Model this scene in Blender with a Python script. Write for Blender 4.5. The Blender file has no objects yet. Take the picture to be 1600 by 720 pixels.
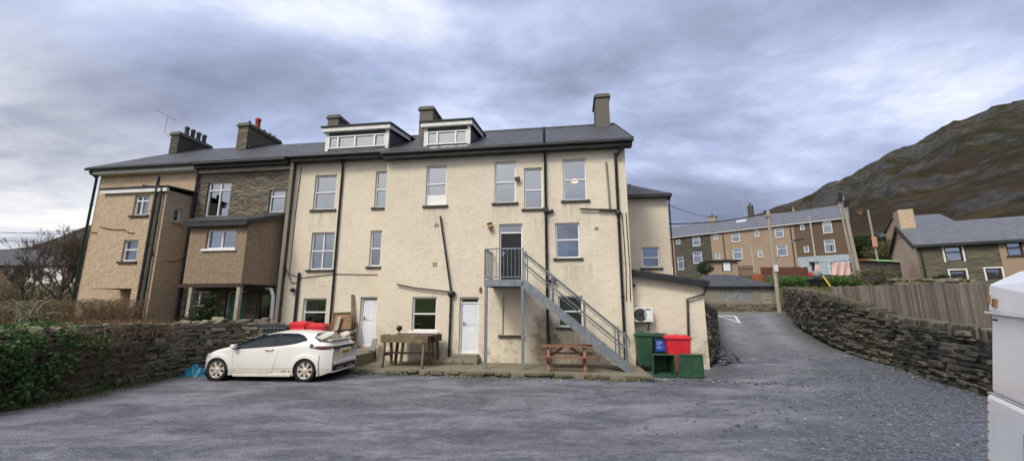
import bpy, math, random
from mathutils import Vector, Matrix, noise
rnd = random.Random(7)
sc = bpy.context.scene
COL = sc.collection
R = math.radians
# ------------------------------------------------------------------ camera numbers
F = 630.0; PITCH = math.atan(120/630); CZ = 2.07
def ray(px, py):
    a = (px-800)/F; b = (360-py)/F
    return (a, math.cos(PITCH)-b*math.sin(PITCH), math.sin(PITCH)+b*math.cos(PITCH))
def at_depth(px, py, Y):
    d = ray(px, py); t = Y/d[1]; return (d[0]*t, Y, CZ+d[2]*t)
def on_level(px, py, z=0.0):
    d = ray(px, py); t = (z-CZ)/d[2]; return (d[0]*t, d[1]*t, z)
class Frame:
    """local axes: s along a facade, n into it, z up"""
    def __init__(s, ox, oy, deg): s.o = (ox, oy); s.th = R(deg); s.c = math.cos(s.th); s.s = math.sin(s.th)
    def pix(f, px, py, n=0.0):
        d = ray(px, py); A = -f.o[0]*f.s - f.o[1]*f.c; B = d[0]*f.s + d[1]*f.c; t = (n-A)/B
        x, y, z = d[0]*t, d[1]*t, CZ+d[2]*t
        return ((x-f.o[0])*f.c-(y-f.o[1])*f.s, z)
    def world(f, s, n, z=0): return (f.o[0]+s*f.c+n*f.s, f.o[1]-s*f.s+n*f.c, z)
    def rect(f, x0, y0, x1, y1, n=0.0):
        a = f.pix((x0+x1)/2, y0, n)[1]; b = f.pix((x0+x1)/2, y1, n)[1]
        ym = (y0+y1)/2
        return (f.pix(x0, ym, n)[0], f.pix(x1, ym, n)[0], b, a)
WF = Frame(0, 0, 0)
def sm(a, b, x):
    t = max(0.0, min(1.0, (x-a)/(b-a))); return t*t*(3-2*t)
def interp(x, xs, ys):
    if x <= xs[0]: return ys[0]
    for i in range(1, len(xs)):
        if x <= xs[i]:
            t = (x-xs[i-1])/(xs[i]-xs[i-1]); return ys[i-1]+(ys[i]-ys[i-1])*t
    return ys[-1]
# ------------------------------------------------------------------ mesh builder
class MB:
    def __init__(s): s.v = []; s.f = []; s.sm = []
    def add(s, vs, fs, smooth=False):
        k = len(s.v); s.v += [tuple(p) for p in vs]
        for f in fs: s.f.append(tuple(i+k for i in f)); s.sm.append(smooth)
        return s
    def quad(s, a, b, c, d): return s.add([a, b, c, d], [(0, 1, 2, 3)])
    def box(s, x0, x1, y0, y1, z0, z1):
        v = [(x, y, z) for z in (z0, z1) for y in (y0, y1) for x in (x0, x1)]
        return s.add(v, [(0, 2, 3, 1), (4, 5, 7, 6), (0, 1, 5, 4), (2, 6, 7, 3), (0, 4, 6, 2), (1, 3, 7, 5)])
    def slab(s, p, th):
        """thick sheet: polygon p (3D), pushed by th along its normal (both kept)"""
        a, b, c = Vector(p[0]), Vector(p[1]), Vector(p[2]); n = (b-a).cross(c-a).normalized()*th
        m = len(p); vs = [tuple(Vector(q)) for q in p]+[tuple(Vector(q)+n) for q in p]
        fs = [tuple(reversed(range(m))), tuple(range(m, 2*m))]
        for i in range(m): j = (i+1) % m; fs.append((i, j, j+m, i+m))
        return s.add(vs, fs)
    def bar(s, a, b, w, h, up=(0, 0, 1)):
        a, b = Vector(a), Vector(b); d = (b-a).normalized(); u = Vector(up)
        if abs(d.dot(u)) > .98: u = Vector((1, 0, 0))
        x = d.cross(u).normalized()*(w/2); y = x.cross(d).normalized()*(h/2)
        v = [a-x-y, a+x-y, a+x+y, a-x+y, b-x-y, b+x-y, b+x+y, b-x+y]
        return s.add(v, [(3, 2, 1, 0), (4, 5, 6, 7), (0, 1, 5, 4), (1, 2, 6, 5), (2, 3, 7, 6), (3, 0, 4, 7)])
    def tube(s, pts, r, k=8, r2=None, cap=True):
        pts = [Vector(p) for p in pts]; m = len(pts); vs = []; fs = []
        u0 = None
        for i, p in enumerate(pts):
            d = (pts[min(i+1, m-1)]-pts[max(i-1, 0)])
            d = d.normalized() if d.length > 1e-9 else Vector((0, 0, 1))
            if u0 is None:
                u0 = d.cross(Vector((0, 0, 1)));
                if u0.length < .1: u0 = d.cross(Vector((1, 0, 0)))
            u0 = (u0-d*u0.dot(d));
            if u0.length < 1e-6: u0 = d.orthogonal()
            u0.normalize(); w = d.cross(u0)
            rr = r if r2 is None else r+(r2-r)*i/(m-1)
            for j in range(k):
                an = 2*math.pi*j/k; vs.append(p+(u0*math.cos(an)+w*math.sin(an))*rr)
        for i in range(m-1):
            for j in range(k):
                a = i*k+j; b = i*k+(j+1) % k; fs.append((a, b, b+k, a+k))
        s.add(vs, fs, True)
        if cap:
            s.add(vs[:k], [tuple(reversed(range(k)))]); s.add(vs[-k:], [tuple(range(k))])
        return s
    def lathe(s, c, prof, k=16, axis='z'):
        vs = []; fs = []; m = len(prof)
        for r, h in prof:
            for j in range(k):
                an = 2*math.pi*j/k; x, y = r*math.cos(an), r*math.sin(an)
                p = (x, y, h) if axis == 'z' else ((x, h, y) if axis == 'y' else (h, x, y))
                vs.append((c[0]+p[0], c[1]+p[1], c[2]+p[2]))
        for i in range(m-1):
            for j in range(k):
                a = i*k+j; b = i*k+(j+1) % k; fs.append((a, b, b+k, a+k))
        s.add(vs, fs, True)
        return s
    def disc(s, c, r, k=16, axis='y'):
        vs = []
        for j in range(k):
            an = 2*math.pi*j/k; x, y = r*math.cos(an), r*math.sin(an)
            p = (x, y, 0) if axis == 'z' else ((x, 0, y) if axis == 'y' else (0, x, y))
            vs.append((c[0]+p[0], c[1]+p[1], c[2]+p[2]))
        return s.add(vs, [tuple(range(k))])
    def ball(s, c, r, k=10, sq=(1, 1, 1)):
        prof = []
        for i in range(k//2+1):
            t = math.pi*i/(k//2); prof.append((max(1e-4, r*math.sin(t)), -r*math.cos(t)))
        q = MB().lathe((0, 0, 0), prof, k)
        return s.add([(c[0]+p[0]*sq[0], c[1]+p[1]*sq[1], c[2]+p[2]*sq[2]) for p in q.v], q.f, True)
    def stone(s, c, dx, dy, dz, ang=0, jit=.16, ch=.22):
        """rounded irregular stone: chamfered box, 24 corners"""
        vs = []
        key = {}
        ca, sa = math.cos(ang), math.sin(ang)
        J = [[1+rnd.uniform(-jit, jit) for _ in range(3)] for _ in range(8)]
        e = ch*rnd.uniform(.7, 1.3)
        n = 0
        for iz in (0, 1):
            for iy in (0, 1):
                for ix in (0, 1):
                    q = ix+2*iy+4*iz
                    for ax in range(3):
                        p = [(-1, 1)[ix], (-1, 1)[iy], (-1, 1)[iz]]
                        h = [dx/2, dy/2, dz/2]
                        pos = []
                        m = min(h)*e*1.6
                        for k in range(3):
                            pos.append(p[k]*(h[k]*J[q][k]-(m if k != ax else 0)))
                        key[(q, ax)] = n; n += 1
                        vs.append((c[0]+pos[0]*ca-pos[1]*sa, c[1]+pos[0]*sa+pos[1]*ca, c[2]+pos[2]))
        fs = []
        for ax in range(3):
            o = [k for k in range(3) if k != ax]
            for sd in (0, 1):
                qs = []
                for a, b in ((0, 0), (1, 0), (1, 1), (0, 1)):
                    q = (sd << ax)+(a << o[0])+(b << o[1]); qs.append(key[(q, ax)])
                flip = (sd == 0) ^ (ax == 1)
                fs.append(tuple(reversed(qs)) if flip else tuple(qs))
        for ax in range(3):     # edge strips along axis ax
            o = [k for k in range(3) if k != ax]
            for a in (0, 1):
                for b in (0, 1):
                    q0 = (a << o[0])+(b << o[1]); q1 = q0+(1 << ax)
                    fs.append((key[(q0, o[0])], key[(q1, o[0])], key[(q1, o[1])], key[(q0, o[1])]))
        for q in range(8): fs.append((key[(q, 0)], key[(q, 1)], key[(q, 2)]))
        return s.add(vs, fs)
    def off(s, o):
        q = MB(); q.v = [(a-o[0], b-o[1], c-o[2]) for a, b, c in s.v]; q.f = s.f; q.sm = s.sm; return q
    def move(s, M):
        s.v = [tuple(M @ Vector(p)) for p in s.v]; return s
    def build(s, name, mat, parent=None, off=(0, 0, 0), bevel=0):
        me = bpy.data.meshes.new(name)
        me.from_pydata([(a-off[0], b-off[1], c-off[2]) for a, b, c in s.v], [], s.f); me.update()
        me.polygons.foreach_set('use_smooth', s.sm)
        uv = me.uv_layers.new(name='UVMap').data
        for p in me.polygons:
            n = p.normal
            if abs(n.z) > .97: u, w = Vector((1, 0, 0)), Vector((0, 1, 0))
            else:
                u = Vector((-n.y, n.x, 0)).normalized(); w = n.cross(u)
            for li in p.loop_indices:
                c = Vector(s.v[me.loops[li].vertex_index]); uv[li].uv = (c.dot(u), c.dot(w))
        me.materials.append(mat)
        o = bpy.data.objects.new(name, me); COL.objects.link(o)
        if parent is not None: o.parent = parent
        if bevel:
            b = o.modifiers.new('bevel', 'BEVEL'); b.width = bevel; b.segments = 2; b.limit_method = 'ANGLE'; b.angle_limit = R(40)
            b.harden_normals = False
        return o
def tag(o, label=None, cat=None, group=None, kind=None):
    if label: o['label'] = label
    if cat: o['category'] = cat
    if group: o['group'] = group
    if kind: o['kind'] = kind
    return o
class Thing:
    def __init__(t, name, label, cat, fr=WF, off=(0, 0, 0), group=None, rz=None):
        t.o = bpy.data.objects.new(name, None); COL.objects.link(t.o); t.o.empty_display_size = .2
        t.off = off; t.fr = fr; w = fr.world(off[0], off[1], off[2])
        t.o.location = w; t.o.rotation_euler = (0, 0, -fr.th)
        tag(t.o, label, cat, group)
    def part(t, name, mb, mat, parent=None, bevel=0, label=None):
        o = mb.build(name, mat, parent or t.o, t.off, bevel)
        if label: o['label'] = label
        return o
def solo(name, mb, mat, label, cat, group=None, bevel=0, fr=WF, off=(0, 0, 0), kind=None):
    o = mb.build(name, mat, None, off, bevel); o.location = fr.world(*off); o.rotation_euler = (0, 0, -fr.th)
    return tag(o, label, cat, group, kind)
def copy_tree(o, parent=None):
    c = o.copy(); COL.objects.link(c); c.parent = parent
    for ch in list(o.children): copy_tree(ch, c)
    return c
def text_mesh(txt, size, mat, name, parent, M, depth=.002):
    cu = bpy.data.curves.new(name, 'FONT'); cu.body = txt; cu.size = size; cu.extrude = depth; cu.align_x = 'CENTER'; cu.align_y = 'CENTER'
    o = bpy.data.objects.new(name+'_c', cu); COL.objects.link(o)
    dg = bpy.context.evaluated_depsgraph_get(); me = bpy.data.meshes.new_from_object(o.evaluated_get(dg))
    bpy.data.objects.remove(o); me.materials.clear(); me.materials.append(mat)
    n = bpy.data.objects.new(name, me); COL.objects.link(n); n.parent = parent; n.matrix_local = M
    return n
# ------------------------------------------------------------------ materials
def srgb(r, g, b):
    f = lambda c: ((c/255+.055)/1.055)**2.4 if c > 10 else c/255/12.92
    return (f(r), f(g), f(b), 1)
class NT:
    def __init__(s, name):
        s.m = bpy.data.materials.new(name); s.m.use_nodes = True; s.t = s.m.node_tree; s.n = s.t.nodes; s.n.clear()
        s.out = s.N('ShaderNodeOutputMaterial')
    def N(s, typ, **kw):
        n = s.n.new(typ)
        for k, v in kw.items():
            if hasattr(n, k): setattr(n, k, v)
        return n
    def L(s, a, b): s.t.links.new(a, b)
    def set(s, sock, v):
        if hasattr(v, 'links') or hasattr(v, 'is_linked'): s.L(v, sock)
        else: sock.default_value = v
    def coord(s, kind='Object', scale=(1, 1, 1), rot=(0, 0, 0)):
        c = s.N('ShaderNodeTexCoord'); m = s.N('ShaderNodeMapping'); m.inputs['Scale'].default_value = scale; m.inputs['Rotation'].default_value = rot
        s.L(c.outputs[kind], m.inputs[0]); return m.outputs[0]
    def noise(s, vec, scale, detail=4, rough=.55, dist=0, out='Fac'):
        n = s.N('ShaderNodeTexNoise'); s.L(vec, n.inputs['Vector']); n.inputs['Scale'].default_value = scale
        n.inputs['Detail'].default_value = detail; n.inputs['Roughness'].default_value = rough; n.inputs['Distortion'].default_value = dist
        return n.outputs[out]
    def vor(s, vec, scale, feature='F1', out='Distance', rnd_=1):
        n = s.N('ShaderNodeTexVoronoi'); n.feature = feature; s.L(vec, n.inputs['Vector']); n.inputs['Scale'].default_value = scale
        n.inputs['Randomness'].default_value = rnd_
        return n.outputs[out]
    def ramp(s, f, stops, interp_='LINEAR'):
        n = s.N('ShaderNodeValToRGB'); s.L(f, n.inputs[0]); e = n.color_ramp.elements; n.color_ramp.interpolation = interp_
        while len(e) < len(stops): e.new(.5)
        for i, (p, c) in enumerate(stops):
            e[i].position = p; e[i].color = c if hasattr(c, '__len__') else (c, c, c, 1)
        return n.outputs[0]
    def mix(s, f, a, b, mode='MIX'):
        n = s.N('ShaderNodeMix'); n.data_type = 'RGBA'; n.blend_type = mode
        s.set(n.inputs['Factor'], f)
        for k, v in ((6, a), (7, b)):
            if hasattr(v, 'is_linked'): s.L(v, n.inputs[k])
            else: n.inputs[k].default_value = v if len(v) == 4 else (*v, 1)
        return n.outputs[2]
    def math(s, op, a, b=0.0, c=None):
        n = s.N('ShaderNodeMath'); n.operation = op
        for k, v in ((0, a), (1, b)) + (((2, c),) if c is not None else ()):
            if hasattr(v, 'is_linked'): s.L(v, n.inputs[k])
            else: n.inputs[k].default_value = v
        return n.outputs[0]
    def island(s):
        return s.N('ShaderNodeNewGeometry').outputs['Random Per Island']
    def bump(s, h, strength=.5, dist=.01, prev=None):
        n = s.N('ShaderNodeBump'); n.inputs['Strength'].default_value = strength; n.inputs['Distance'].default_value = dist
        s.L(h, n.inputs['Height'])
        if prev is not None: s.L(prev, n.inputs['Normal'])
        return n.outputs[0]
    def bsdf(s, col, rough=.8, spec=.3, normal=None, metal=0, coat=0, emis=None):
        b = s.N('ShaderNodeBsdfPrincipled'); s.set(b.inputs['Base Color'], col if hasattr(col, 'is_linked') or len(col) == 4 else (*col, 1))
        s.set(b.inputs['Roughness'], rough); b.inputs['Specular IOR Level'].default_value = spec; b.inputs['Metallic'].default_value = metal
        b.inputs['Coat Weight'].default_value = coat; b.inputs['Coat Roughness'].default_value = .04
        if normal is not None: s.L(normal, b.inputs['Normal'])
        s.L(b.outputs[0], s.out.inputs[0]); return b
def simple(name, col, rough=.6, spec=.4, metal=0, coat=0, var=.25, scale=6, bump=0, kind='Object', dirt=None, grit=40):
    """base colour broken by two noises, roughness varied, small bump"""
    t = NT(name); v = t.coord(kind)
    n1 = t.noise(v, scale, 5, .6); n2 = t.noise(v, scale*.23+.2, 3)
    dark = tuple(c*(1-var) for c in col); lite = tuple(min(.95, c*(1+var*.7)) for c in col)
    c = t.mix(t.ramp(n1, [(.3, 0.0), (.7, 1.0)]), dark, lite)
    if dirt:
        f = t.ramp(t.noise(v, scale*.6, 6, .7), [(.5, 0.0), (.72, dirt[1])]); c = t.mix(f, c, dirt[0])
    r = t.math('MULTIPLY_ADD', n2, .3, rough-.15)
    nm = t.bump(t.noise(v, grit, 4, .6), bump, .01) if bump else None
    t.bsdf(c, r, spec, nm, metal, coat); return t.m
M = {}
def mat_render(name, col, blotch, grit=28, bstr=.5, chips=False, specks=0):
    """painted or dashed render on a wall, uv in metres"""
    t = NT(name); v = t.coord('UV'); vo = t.coord('Object')
    big = t.noise(v, .55, 5, .6, .3); mid = t.noise(v, 3.2, 6, .65); fine = t.noise(v, grit, 4, .7)
    c = t.mix(t.ramp(big, [(.3, 0.0), (.7, 1.0)]), col, tuple(k*.86 for k in col))
    c = t.mix(t.ramp(mid, [(.50, 0.0), (.8, .34)]), c, blotch)
    # rain streaks: noise drawn out in height
    st = t.noise(t.coord('UV', (5, .35, 1)), 1.3, 5, .6)
    c = t.mix(t.ramp(st, [(.55, 0.0), (.78, .20)]), c, blotch)
    if chips:
        ch = t.noise(v, 8.5, 8, .75, .4); zone = t.noise(v, .8, 2)
        f = t.math('MULTIPLY', t.ramp(ch, [(.64, 0.0), (.665, 1.0)]), t.ramp(zone, [(.5, 0.0), (.66, .9)]))
        c = t.mix(f, c, (.20, .165, .12))
        # mould climbing from the wet foot of the wall
        sp = t.N('ShaderNodeSeparateXYZ'); t.L(vo, sp.inputs[0])
        low = t.N('ShaderNodeMapRange'); low.inputs[1].default_value = 1.7; low.inputs[2].default_value = .1; t.L(sp.outputs[2], low.inputs[0])
        mo = t.noise(v, 1.5, 6, .7); mf = t.math('MULTIPLY', t.ramp(mo, [(.46, 0.0), (.68, 1.0)]), low.outputs[0])
        c = t.mix(t.math('MULTIPLY', mf, .85), c, (.06, .055, .04))
        so_ = t.N('ShaderNodeVectorMath'); so_.operation = 'DISTANCE'; mpp = t.N('ShaderNodeMapping'); mpp.inputs['Scale'].default_value = (1, 0, .75); t.L(vo, mpp.inputs[0]); t.L(mpp.outputs[0], so_.inputs[0]); so_.inputs[1].default_value = (3.75, 0, .55)
        dm = t.math('ADD', so_.outputs['Value'], t.math('MULTIPLY', t.math('SUBTRACT', mo, .5), 2.2))
        c = t.mix(t.ramp(dm, [(.25, .88), (.85, 0.0)]), c, (.075, .07, .055))
        o3 = t.N('ShaderNodeSeparateXYZ'); t.L(vo, o3.inputs[0]); tot = None
        stn = t.ramp(t.noise(t.coord('Object', (7, 7, .5)), 1.6, 5, .65), [(.38, 0.0), (.62, 1.0)])
        for cx_, hw_, zs_ in ((-.38, .5, 5.87), (2.35, .5, 5.88), (3.9, .45, 5.3), (4.98, .52, 5.88), (5.0, .52, 3.55), (5.0, .5, 1.2), (-.67, .55, 1.14), (-5.35, .6, 5.96), (-5.4, .6, 3.55), (3.75, .45, 1.1)):
            ax_ = t.math('ABSOLUTE', t.math('SUBTRACT', o3.outputs[0], cx_)); e1 = t.math('LESS_THAN', ax_, hw_)
            mr = t.N('ShaderNodeMapRange'); mr.inputs[1].default_value = zs_-1.1; mr.inputs[2].default_value = zs_; t.L(o3.outputs[2], mr.inputs[0])
            k_ = t.math('MULTIPLY', t.math('MULTIPLY', e1, mr.outputs[0]), t.math('LESS_THAN', o3.outputs[2], zs_)); tot = k_ if tot is None else t.math('MAXIMUM', tot, k_)
        c = t.mix(t.math('MULTIPLY', t.math('MULTIPLY', tot, stn), .42), c, (.27, .235, .175))
        rs = t.ramp(t.noise(t.coord('UV', (3.2, .22, 1)), 1.7, 6, .75), [(.60, 0.0), (.74, .15)]); c = t.mix(rs, c, (.30, .26, .20))
    if specks:
        pk = t.vor(v, specks*1.6, out='Color'); sp2 = t.N('ShaderNodeSeparateXYZ'); t.L(pk, sp2.inputs[0]); c = t.mix(t.ramp(sp2.outputs[0], [(.0, .75), (.35, 0.0)]), c, tuple(k*.42 for k in col)); c = t.mix(t.ramp(sp2.outputs[1], [(.65, 0.0), (1.0, .55)]), c, tuple(min(.8, k*1.75) for k in col))
    h = t.math('MULTIPLY_ADD', mid, 2.2, fine)
    if chips:   # rubble shapes under the paint
        q = t.vor(t.coord('UV', (2.4, 4.2, 1)), 1.7, 'SMOOTH_F1'); h = t.math('MULTIPLY_ADD', q, .55, h); q2 = t.ramp(t.noise(v, 13, 3, .6), [(.6, 0.0), (.68, 1.0)]); h = t.math('MULTIPLY_ADD', q2, -1.4, h); c = t.mix(t.math('MULTIPLY', q2, .35), c, (.33, .27, .19))
    t.bsdf(c, .85, .15, t.bump(h, bstr, .02)); return t.m
M['cream'] = mat_render('cream_paint', (.755, .675, .535), (.53, .47, .36), 26, .5, True)
M['cream2'] = mat_render('cream_paint_smooth', (.75, .655, .515), (.55, .48, .37), 26, .3)
M['tan'] = mat_render('pebble_dash', (.54, .405, .285), (.36, .275, .19), 45, .9, False, 22)
M['brown_r'] = mat_render('brown_render', (.29, .22, .15), (.19, .145, .095), 45, .7, False, 22)
M['pink_r'] = mat_render('pink_render', (.68, .50, .39), (.55, .40, .31), 40, .4)
M['terr_tan'] = mat_render('terrace_tan', (.35, .265, .195), (.26, .20, .145), 40, .4)
M['terr_brown'] = mat_render('terrace_brown', (.14, .10, .07), (.08, .06, .04), 40, .4)
M['conc'] = mat_render('concrete', (.27, .25, .21), (.15, .135, .105), 40, .6)
M['patio'] = mat_render('mossy_concrete', (.25, .225, .17), (.085, .085, .045), 30, 1.0)
def mat_rubble(name, cols, mortar, sx=2.0, sy=6.0, ms=.06, edge=.9, bstr=.9):
    t = NT(name); v0 = t.coord('UV', (sx, sy, 1)); w = t.noise(v0, .6, 3, .5, 0, 'Color')
    add = t.N('ShaderNodeVectorMath'); add.operation = 'MULTIPLY_ADD'; t.L(w, add.inputs[0]); add.inputs[1].default_value = (1.1, .7, 0); t.L(v0, add.inputs[2])
    v = add.outputs[0]
    d = t.vor(v, 1, 'DISTANCE_TO_EDGE'); cc = t.vor(v, 1, 'F1', 'Color')
    s = t.N('ShaderNodeSeparateXYZ'); t.L(cc, s.inputs[0])
    k = len(cols); c = t.ramp(s.outputs[0], [(i/(k-1), (*q, 1)) for i, q in enumerate(cols)])
    c = t.mix(t.ramp(t.noise(t.coord('UV'), 14, 6, .7), [(.3, .0), (.8, .55)]), c, (.07, .065, .055))
    c = t.mix(t.ramp(d, [(ms*.4, 1.0), (ms, 0.0)]), c, mortar)
    h = t.math('MULTIPLY_ADD', t.ramp(d, [(0.0, 0.0), (.22, 1.0)]), 1.0, t.math('MULTIPLY', t.noise(t.coord('UV'), 25, 5, .7), .5))
    t.bsdf(c, .88, .2, t.bump(h, bstr, .04)); return t.m
M['stone'] = mat_rubble('rubble_stone', [(.12, .10, .075), (.22, .175, .12), (.10, .10, .095), (.18, .16, .13), (.30, .23, .155)], (.21, .18, .13), 2.6, 8.5)
M['stone_dk'] = mat_rubble('dark_slate_stone', [(.075, .075, .07), (.13, .115, .095), (.055, .06, .06), (.15, .13, .10)], (.09, .08, .065), 1.6, 5)
M['stone_gr'] = mat_rubble('grey_green_stone', [(.13, .115, .075), (.17, .155, .11), (.10, .10, .08), (.21, .18, .13)], (.13, .12, .09), 1.2, 5)
M['blue_st'] = mat_rubble('blue_painted_stone', [(.42, .50, .56), (.48, .56, .62), (.38, .46, .53)], (.33, .40, .47), 1.3, 4, .05)
M['chim'] = mat_render('chimney_render', (.17, .16, .135), (.09, .085, .07), 30, .8)
def mat_slate(name, a, b, uw=.3, vh=.22, moss=.5):
    t = NT(name); v = t.coord('UV')
    n = t.N('ShaderNodeTexBrick'); t.L(v, n.inputs['Vector']); n.inputs['Scale'].default_value = 1
    n.inputs['Brick Width'].default_value = uw; n.inputs['Row Height'].default_value = vh; n.inputs['Mortar Size'].default_value = .007
    n.inputs['Color1'].default_value = (*a, 1); n.inputs['Color2'].default_value = (*b, 1); n.inputs['Mortar'].default_value = (.015, .016, .018, 1)
    n.inputs['Bias'].default_value = 0
    c = t.mix(t.ramp(t.noise(v, 1.1, 6, .7), [(.4, 0.0), (.66, moss*.7)]), n.outputs[0], (.11, .108, .095))
    c = t.mix(t.ramp(t.noise(v, 9, 5, .7), [(.45, 0.0), (.8, .5)]), c, tuple(k*1.9 for k in b))
    sp = t.N('ShaderNodeSeparateXYZ'); t.L(v, sp.inputs[0])
    saw = t.math('FRACT', t.math('DIVIDE', sp.outputs[1], vh))
    h = t.math('SUBTRACT', t.math('MULTIPLY_ADD', saw, -1.0, t.math('MULTIPLY', t.noise(v, 12, 4), .35)), n.outputs['Fac'])
    t.bsdf(c, t.math('MULTIPLY_ADD', t.noise(v, 5, 3), .35, .36), .4, t.bump(h, .8, .014)); return t.m
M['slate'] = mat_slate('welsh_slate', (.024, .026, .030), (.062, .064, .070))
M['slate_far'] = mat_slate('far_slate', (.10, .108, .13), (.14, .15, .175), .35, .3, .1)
# individual stones of the dry walls: every island its own colour
def mat_drystone(name, cols, moss=.3, mcol=(.07, .085, .025)):
    t = NT(name); i = t.island(); v = t.coord('Object')
    k = len(cols); c = t.ramp(i, [(j/(k-1), (*q, 1)) for j, q in enumerate(cols)])
    c = t.mix(t.ramp(t.noise(v, 11, 7, .75), [(.35, 0.0), (.75, .6)]), c, (.045, .042, .035))
    c = t.mix(t.ramp(t.noise(v, 26, 5, .7), [(.58, 0.0), (.68, .6)]), c, (.30, .29, .25))
    c = t.mix(t.ramp(t.noise(v, .9, 6, .75), [(.47, 0.0), (.62, moss)]), c, mcol)
    nm = t.bump(t.noise(t.coord('Object', (1, 1, 3.5)), 16, 7, .75), 1.0, .03)
    t.bsdf(c, .88, .2, nm); return t.m
M['dry'] = mat_drystone('dry_stone', [(.22, .19, .145), (.33, .285, .21), (.16, .15, .125), (.27, .23, .17), (.40, .35, .26), (.19, .18, .155)], .5)
M['dry_dk'] = mat_drystone('dark_dry_stone', [(.075, .075, .072), (.19, .165, .125), (.05, .052, .055), (.14, .13, .115), (.25, .215, .16), (.09, .085, .075)], .6, (.10, .09, .04))
M['earth'] = simple('earth', (.055, .042, .028), .95, .1, var=.5, scale=9, bump=1, grit=14)
M['upvc'] = simple('white_upvc', (.80, .80, .79), .35, .5, var=.06, scale=3)
M['white'] = simple('white_paint', (.72, .71, .68), .5, .4, var=.12, scale=4, dirt=((.35, .33, .28), .35))
M['door_w'] = simple('white_door', (.70, .73, .78), .4, .5, var=.06, scale=3)
M['door_dk'] = simple('charcoal_door', (.016, .018, .024), .6, .3, var=.15)
M['door_gr'] = simple('green_door', (.015, .17, .085), .4, .5, var=.1)
M['black'] = simple('black_plastic', (.016, .017, .018), .45, .5, var=.3, dirt=((.07, .065, .06), .4))
M['sill'] = simple('slate_sill', (.07, .065, .055), .8, .3, var=.3, bump=.4)
M['galv'] = simple('galvanised_steel', (.235, .265, .285), .5, .5, metal=.55, var=.28, scale=11, dirt=((.18, .18, .17), .5))
M['steel_w'] = simple('pale_pole', (.42, .42, .40), .55, .4, var=.15)
M['wood'] = simple('weathered_wood', (.19, .15, .095), .85, .2, var=.45, scale=7, bump=.6, dirt=((.06, .065, .03), .6))
M['wood_or'] = simple('orange_stained_wood', (.25, .115, .065), .6, .35, var=.35, scale=8, bump=.4, dirt=((.12, .06, .03), .5))
M['wood_dk'] = simple('dark_stained_wood', (.06, .035, .03), .7, .3, var=.3, scale=8, bump=.4)
M['wood_br'] = simple('brown_board', (.25, .15, .08), .8, .2, var=.35, scale=9, bump=.4)
M['pole'] = simple('telegraph_wood', (.36, .32, .26), .85, .2, var=.25, scale=7, bump=.5, dirt=((.18, .16, .12), .5))
M['red'] = simple('red_bin_plastic', (.60, .022, .035), .5, .4, var=.18, scale=3, dirt=((.33, .05, .05), .55))
M['green'] = simple('green_bin_plastic', (.022, .075, .04), .5, .4, var=.3, scale=4, dirt=((.075, .11, .08), .6))
M['green_d'] = simple('dark_green_bin', (.010, .045, .024), .45, .45, var=.2, scale=4)
M['blue_l'] = simple('blue_label', (.02, .10, .55), .5, .4, var=.1)
M['rubber'] = simple('rubber', (.018, .018, .019), .8, .3, var=.3, scale=12, bump=.2)
M['seam'] = simple('dark_gap', (.03, .03, .032), .8, .2, var=.1)
M['tarp'] = simple('blue_tarpaulin', (.02, .20, .34), .35, .5, var=.35, scale=8)
M['sheet'] = simple('black_sheeting', (.06, .065, .075), .4, .5, var=.5, scale=6, bump=.8, grit=9)
M['rust'] = simple('rusty_metal', (.22, .07, .03), .85, .2, var=.4, scale=6, bump=.3)
M['redpot'] = simple('red_clay_pot', (.42, .07, .045), .7, .3, var=.3, scale=12)
M['pot'] = simple('grey_pot', (.10, .095, .09), .8, .3, var=.3, scale=12)
M['fence_red'] = simple('red_fence_wood', (.15, .07, .055), .8, .2, var=.3)
M['orange'] = simple('orange_plastic', (.60, .29, .20), .6, .3, var=.15)
M['yellow'] = simple('yellow_paint', (.6, .42, .05), .6, .3, var=.1)
M['plate'] = simple('yellow_plate', (.75, .48, .03), .4, .5, var=.05)
M['ink'] = simple('ink', (.02, .02, .03), .6, .3, var=.05)
M['bronze'] = simple('cast_bronze_wheel', (.70, .62, .53), .38, .5, var=.12, metal=.25)
M['chrome'] = simple('satin_steel', (.55, .55, .55), .25, .5, var=.1, metal=.9)
M['tail'] = simple('dark_red_lens', (.10, .012, .018), .12, .6, var=.1, coat=.8)
M['tail_dk'] = simple('smoked_lens', (.012, .010, .013), .1, .6, var=.1, coat=.8)
M['pink_cl'] = simple('pink_cloth', (.66, .45, .41), .9, .1, var=.12, scale=3)
M['dark_cl'] = simple('dark_cloth', (.03, .03, .06), .9, .1, var=.2)
M['red_cl'] = simple('red_cloth', (.5, .03, .06), .9, .1, var=.2)
M['curtain'] = simple('net_curtain', (.62, .62, .60), .9, .1, var=.12, scale=5)
M['room'] = simple('dim_interior', (.10, .09, .08), .9, .1, var=.2)
M['grey_b'] = simple('grey_board', (.24, .26, .25), .8, .2, var=.25, scale=3, dirt=((.12, .13, .11), .6))
M['lime'] = simple('lime_green_roof', (.28, .55, .22), .6, .3, var=.15)
M['skyl'] = simple('rooflight_glass', (.45, .52, .56), .15, .6, var=.1)
M['cable'] = simple('black_cable', (.015, .015, .015), .7, .3, var=.1)
M['brass'] = simple('brass_lamp', (.40, .25, .08), .4, .5, var=.2, metal=.6)
M['coping'] = simple('pale_coping', (.34, .29, .22), .85, .2, var=.3, scale=5, bump=.6)
M['bark'] = simple('bark', (.13, .105, .08), .9, .1, var=.35, scale=12)
M['bark_p'] = simple('pale_stem', (.25, .25, .17), .9, .1, var=.3, scale=12)
M['twig'] = simple('brown_twig', (.19, .125, .08), .9, .1, var=.4, scale=8)
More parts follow.
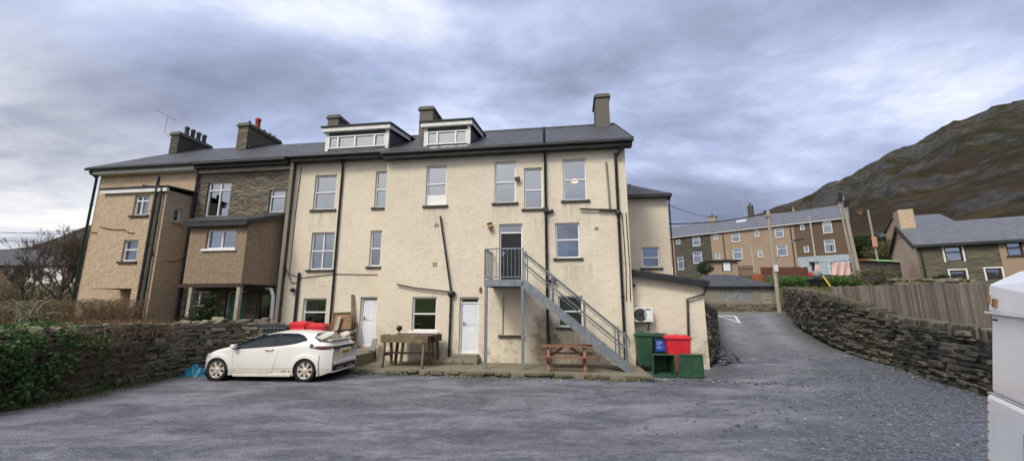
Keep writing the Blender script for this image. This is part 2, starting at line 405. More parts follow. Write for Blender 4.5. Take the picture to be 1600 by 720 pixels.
def mat_carpaint():
    t = NT('white_car_paint'); v = t.coord('Object')
    c = t.mix(t.ramp(t.noise(v, 2, 4), [(.3, 0.0), (.7, 1.0)]), (.80, .79, .735), (.75, .735, .68))
    sp = t.N('ShaderNodeSeparateXYZ'); t.L(v, sp.inputs[0])
    lo = t.N('ShaderNodeMapRange'); lo.inputs[1].default_value = .55; lo.inputs[2].default_value = .12; t.L(sp.outputs[2], lo.inputs[0])
    f = t.math('MULTIPLY', lo.outputs[0], t.ramp(t.noise(v, 7, 6, .7), [(.3, .15), (.7, .65)]))
    c = t.mix(f, c, (.36, .26, .16))
    t.bsdf(c, .32, .5, None, 0, .6); return t.m
M['car'] = mat_carpaint()
M['van'] = simple('white_van_paint', (.78, .80, .82), .3, .5, var=.05, scale=2, coat=.5, dirt=((.58, .57, .52), .35))
def mat_glass(name, tint, refl=.26):
    t = NT(name)
    tr = t.N('ShaderNodeBsdfTransparent'); tr.inputs[0].default_value = (*tint, 1)
    gl = t.N('ShaderNodeBsdfGlossy'); gl.inputs['Roughness'].default_value = .015; gl.inputs[0].default_value = (*((.86, .93, 1) if name[0] == 'w' else (.38, .45, .54)), 1)
    nm = t.bump(t.noise(t.coord('Object'), 1.3, 1), .12, .02); t.L(nm, gl.inputs['Normal'])
    fr = t.N('ShaderNodeFresnel'); fr.inputs[0].default_value = 1.5
    f = t.math('ADD', fr.outputs[0], refl); f = t.math('MINIMUM', f, 1.0)
    mx = t.N('ShaderNodeMixShader'); t.L(f, mx.inputs[0]); t.L(tr.outputs[0], mx.inputs[1]); t.L(gl.outputs[0], mx.inputs[2])
    t.L(mx.outputs[0], t.out.inputs[0]); return t.m
M['glass'] = mat_glass('window_glass', (.42, .46, .50), .27)
M['cglass'] = mat_glass('dark_car_glass', (.05, .055, .06), .03)
def mat_leaf(name, cols, trans=.25):
    t = NT(name); i = t.island(); k = len(cols)
    c = t.ramp(i, [(j/(k-1), (*q, 1)) for j, q in enumerate(cols)])
    b = t.bsdf(c, .55, .35)
    tl = t.N('ShaderNodeBsdfTranslucent'); t.L(c, tl.inputs[0]); mx = t.N('ShaderNodeMixShader'); mx.inputs[0].default_value = trans
    t.L(b.outputs[0], mx.inputs[1]); t.L(tl.outputs[0], mx.inputs[2]); t.L(mx.outputs[0], t.out.inputs[0]); return t.m
M['ivy'] = mat_leaf('ivy_leaf', [(.06, .15, .05), (.10, .22, .06), (.04, .10, .04), (.17, .26, .08), (.08, .17, .05), (.19, .19, .08)])
M['bramble'] = mat_leaf('bramble_leaf', [(.10, .13, .05), (.17, .13, .07), (.07, .11, .04), (.20, .15, .08), (.12, .15, .055)])
M['needle'] = mat_leaf('dark_needle', [(.015, .035, .012), (.03, .06, .018), (.045, .07, .02), (.02, .045, .015)])
M['grass'] = mat_leaf('grass_blade', [(.06, .10, .02), (.09, .13, .03), (.13, .12, .05), (.045, .08, .018)])
M['lush'] = mat_leaf('lush_leaf', [(.07, .18, .03), (.11, .24, .04), (.05, .12, .03), (.15, .22, .06)])
M['dead'] = mat_leaf('dead_bracken', [(.20, .125, .07), (.28, .19, .10), (.13, .085, .05), (.24, .19, .12)])
M['silver'] = mat_leaf('silver_leaf', [(.16, .19, .13), (.22, .25, .17), (.11, .15, .09)])

M['kerb'] = mat_drystone('kerb_stone', [(.20, .17, .12), (.14, .125, .09), (.26, .23, .17), (.11, .105, .06)], .7, (.10, .105, .03))
# ------------------------------------------------------------------ world, sun, camera
w = bpy.data.worlds.new('World'); sc.world = w; w.use_nodes = True
nt = w.node_tree; nt.nodes.clear()
class WT(NT):
    def __init__(s, t): s.t = t; s.n = t.nodes
W = WT(nt); wo = W.N('ShaderNodeOutputWorld'); bg = W.N('ShaderNodeBackground'); bg.inputs[1].default_value = .1
SUN_EL, SUN_AZ = 46.0, 214.0      # azimuth clockwise from +Y: behind the camera, a little left
sky = W.N('ShaderNodeTexSky'); sky.sky_type = 'NISHITA'; sky.sun_disc = False; sky.sun_elevation = R(SUN_EL); sky.sun_rotation = R(SUN_AZ); sky.air_density = 1.2; sky.dust_density = 2
tc = W.N('ShaderNodeTexCoord'); sx = W.N('ShaderNodeSeparateXYZ'); W.L(tc.outputs['Generated'], sx.inputs[0])
zz = W.math('ADD', W.math('MAXIMUM', sx.outputs[2], 0.0), .16)
cx = W.N('ShaderNodeCombineXYZ'); W.L(W.math('DIVIDE', sx.outputs[0], zz), cx.inputs[0]); W.L(W.math('DIVIDE', sx.outputs[1], zz), cx.inputs[1])
mp = W.N('ShaderNodeMapping'); W.L(cx.outputs[0], mp.inputs[0]); mp.inputs['Rotation'].default_value = (0, 0, R(38)); mp.inputs['Scale'].default_value = (.62, .95, 1); mp.inputs['Location'].default_value = (-2.3, 8.1, 0)
n1 = W.noise(mp.outputs[0], .8, 10, .57, .35)
mp2 = W.N('ShaderNodeMapping'); W.L(cx.outputs[0], mp2.inputs[0]); mp2.inputs['Rotation'].default_value = (0, 0, R(50)); mp2.inputs['Scale'].default_value = (.8, 1.25, 1); mp2.inputs['Location'].default_value = (9.1, 4.7, 0)
n2 = W.noise(mp2.outputs[0], 2.0, 10, .63, .3)
nn = W.math('ADD', W.math('MULTIPLY', n1, .8), W.math('MULTIPLY', n2, .2))
S = 10
def sc_(r, g, b, k=1.0): c = srgb(r, g, b); return (c[0]*S*k*1.26, c[1]*S*k*1.26, c[2]*S*k*1.20, 1)
cloud = W.ramp(nn, [(.30, sc_(112, 120, 148)), (.40, sc_(130, 138, 168)), (.455, sc_(146, 156, 188)), (.50, sc_(162, 174, 210)), (.545, sc_(184, 195, 230)), (.61, sc_(226, 231, 246))])
gap = W.ramp(n2, [(.56, 0.0), (.70, .35)])
skyb = W.mix(1.0, sky.outputs[0], (.95, 1.0, 1.25, 1), 'MULTIPLY')
c1 = W.mix(gap, cloud, skyb)
# bright bank of cloud low on the left, and the thin bright cloud the sun stands behind
def dirmask(az, el, a, b, p=1.0):
    d = (math.sin(R(az))*math.cos(R(el)), math.cos(R(az))*math.cos(R(el)), math.sin(R(el)))
    v = W.N('ShaderNodeVectorMath'); v.operation = 'DOT_PRODUCT'; W.L(tc.outputs['Generated'], v.inputs[0]); v.inputs[1].default_value = d
    m = W.N('ShaderNodeMapRange'); m.interpolation_type = 'SMOOTHSTEP'; W.L(v.outputs['Value'], m.inputs[0]); m.inputs[1].default_value = a; m.inputs[2].default_value = b
    return m.outputs[0]
left = W.math('MULTIPLY', dirmask(-58, 2, .88, .99), W.ramp(nn, [(.40, 0.25), (.55, 1.0)]))
c2 = W.mix(W.math('MULTIPLY', left, .92), c1, sc_(236, 234, 234))
zen = dirmask(0, 90, .35, .95)
c2 = W.mix(W.math('MULTIPLY', zen, .15), c2, sc_(120, 124, 150))
sunm = dirmask(SUN_AZ, SUN_EL, .66, 1.0)
c3 = W.mix(W.math('MULTIPLY', sunm, .9), c2, (24, 22.5, 20.6, 1))
W.L(c3, bg.inputs[0]); W.L(bg.outputs[0], wo.inputs[0])
sun = bpy.data.lights.new('sun', 'SUN'); sun.energy = 2.1; sun.angle = R(14); sun.color = (1, .93, .82)
so = bpy.data.objects.new('sun', sun); COL.objects.link(so)
dv = Vector((math.sin(R(SUN_AZ))*math.cos(R(SUN_EL)), math.cos(R(SUN_AZ))*math.cos(R(SUN_EL)), math.sin(R(SUN_EL))))
so.rotation_euler = dv.to_track_quat('Z', 'Y').to_euler()
cam = bpy.data.cameras.new('camera'); cam.sensor_width = 36; cam.lens = 630/1600*36; cam.clip_start = .05; cam.clip_end = 5000
co = bpy.data.objects.new('camera', cam); COL.objects.link(co); co.location = (0, 0, CZ); co.rotation_euler = (R(90)+PITCH, 0, 0); sc.camera = co
sc.view_settings.view_transform = 'Standard'; sc.view_settings.look = 'None'; sc.view_settings.exposure = 0; sc.view_settings.gamma = 1
sc.render.engine = 'CYCLES'; sc.cycles.max_bounces = 6; sc.cycles.transparent_max_bounces = 12; sc.cycles.use_denoising = True
# ------------------------------------------------------------------ ground shape
LZ_Y = [14, 16, 18.5, 20, 22, 24, 26, 29, 31, 33, 36, 40, 46, 52, 60, 100, 600]
LZ_Z = [0, .1, .28, .45, .68, .93, 1.2, 1.6, 1.66, 1.7, 2.4, 3.7, 5.2, 6.0, 6.6, 9, 9]
RW_PX = [(1640, 660, 0), (1600, 640, 0), (1547, 621, 0), (1473, 599, 0), (1403, 574, .04), (1330, 553, .22), (1283, 529, .62), (1248, 506, 1.15), (1228, 490, 1.6)]
RW_TOP = [541, 530, 518.5, 508, 498, 470, 459, 453, 451]
RW = [on_level(a, b, c) for a, b, c in RW_PX]
RWT = [at_depth(a[0], t, p[1])[2] for a, t, p in zip(RW_PX, RW_TOP, RW)]
LW = [(-10.6, 3.5), (-10.6, 8.0), (-10.6, 11.2), (-10.35, 13.3), (-9.6, 14.6), (-8.45, 15.3)]
def rwx(y): return interp(y, [p[1] for p in RW], [p[0] for p in RW])
def lwx(y): return interp(y, [p[1] for p in LW], [p[0] for p in LW])
def gz(x, y):
    z = .4*sm(9, 2, y)
    wl = sm(6, 8.5, x) if y < 34 else sm(-6, 12, x)+0*y
    lz = interp(y, LZ_Y, LZ_Z)
    if y > 34: wl = max(wl, .0); lz2 = interp(y, [34, 60, 600], [1.2, 3.4, 6]); z = lz2+(lz-lz2)*sm(0, 14, x)
    else:
        z += lz*wl
        if y > 24: z = z+(interp(y, [24, 34], [0, 1.2])*(1-wl))
    return z
def ground_z(x, y):
    z = gz(x, y)
    if y < 15.6 and x < lwx(y)-.25: z += 1.05*sm(0, .25, lwx(y)-.25-x)
    elif y >= 15.6 and x < -8.6: z = max(z, 1.0)
    if y < 30 and x > rwx(y)+.3: z += (1.1+.35*sm(8, 20, y))*sm(0, .3, x-rwx(y)-.3)+.6*sm(1, 12, x-rwx(y))
    if y < -14: z += 7*sm(-14, -45, y)
    return z
def hit_ground(px, py, lift=0):
    d = ray(px, py); t = 5.0
    while t < 80:
        x, y, z = d[0]*t, d[1]*t, CZ+d[2]*t
        if z <= gz(x, y)+lift: return (x, y, z)
        t += .02
    return (x, y, z)
def grid(xs, ys, fz):
    mb = MB(); nx = len(xs)
    vs = [(x, y, fz(x, y)) for y in ys for x in xs]
    fs = [(j*nx+i, j*nx+i+1, (j+1)*nx+i+1, (j+1)*nx+i) for j in range(len(ys)-1) for i in range(nx-1)]
    mb.add(vs, fs, True); return mb
def rng(a, b, st): n = max(1, round((b-a)/st)); return [a+(b-a)*i/n for i in range(n)]
xs = rng(-600, -120, 60)+rng(-120, -30, 10)+rng(-30, -14, 1)+rng(-14, 24, .35)+rng(24, 60, 1.5)+rng(60, 140, 10)+rng(140, 700, 60)+[700]
ys = rng(-300, -60, 30)+rng(-60, -12, 3)+rng(-12, 4, 1)+rng(4, 34, .4)+rng(34, 80, 2)+rng(80, 200, 12)+rng(200, 900, 90)+[900]
def gfz(x, y):
    z = ground_z(x, y)
    if y < 32.5 and lwx(y)-.2 < x < rwx(y)+.2 and y > -13: z -= .09
    if math.hypot(x, y) > 75 and y > 0: z -= 2.0*sm(75, 130, math.hypot(x, y))
    z += (noise.noise(Vector((x*.6, y*.6, 0)))*.12 if (y > 34 or x > rwx(y)+1 or x < lwx(y)-1) and y > -13 else 0)
    return z
def mat_grassground():
    t = NT('rough_grass'); v = t.coord('Object')
    c = t.mix(t.ramp(t.noise(v, .7, 6, .7), [(.35, 0.0), (.65, 1.0)]), (.045, .085, .018), (.10, .125, .04))
    c = t.mix(t.ramp(t.noise(v, .16, 5, .6), [(.45, 0.0), (.62, .8)]), c, (.095, .075, .04))
    c = t.mix(t.ramp(t.noise(v, 9, 5, .7), [(.4, 0.0), (.8, .6)]), c, (.04, .05, .018))
    t.bsdf(c, .95, .1, t.bump(t.noise(v, 7, 7, .75), 1, .2)); return t.m
M['gg'] = mat_grassground()
tag(grid(xs, ys, gfz).build('ground', M['gg']), kind='structure')
def mat_carpark():
    t = NT('gravelled_tarmac'); v = t.coord('Object')
    base = t.mix(t.ramp(t.noise(v, 2.4, 7, .7), [(.32, 0.0), (.68, 1.0)]), (.082, .088, .103), (.135, .142, .16))
    # pale dusty drags, drawn out across the yard
    d1 = t.noise(t.coord('Object', (.6, 1.15, 1), (0, 0, R(9))), .9, 9, .72, .5)
    d2 = t.noise(t.coord('Object', (.5, .9, 1), (0, 0, R(-25))), .6, 6, .6, 1.2)
    base = t.mix(t.ramp(d1, [(.43, 0.0), (.58, .85)]), base, (.29, .295, .325))
    base = t.mix(t.ramp(d2, [(.50, 0.0), (.66, .55)]), base, (.062, .066, .08))
    # swept tyre arcs turning out to the lane
    sp = t.N('ShaderNodeSeparateXYZ'); t.L(v, sp.inputs[0])
    dx = t.math('SUBTRACT', sp.outputs[0], -1.0); dy = t.math('SUBTRACT', sp.outputs[1], 19.0)
    rr = t.math('SQRT', t.math('ADD', t.math('MULTIPLY', dx, dx), t.math('MULTIPLY', dy, dy)))
    rr = t.math('MULTIPLY_ADD', t.noise(v, .5, 4), 1.6, rr)
    arc = t.math('MULTIPLY', t.ramp(t.math('FRACT', t.math('MULTIPLY', rr, .31)), [(.0, 0.0), (.25, 1.0), (.45, 0.0)]), t.ramp(t.noise(v, .35, 4), [(.42, 0.0), (.6, 1.0)]))
    base = t.mix(t.math('MULTIPLY', arc, .65), base, (.06, .063, .072))
    # loose dark blue slate chips to the right
    cell = t.vor(v, 34, out='Color'); ce = t.N('ShaderNodeSeparateXYZ'); t.L(cell, ce.inputs[0])
    chips = t.ramp(ce.outputs[0], [(0.0, (.035, .042, .055, 1)), (.5, (.085, .098, .125, 1)), (.85, (.14, .155, .185, 1)), (1.0, (.25, .26, .28, 1))])
    mx = t.N('ShaderNodeMapRange'); mx.interpolation_type = 'SMOOTHSTEP'; mx.inputs[1].default_value = 2.2; mx.inputs[2].default_value = 7
    t.L(t.math('ADD', t.math('MULTIPLY_ADD', sp.outputs[1], -.85, sp.outputs[0]), t.math('MULTIPLY', t.noise(v, .45, 5, .6), 4.0)), mx.inputs[0]); mx.inputs[1].default_value = -.6; mx.inputs[2].default_value = 2.4
    g = t.math('MULTIPLY_ADD', mx.outputs[0], .66, .26)
    col = t.mix(g, base, chips)
    # moss and grit at the edges near walls
    mo = t.math('MULTIPLY', t.ramp(t.noise(v, 1.6, 6, .7), [(.5, 0.0), (.62, 1.0)]), t.math('LESS_THAN', t.math('ABSOLUTE', t.math('SUBTRACT', sp.outputs[1], 13.6)), .9))
    col = t.mix(t.math('MULTIPLY', mo, .5), col, (.075, .085, .03))
    gr_ = t.noise(v, 7, 9, .82); col = t.mix(t.ramp(gr_, [(.42, .32), (.5, 0.0)]), col, (.045, .048, .058)); col = t.mix(t.ramp(gr_, [(.52, 0.0), (.62, .28)]), col, (.30, .305, .33))
    h = t.math('ADD', t.math('MULTIPLY', t.vor(v, 34), .9), t.math('MULTIPLY', t.noise(v, 5, 6, .7), 1.5))
    nb = t.bump(h, .55, .03)
    t.bsdf(col, t.math('MULTIPLY_ADD', t.noise(v, 1.3, 4), .5, .48), .32, nb); return t.m
M['park'] = mat_carpark()
# car park sheet
nu = 90; yy = rng(-12, 17.6, .22)+[17.6]; vs = []; fs = []
for y in yy:
    a = lwx(y)-.1; b = rwx(y)+.1
    if y > 15.2: a = -8.4
    for i in range(nu+1):
        x = a+(b-a)*i/nu; vs.append((x, y, gz(x, y)+.012*noise.noise(Vector((x*1.1, y*1.1, 3)))+.02*noise.noise(Vector((x*.35, y*.35, 8)))))
for j in range(len(yy)-1):
    for i in range(nu): k = j*(nu+1)+i; fs.append((k, k+1, k+nu+2, k+nu+1))
tag(MB().add(vs, fs, True).build('car_park', M['park']), kind='structure')
# lane
def llx(y): return interp(y, [16, 20, 25, 30, 33], [8.3, 10.0, 12.4, 14.6, 15.6])
def mat_lane():
    t = NT('lane_tarmac'); v = t.coord('Object'); u = t.N('ShaderNodeAttribute'); u.attribute_name = 'across'
    f = u.outputs['Fac']
    base = t.mix(t.ramp(t.noise(v, 1.7, 7, .7), [(.3, 0.0), (.7, 1.0)]), (.105, .107, .115), (.17, .172, .18))
    wob = t.math('MULTIPLY_ADD', t.noise(v, .5, 4), .14, t.math('SUBTRACT', f, .07))
    tr = t.ramp(wob, [(.20, 0.0), (.34, .9), (.48, .25), (.56, .2), (.70, .9), (.86, 0.0)])
    base = t.mix(t.math('MULTIPLY', tr, .55), base, (.31, .31, .325))
    mo = t.math('MULTIPLY', t.ramp(wob, [(.0, 1.0), (.10, .9), (.26, 0.0), (.84, 0.0), (.96, 1.0)]), t.ramp(t.noise(v, 2.6, 6, .7), [(.38, 0.0), (.6, 1.0)]))
    base = t.mix(mo, base, (.06, .06, .03))
    base = t.mix(t.ramp(t.noise(v, 40, 4, .7), [(.5, 0.0), (.8, .4)]), base, (.06, .06, .06))
    sy_ = t.N('ShaderNodeSeparateXYZ'); t.L(v, sy_.inputs[0]); q_ = t.math('MULTIPLY_ADD', t.noise(v, .9, 6, .7), 5.0, sy_.outputs[1])
    mr = t.N('ShaderNodeMapRange'); mr.interpolation_type = 'SMOOTHSTEP'; mr.inputs[1].default_value = 23.5; mr.inputs[2].default_value = 18.8; t.L(q_, mr.inputs[0])
    yard = t.mix(t.ramp(t.noise(v, 7, 9, .8), [(.4, 0.0), (.62, 1.0)]), (.065, .07, .085), (.20, .205, .225)); base = t.mix(t.math('MULTIPLY', mr.outputs[0], .9), base, yard)
    pt_ = t.ramp(t.noise(v, .8, 4, .6, .6), [(.54, 0.0), (.57, .45)]); base = t.mix(pt_, base, (.085, .087, .095))
    t.bsdf(base, .72, .3, t.bump(t.noise(v, 45, 5, .7), .5, .01)); return t.m
M['lane'] = mat_lane()
vs = []; fs = []; nu = 40; ly = rng(16.0, 33, .3)+[33]; att = []
for j, y in enumerate(ly):
    a = llx(y)-.9; b = rwx(y)+.1
    for i in range(nu+1):
        x = a+(b-a)*i/nu; y2 = y
        if j == 0: y2 = y+.45*noise.noise(Vector((x*1.1, 0, 0)))+.25*noise.noise(Vector((x*3.4, 0, 5)))+(abs(i/nu-.4)*1.0)
        if j == 1: y2 = max(y, vs[i][1]+.1)
        if 1 < j < 5: y2 = max(y, vs[(j-1)*(nu+1)+i][1]+.04)
        vs.append((x, y2, gz(x, y2)+.035+.02*noise.noise(Vector((x*.5, y2*.5, 8))))); att.append(i/nu)
for j in range(len(ly)-1):
    for i in range(nu): k = j*(nu+1)+i; fs.append((k, k+1, k+nu+2, k+nu+1))
mb = MB().add(vs, fs, True)
k0 = len(mb.v)   # front lip of the broken edge
for i in range(nu+1): x, y, z = vs[i]; mb.v.append((x, y-.06, z-.07)); att.append(i/nu)
for i in range(nu): mb.f.append((k0+i, k0+i+1, i+1, i)); mb.sm.append(False)
lane = tag(mb.build('lane', M['lane']), kind='structure')
at = lane.data.attributes.new('across', 'FLOAT', 'POINT')
for i, a_ in enumerate(att): at.data[i].value = a_
# cross road at the head of the lane
vs = []; fs = []
cxs = rng(4, 21, .6)+[21]; cys = [29.2, 29.8, 30.4, 31, 31.5]
for y in cys:
    for x in cxs: vs.append((x, y+(x-15)*-.02, gz(max(x, 9), y)+.05))
n_ = len(cxs)
for j in range(len(cys)-1):
    for i in range(n_-1): k = j*n_+i; fs.append((k, k+1, k+n_+1, k+n_))
tag(MB().add(vs, fs, True).build('road', M['conc']), kind='structure')
# give way triangle, open outline of paint
def mat_paint():
    t = NT('worn_road_paint'); v = t.coord('Object')
    c = t.mix(t.ramp(t.noise(v, 14, 6, .7), [(.5, 0.0), (.62, .8)]), (.72, .72, .70), (.22, .22, .22)); t.bsdf(c, .7, .3); return t.m
M['paint'] = mat_paint()
T3 = [Vector(hit_ground(*p, .04)) for p in ((1117, 492.5), (1150, 493.5), (1158, 505))]
cen = (T3[0]+T3[1]+T3[2])/3; mb = MB()
for i in range(3):
    a, b = T3[i], T3[(i+1) % 3]; a2, b2 = a+(cen-a)*.30, b+(cen-b)*.30
    n_ = 8
    for q in range(n_):
        qs = [a.lerp(b, q/n_), a.lerp(b, (q+1)/n_), a2.lerp(b2, (q+1)/n_), a2.lerp(b2, q/n_)]
        mb.add([(p.x, p.y, gz(p.x, p.y)+.035+.02*noise.noise(Vector((p.x*.5, p.y*.5, 8)))+.012) for p in qs], [(0, 1, 2, 3)])
tag(mb.build('road_marking', M['paint']), kind='structure')
# loose stones
mb = MB()
for i in range(5600):
    y = rnd.uniform(1.6, 14.5)**1.0; x = rnd.gauss(9.0, 3.4)
    if not (lwx(y)+.2 < x < rwx(y)-.05): continue
    if x-.85*y < -3.5+rnd.gauss(0, 1.2): continue
    s = rnd.choice((.009, .012, .015, .019, .026))*rnd.uniform(.8, 1.5)*(1 if y < 6 else 1.3)
    z = gz(x, y)+.02*noise.noise(Vector((x*.35, y*.35, 8)))+s*.15
    a = rnd.uniform(0, 3.1); c_, s_ = math.cos(a)*s, math.sin(a)*s; k = rnd.uniform(.4, 1)
    mb.add([(x+c_, y+s_, z), (x-s_*k, y+c_*k, z), (x-c_, y-s_, z), (x+s_*k, y-c_*k, z), (x+s*.2, y, z+s*.6)], [(0, 1, 4), (1, 2, 4), (2, 3, 4), (3, 0, 4)])
for i in range(900):   # along the foot of the walls and the patio
    if i % 2: y = rnd.uniform(5, 28); x = rwx(y)-abs(rnd.gauss(0, .25))-.05
    else: x = rnd.uniform(-5, 8); y = 13.0-x*.139-abs(rnd.gauss(0, .3))
    s = rnd.uniform(.02, .06); z = gz(x, y)+.01
    a = rnd.uniform(0, 3.1); c_, s_ = math.cos(a)*s, math.sin(a)*s
    mb.add([(x+c_, y+s_, z), (x-s_, y+c_, z), (x-c_, y-s_, z), (x+s_, y-c_, z), (x, y, z+s*.7)], [(0, 1, 4), (1, 2, 4), (2, 3, 4), (3, 0, 4)])
t = NT('slate_chip'); i_ = t.island(); c = t.ramp(i_, [(0.0, (.04, .047, .06, 1)), (.6, (.12, .13, .155, 1)), (.95, (.17, .18, .20, 1)), (1.0, (.32, .31, .29, 1))]); t.bsdf(c, .7, .35); M['chip'] = t.m
tag(mb.build('gravel', M['chip']), kind='stuff')
# ------------------------------------------------------------------ hills
def skyl(px, py): d = ray(px, py); return math.atan2(d[0], d[1]), d[2]/math.hypot(d[0], d[1])
SK = [(1150, 352), (1200, 333), (1230, 322), (1265, 308), (1300, 291), (1350, 266), (1380, 247), (1420, 228), (1450, 216), (1480, 200), (1510, 190), (1540, 176), (1600, 158)]
sk = [skyl(*p) for p in SK]; sk = [(R(5), .05), (R(20), .10)]+sk+[(R(62), .36), (R(85), .40), (R(120), .33)]
RR = 300.0
def hill_h(az, r):
    e = interp(az, [a for a, b in sk], [b for a, b in sk]); H = CZ+RR*e
    t_ = (r-70)/(RR-70); z0 = 5.6
    if t_ <= 1: z = z0+(H-z0)*(t_**.92 if t_ > 0 else 0)
    else: z = H-(r-RR)*.3
    return z
def crag(x, y, z, t_):
    p = Vector((x*.02, y*.02, 1.3))
    n = noise.ridged_multi_fractal(p, 1.0, 2.1, 6, 1.0, 2.0)-1.2
    m = noise.fractal(Vector((x*.05, y*.05, 4)), 1.0, 2.0, 6)
    st = (math.sin(z*.42+m*5)*.5)
    k_ = noise.ridged_multi_fractal(Vector((x*.07, y*.07, 7.7)), .9, 2.2, 5, 1.0, 2.0)-1.1
    return (n*4.2+m*4.6+st*2.6+k_*1.7)*min(1, t_*2.2)
azs = [R(3+i*.42) for i in range(250)]; rs = [70+i*2.1 for i in range(112)]+[315, 340, 400, 500]
vs = []; fs = []; na = len(azs)
for r in rs:
    for az in azs:
        x, y = r*math.sin(az), r*math.cos(az); z = hill_h(az, r); t_ = (r-70)/(RR-70)
        dmp = 1 if t_ < .85 else max(.45, 1-(t_-.85)*4)
        vs.append((x, y, z+crag(x, y, z, t_)*dmp))
for j in range(len(rs)-1):
    for i in range(na-1): k = j*na+i; fs.append((k, k+na, k+na+1, k+1))
def mat_hill(name='heather_and_crag', far=0.0, brown=(.075, .056, .036)):
    t = NT(name); v = t.coord('Object'); g = t.N('ShaderNodeNewGeometry')
    sp = t.N('ShaderNodeSeparateXYZ'); t.L(g.outputs['Normal'], sp.inputs[0])
    c = t.mix(t.ramp(t.noise(v, .045, 8, .7), [(.38, 0.0), (.60, 1.0)]), (.045, .047, .024), brown)
    c = t.mix(t.ramp(t.noise(v, .11, 7, .7), [(.50, 0.0), (.66, .8)]), c, (.15, .105, .055))
    c = t.mix(t.ramp(t.noise(v, .03, 6, .65), [(.56, 0.0), (.66, .75)]), c, (.045, .06, .018))
    rock = t.mix(t.ramp(t.noise(v, .5, 8, .75), [(.35, 0.0), (.7, 1.0)]), (.05, .052, .055), (.20, .20, .20))
    st = t.noise(t.coord('Object', (1, 1, 2.2)), .055, 10, .74, .3)
    rf = t.math('ADD', t.math('MULTIPLY', t.math('SUBTRACT', .90, sp.outputs[2]), 2.2), t.math('MULTIPLY_ADD', st, 4.4, -2.3))
    rf = t.ramp(rf, [(-.0, 0.0), (.30, 1.0)])
    c = t.mix(t.math('MULTIPLY', rf, .78), c, rock)
    c = t.mix(t.ramp(t.noise(v, .9, 7, .8), [(.45, 0.0), (.75, .6)]), c, (.03, .028, .02))
    b = t.bump(t.noise(v, .45, 9, .78), 1.0, 2.2)
    t.bsdf(c, .95, .1, b); return t.m
M['hill'] = mat_hill()
tag(MB().add(vs, fs, True).build('hillside', M['hill']), kind='structure')
SK2 = [(-60, 396), (0, 392), (50, 386), (90, 371), (135, 352), (180, 338), (260, 320)]
s2 = [skyl(*p) for p in SK2]; s2 = [(R(-80), .1)]+s2+[(R(-20), .19), (R(0), .12), (R(8), .06)]
vs = []; fs = []; azs = [R(-80+i*.6) for i in range(150)]; rs = [90+i*6 for i in range(30)]+[290, 360]
for r in rs:
    for az in azs:
        e = interp(az, [a for a, b in s2], [b for a, b in s2]); x, y = r*math.sin(az), r*math.cos(az); t_ = min(1, (r-90)/170)
        z = 3.5+(CZ+260*e-3.5)*t_ if r <= 262 else CZ+260*e-(r-262)*.3
        vs.append((x, y, z+noise.fractal(Vector((x*.04, y*.04, 0)), 1, 2, 5)*2.2*t_*(.3 if r > 240 else 1)))
na = len(azs)
for j in range(len(rs)-1):
    for i in range(na-1): k = j*na+i; fs.append((k, k+na, k+na+1, k+1))
M['hill2'] = mat_hill('brown_hill', 0, (.10, .05, .028))
tag(MB().add(vs, fs, True).build('far_hill', M['hill2']), kind='structure')
# ------------------------------------------------------------------ the terrace
FF = Frame(-1.6, 15.0, 8)
def wall(mb, s0, s1, z0, z1, n, holes=(), dep=.2):
    xs_ = sorted({s0, s1, *[h[0] for h in holes], *[h[1] for h in holes]}); zs = sorted({z0, z1, *[h[2] for h in holes], *[h[3] for h in holes]})
    xs_ = [x for x in xs_ if s0 <= x <= s1]; zs = [z for z in zs if z0 <= z <= z1]
    for i in range(len(xs_)-1):
        for j in range(len(zs)-1):
            cx_, cz = (xs_[i]+xs_[i+1])/2, (zs[j]+zs[j+1])/2
            if any(h[0] < cx_ < h[1] and h[2] < cz < h[3] for h in holes): continue
            mb.quad((xs_[i], n, zs[j]), (xs_[i+1], n, zs[j]), (xs_[i+1], n, zs[j+1]), (xs_[i], n, zs[j+1]))
    for a, b, c, d in holes:
        m = n+dep
        mb.quad((a, n, c), (a, m, c), (b, m, c), (b, n, c)).quad((a, m, d), (a, n, d), (b, n, d), (b, m, d))
        mb.quad((a, m, c), (a, n, c), (a, n, d), (a, m, d)).quad((b, n, c), (b, m, c), (b, m, d), (b, n, d))
def shell(mb, s0, s1, n0, n1, z0, z1, front=False, gable=None):
    """back and side walls; gable = ridge height over the middle"""
    mb.quad((s1, n1, z0), (s0, n1, z0), (s0, n1, z1), (s1, n1, z1))
    m = (n0+n1)/2
    for s, fl in ((s0, 0), (s1, 1)):
        p = [(s, n0, z0), (s, n1, z0), (s, n1, z1)] + ([(s, m, gable)] if gable else []) + [(s, n0, z1)]
        if not fl: p.reverse()
        mb.add(p, [tuple(range(len(p)))])
def ident(p): return p
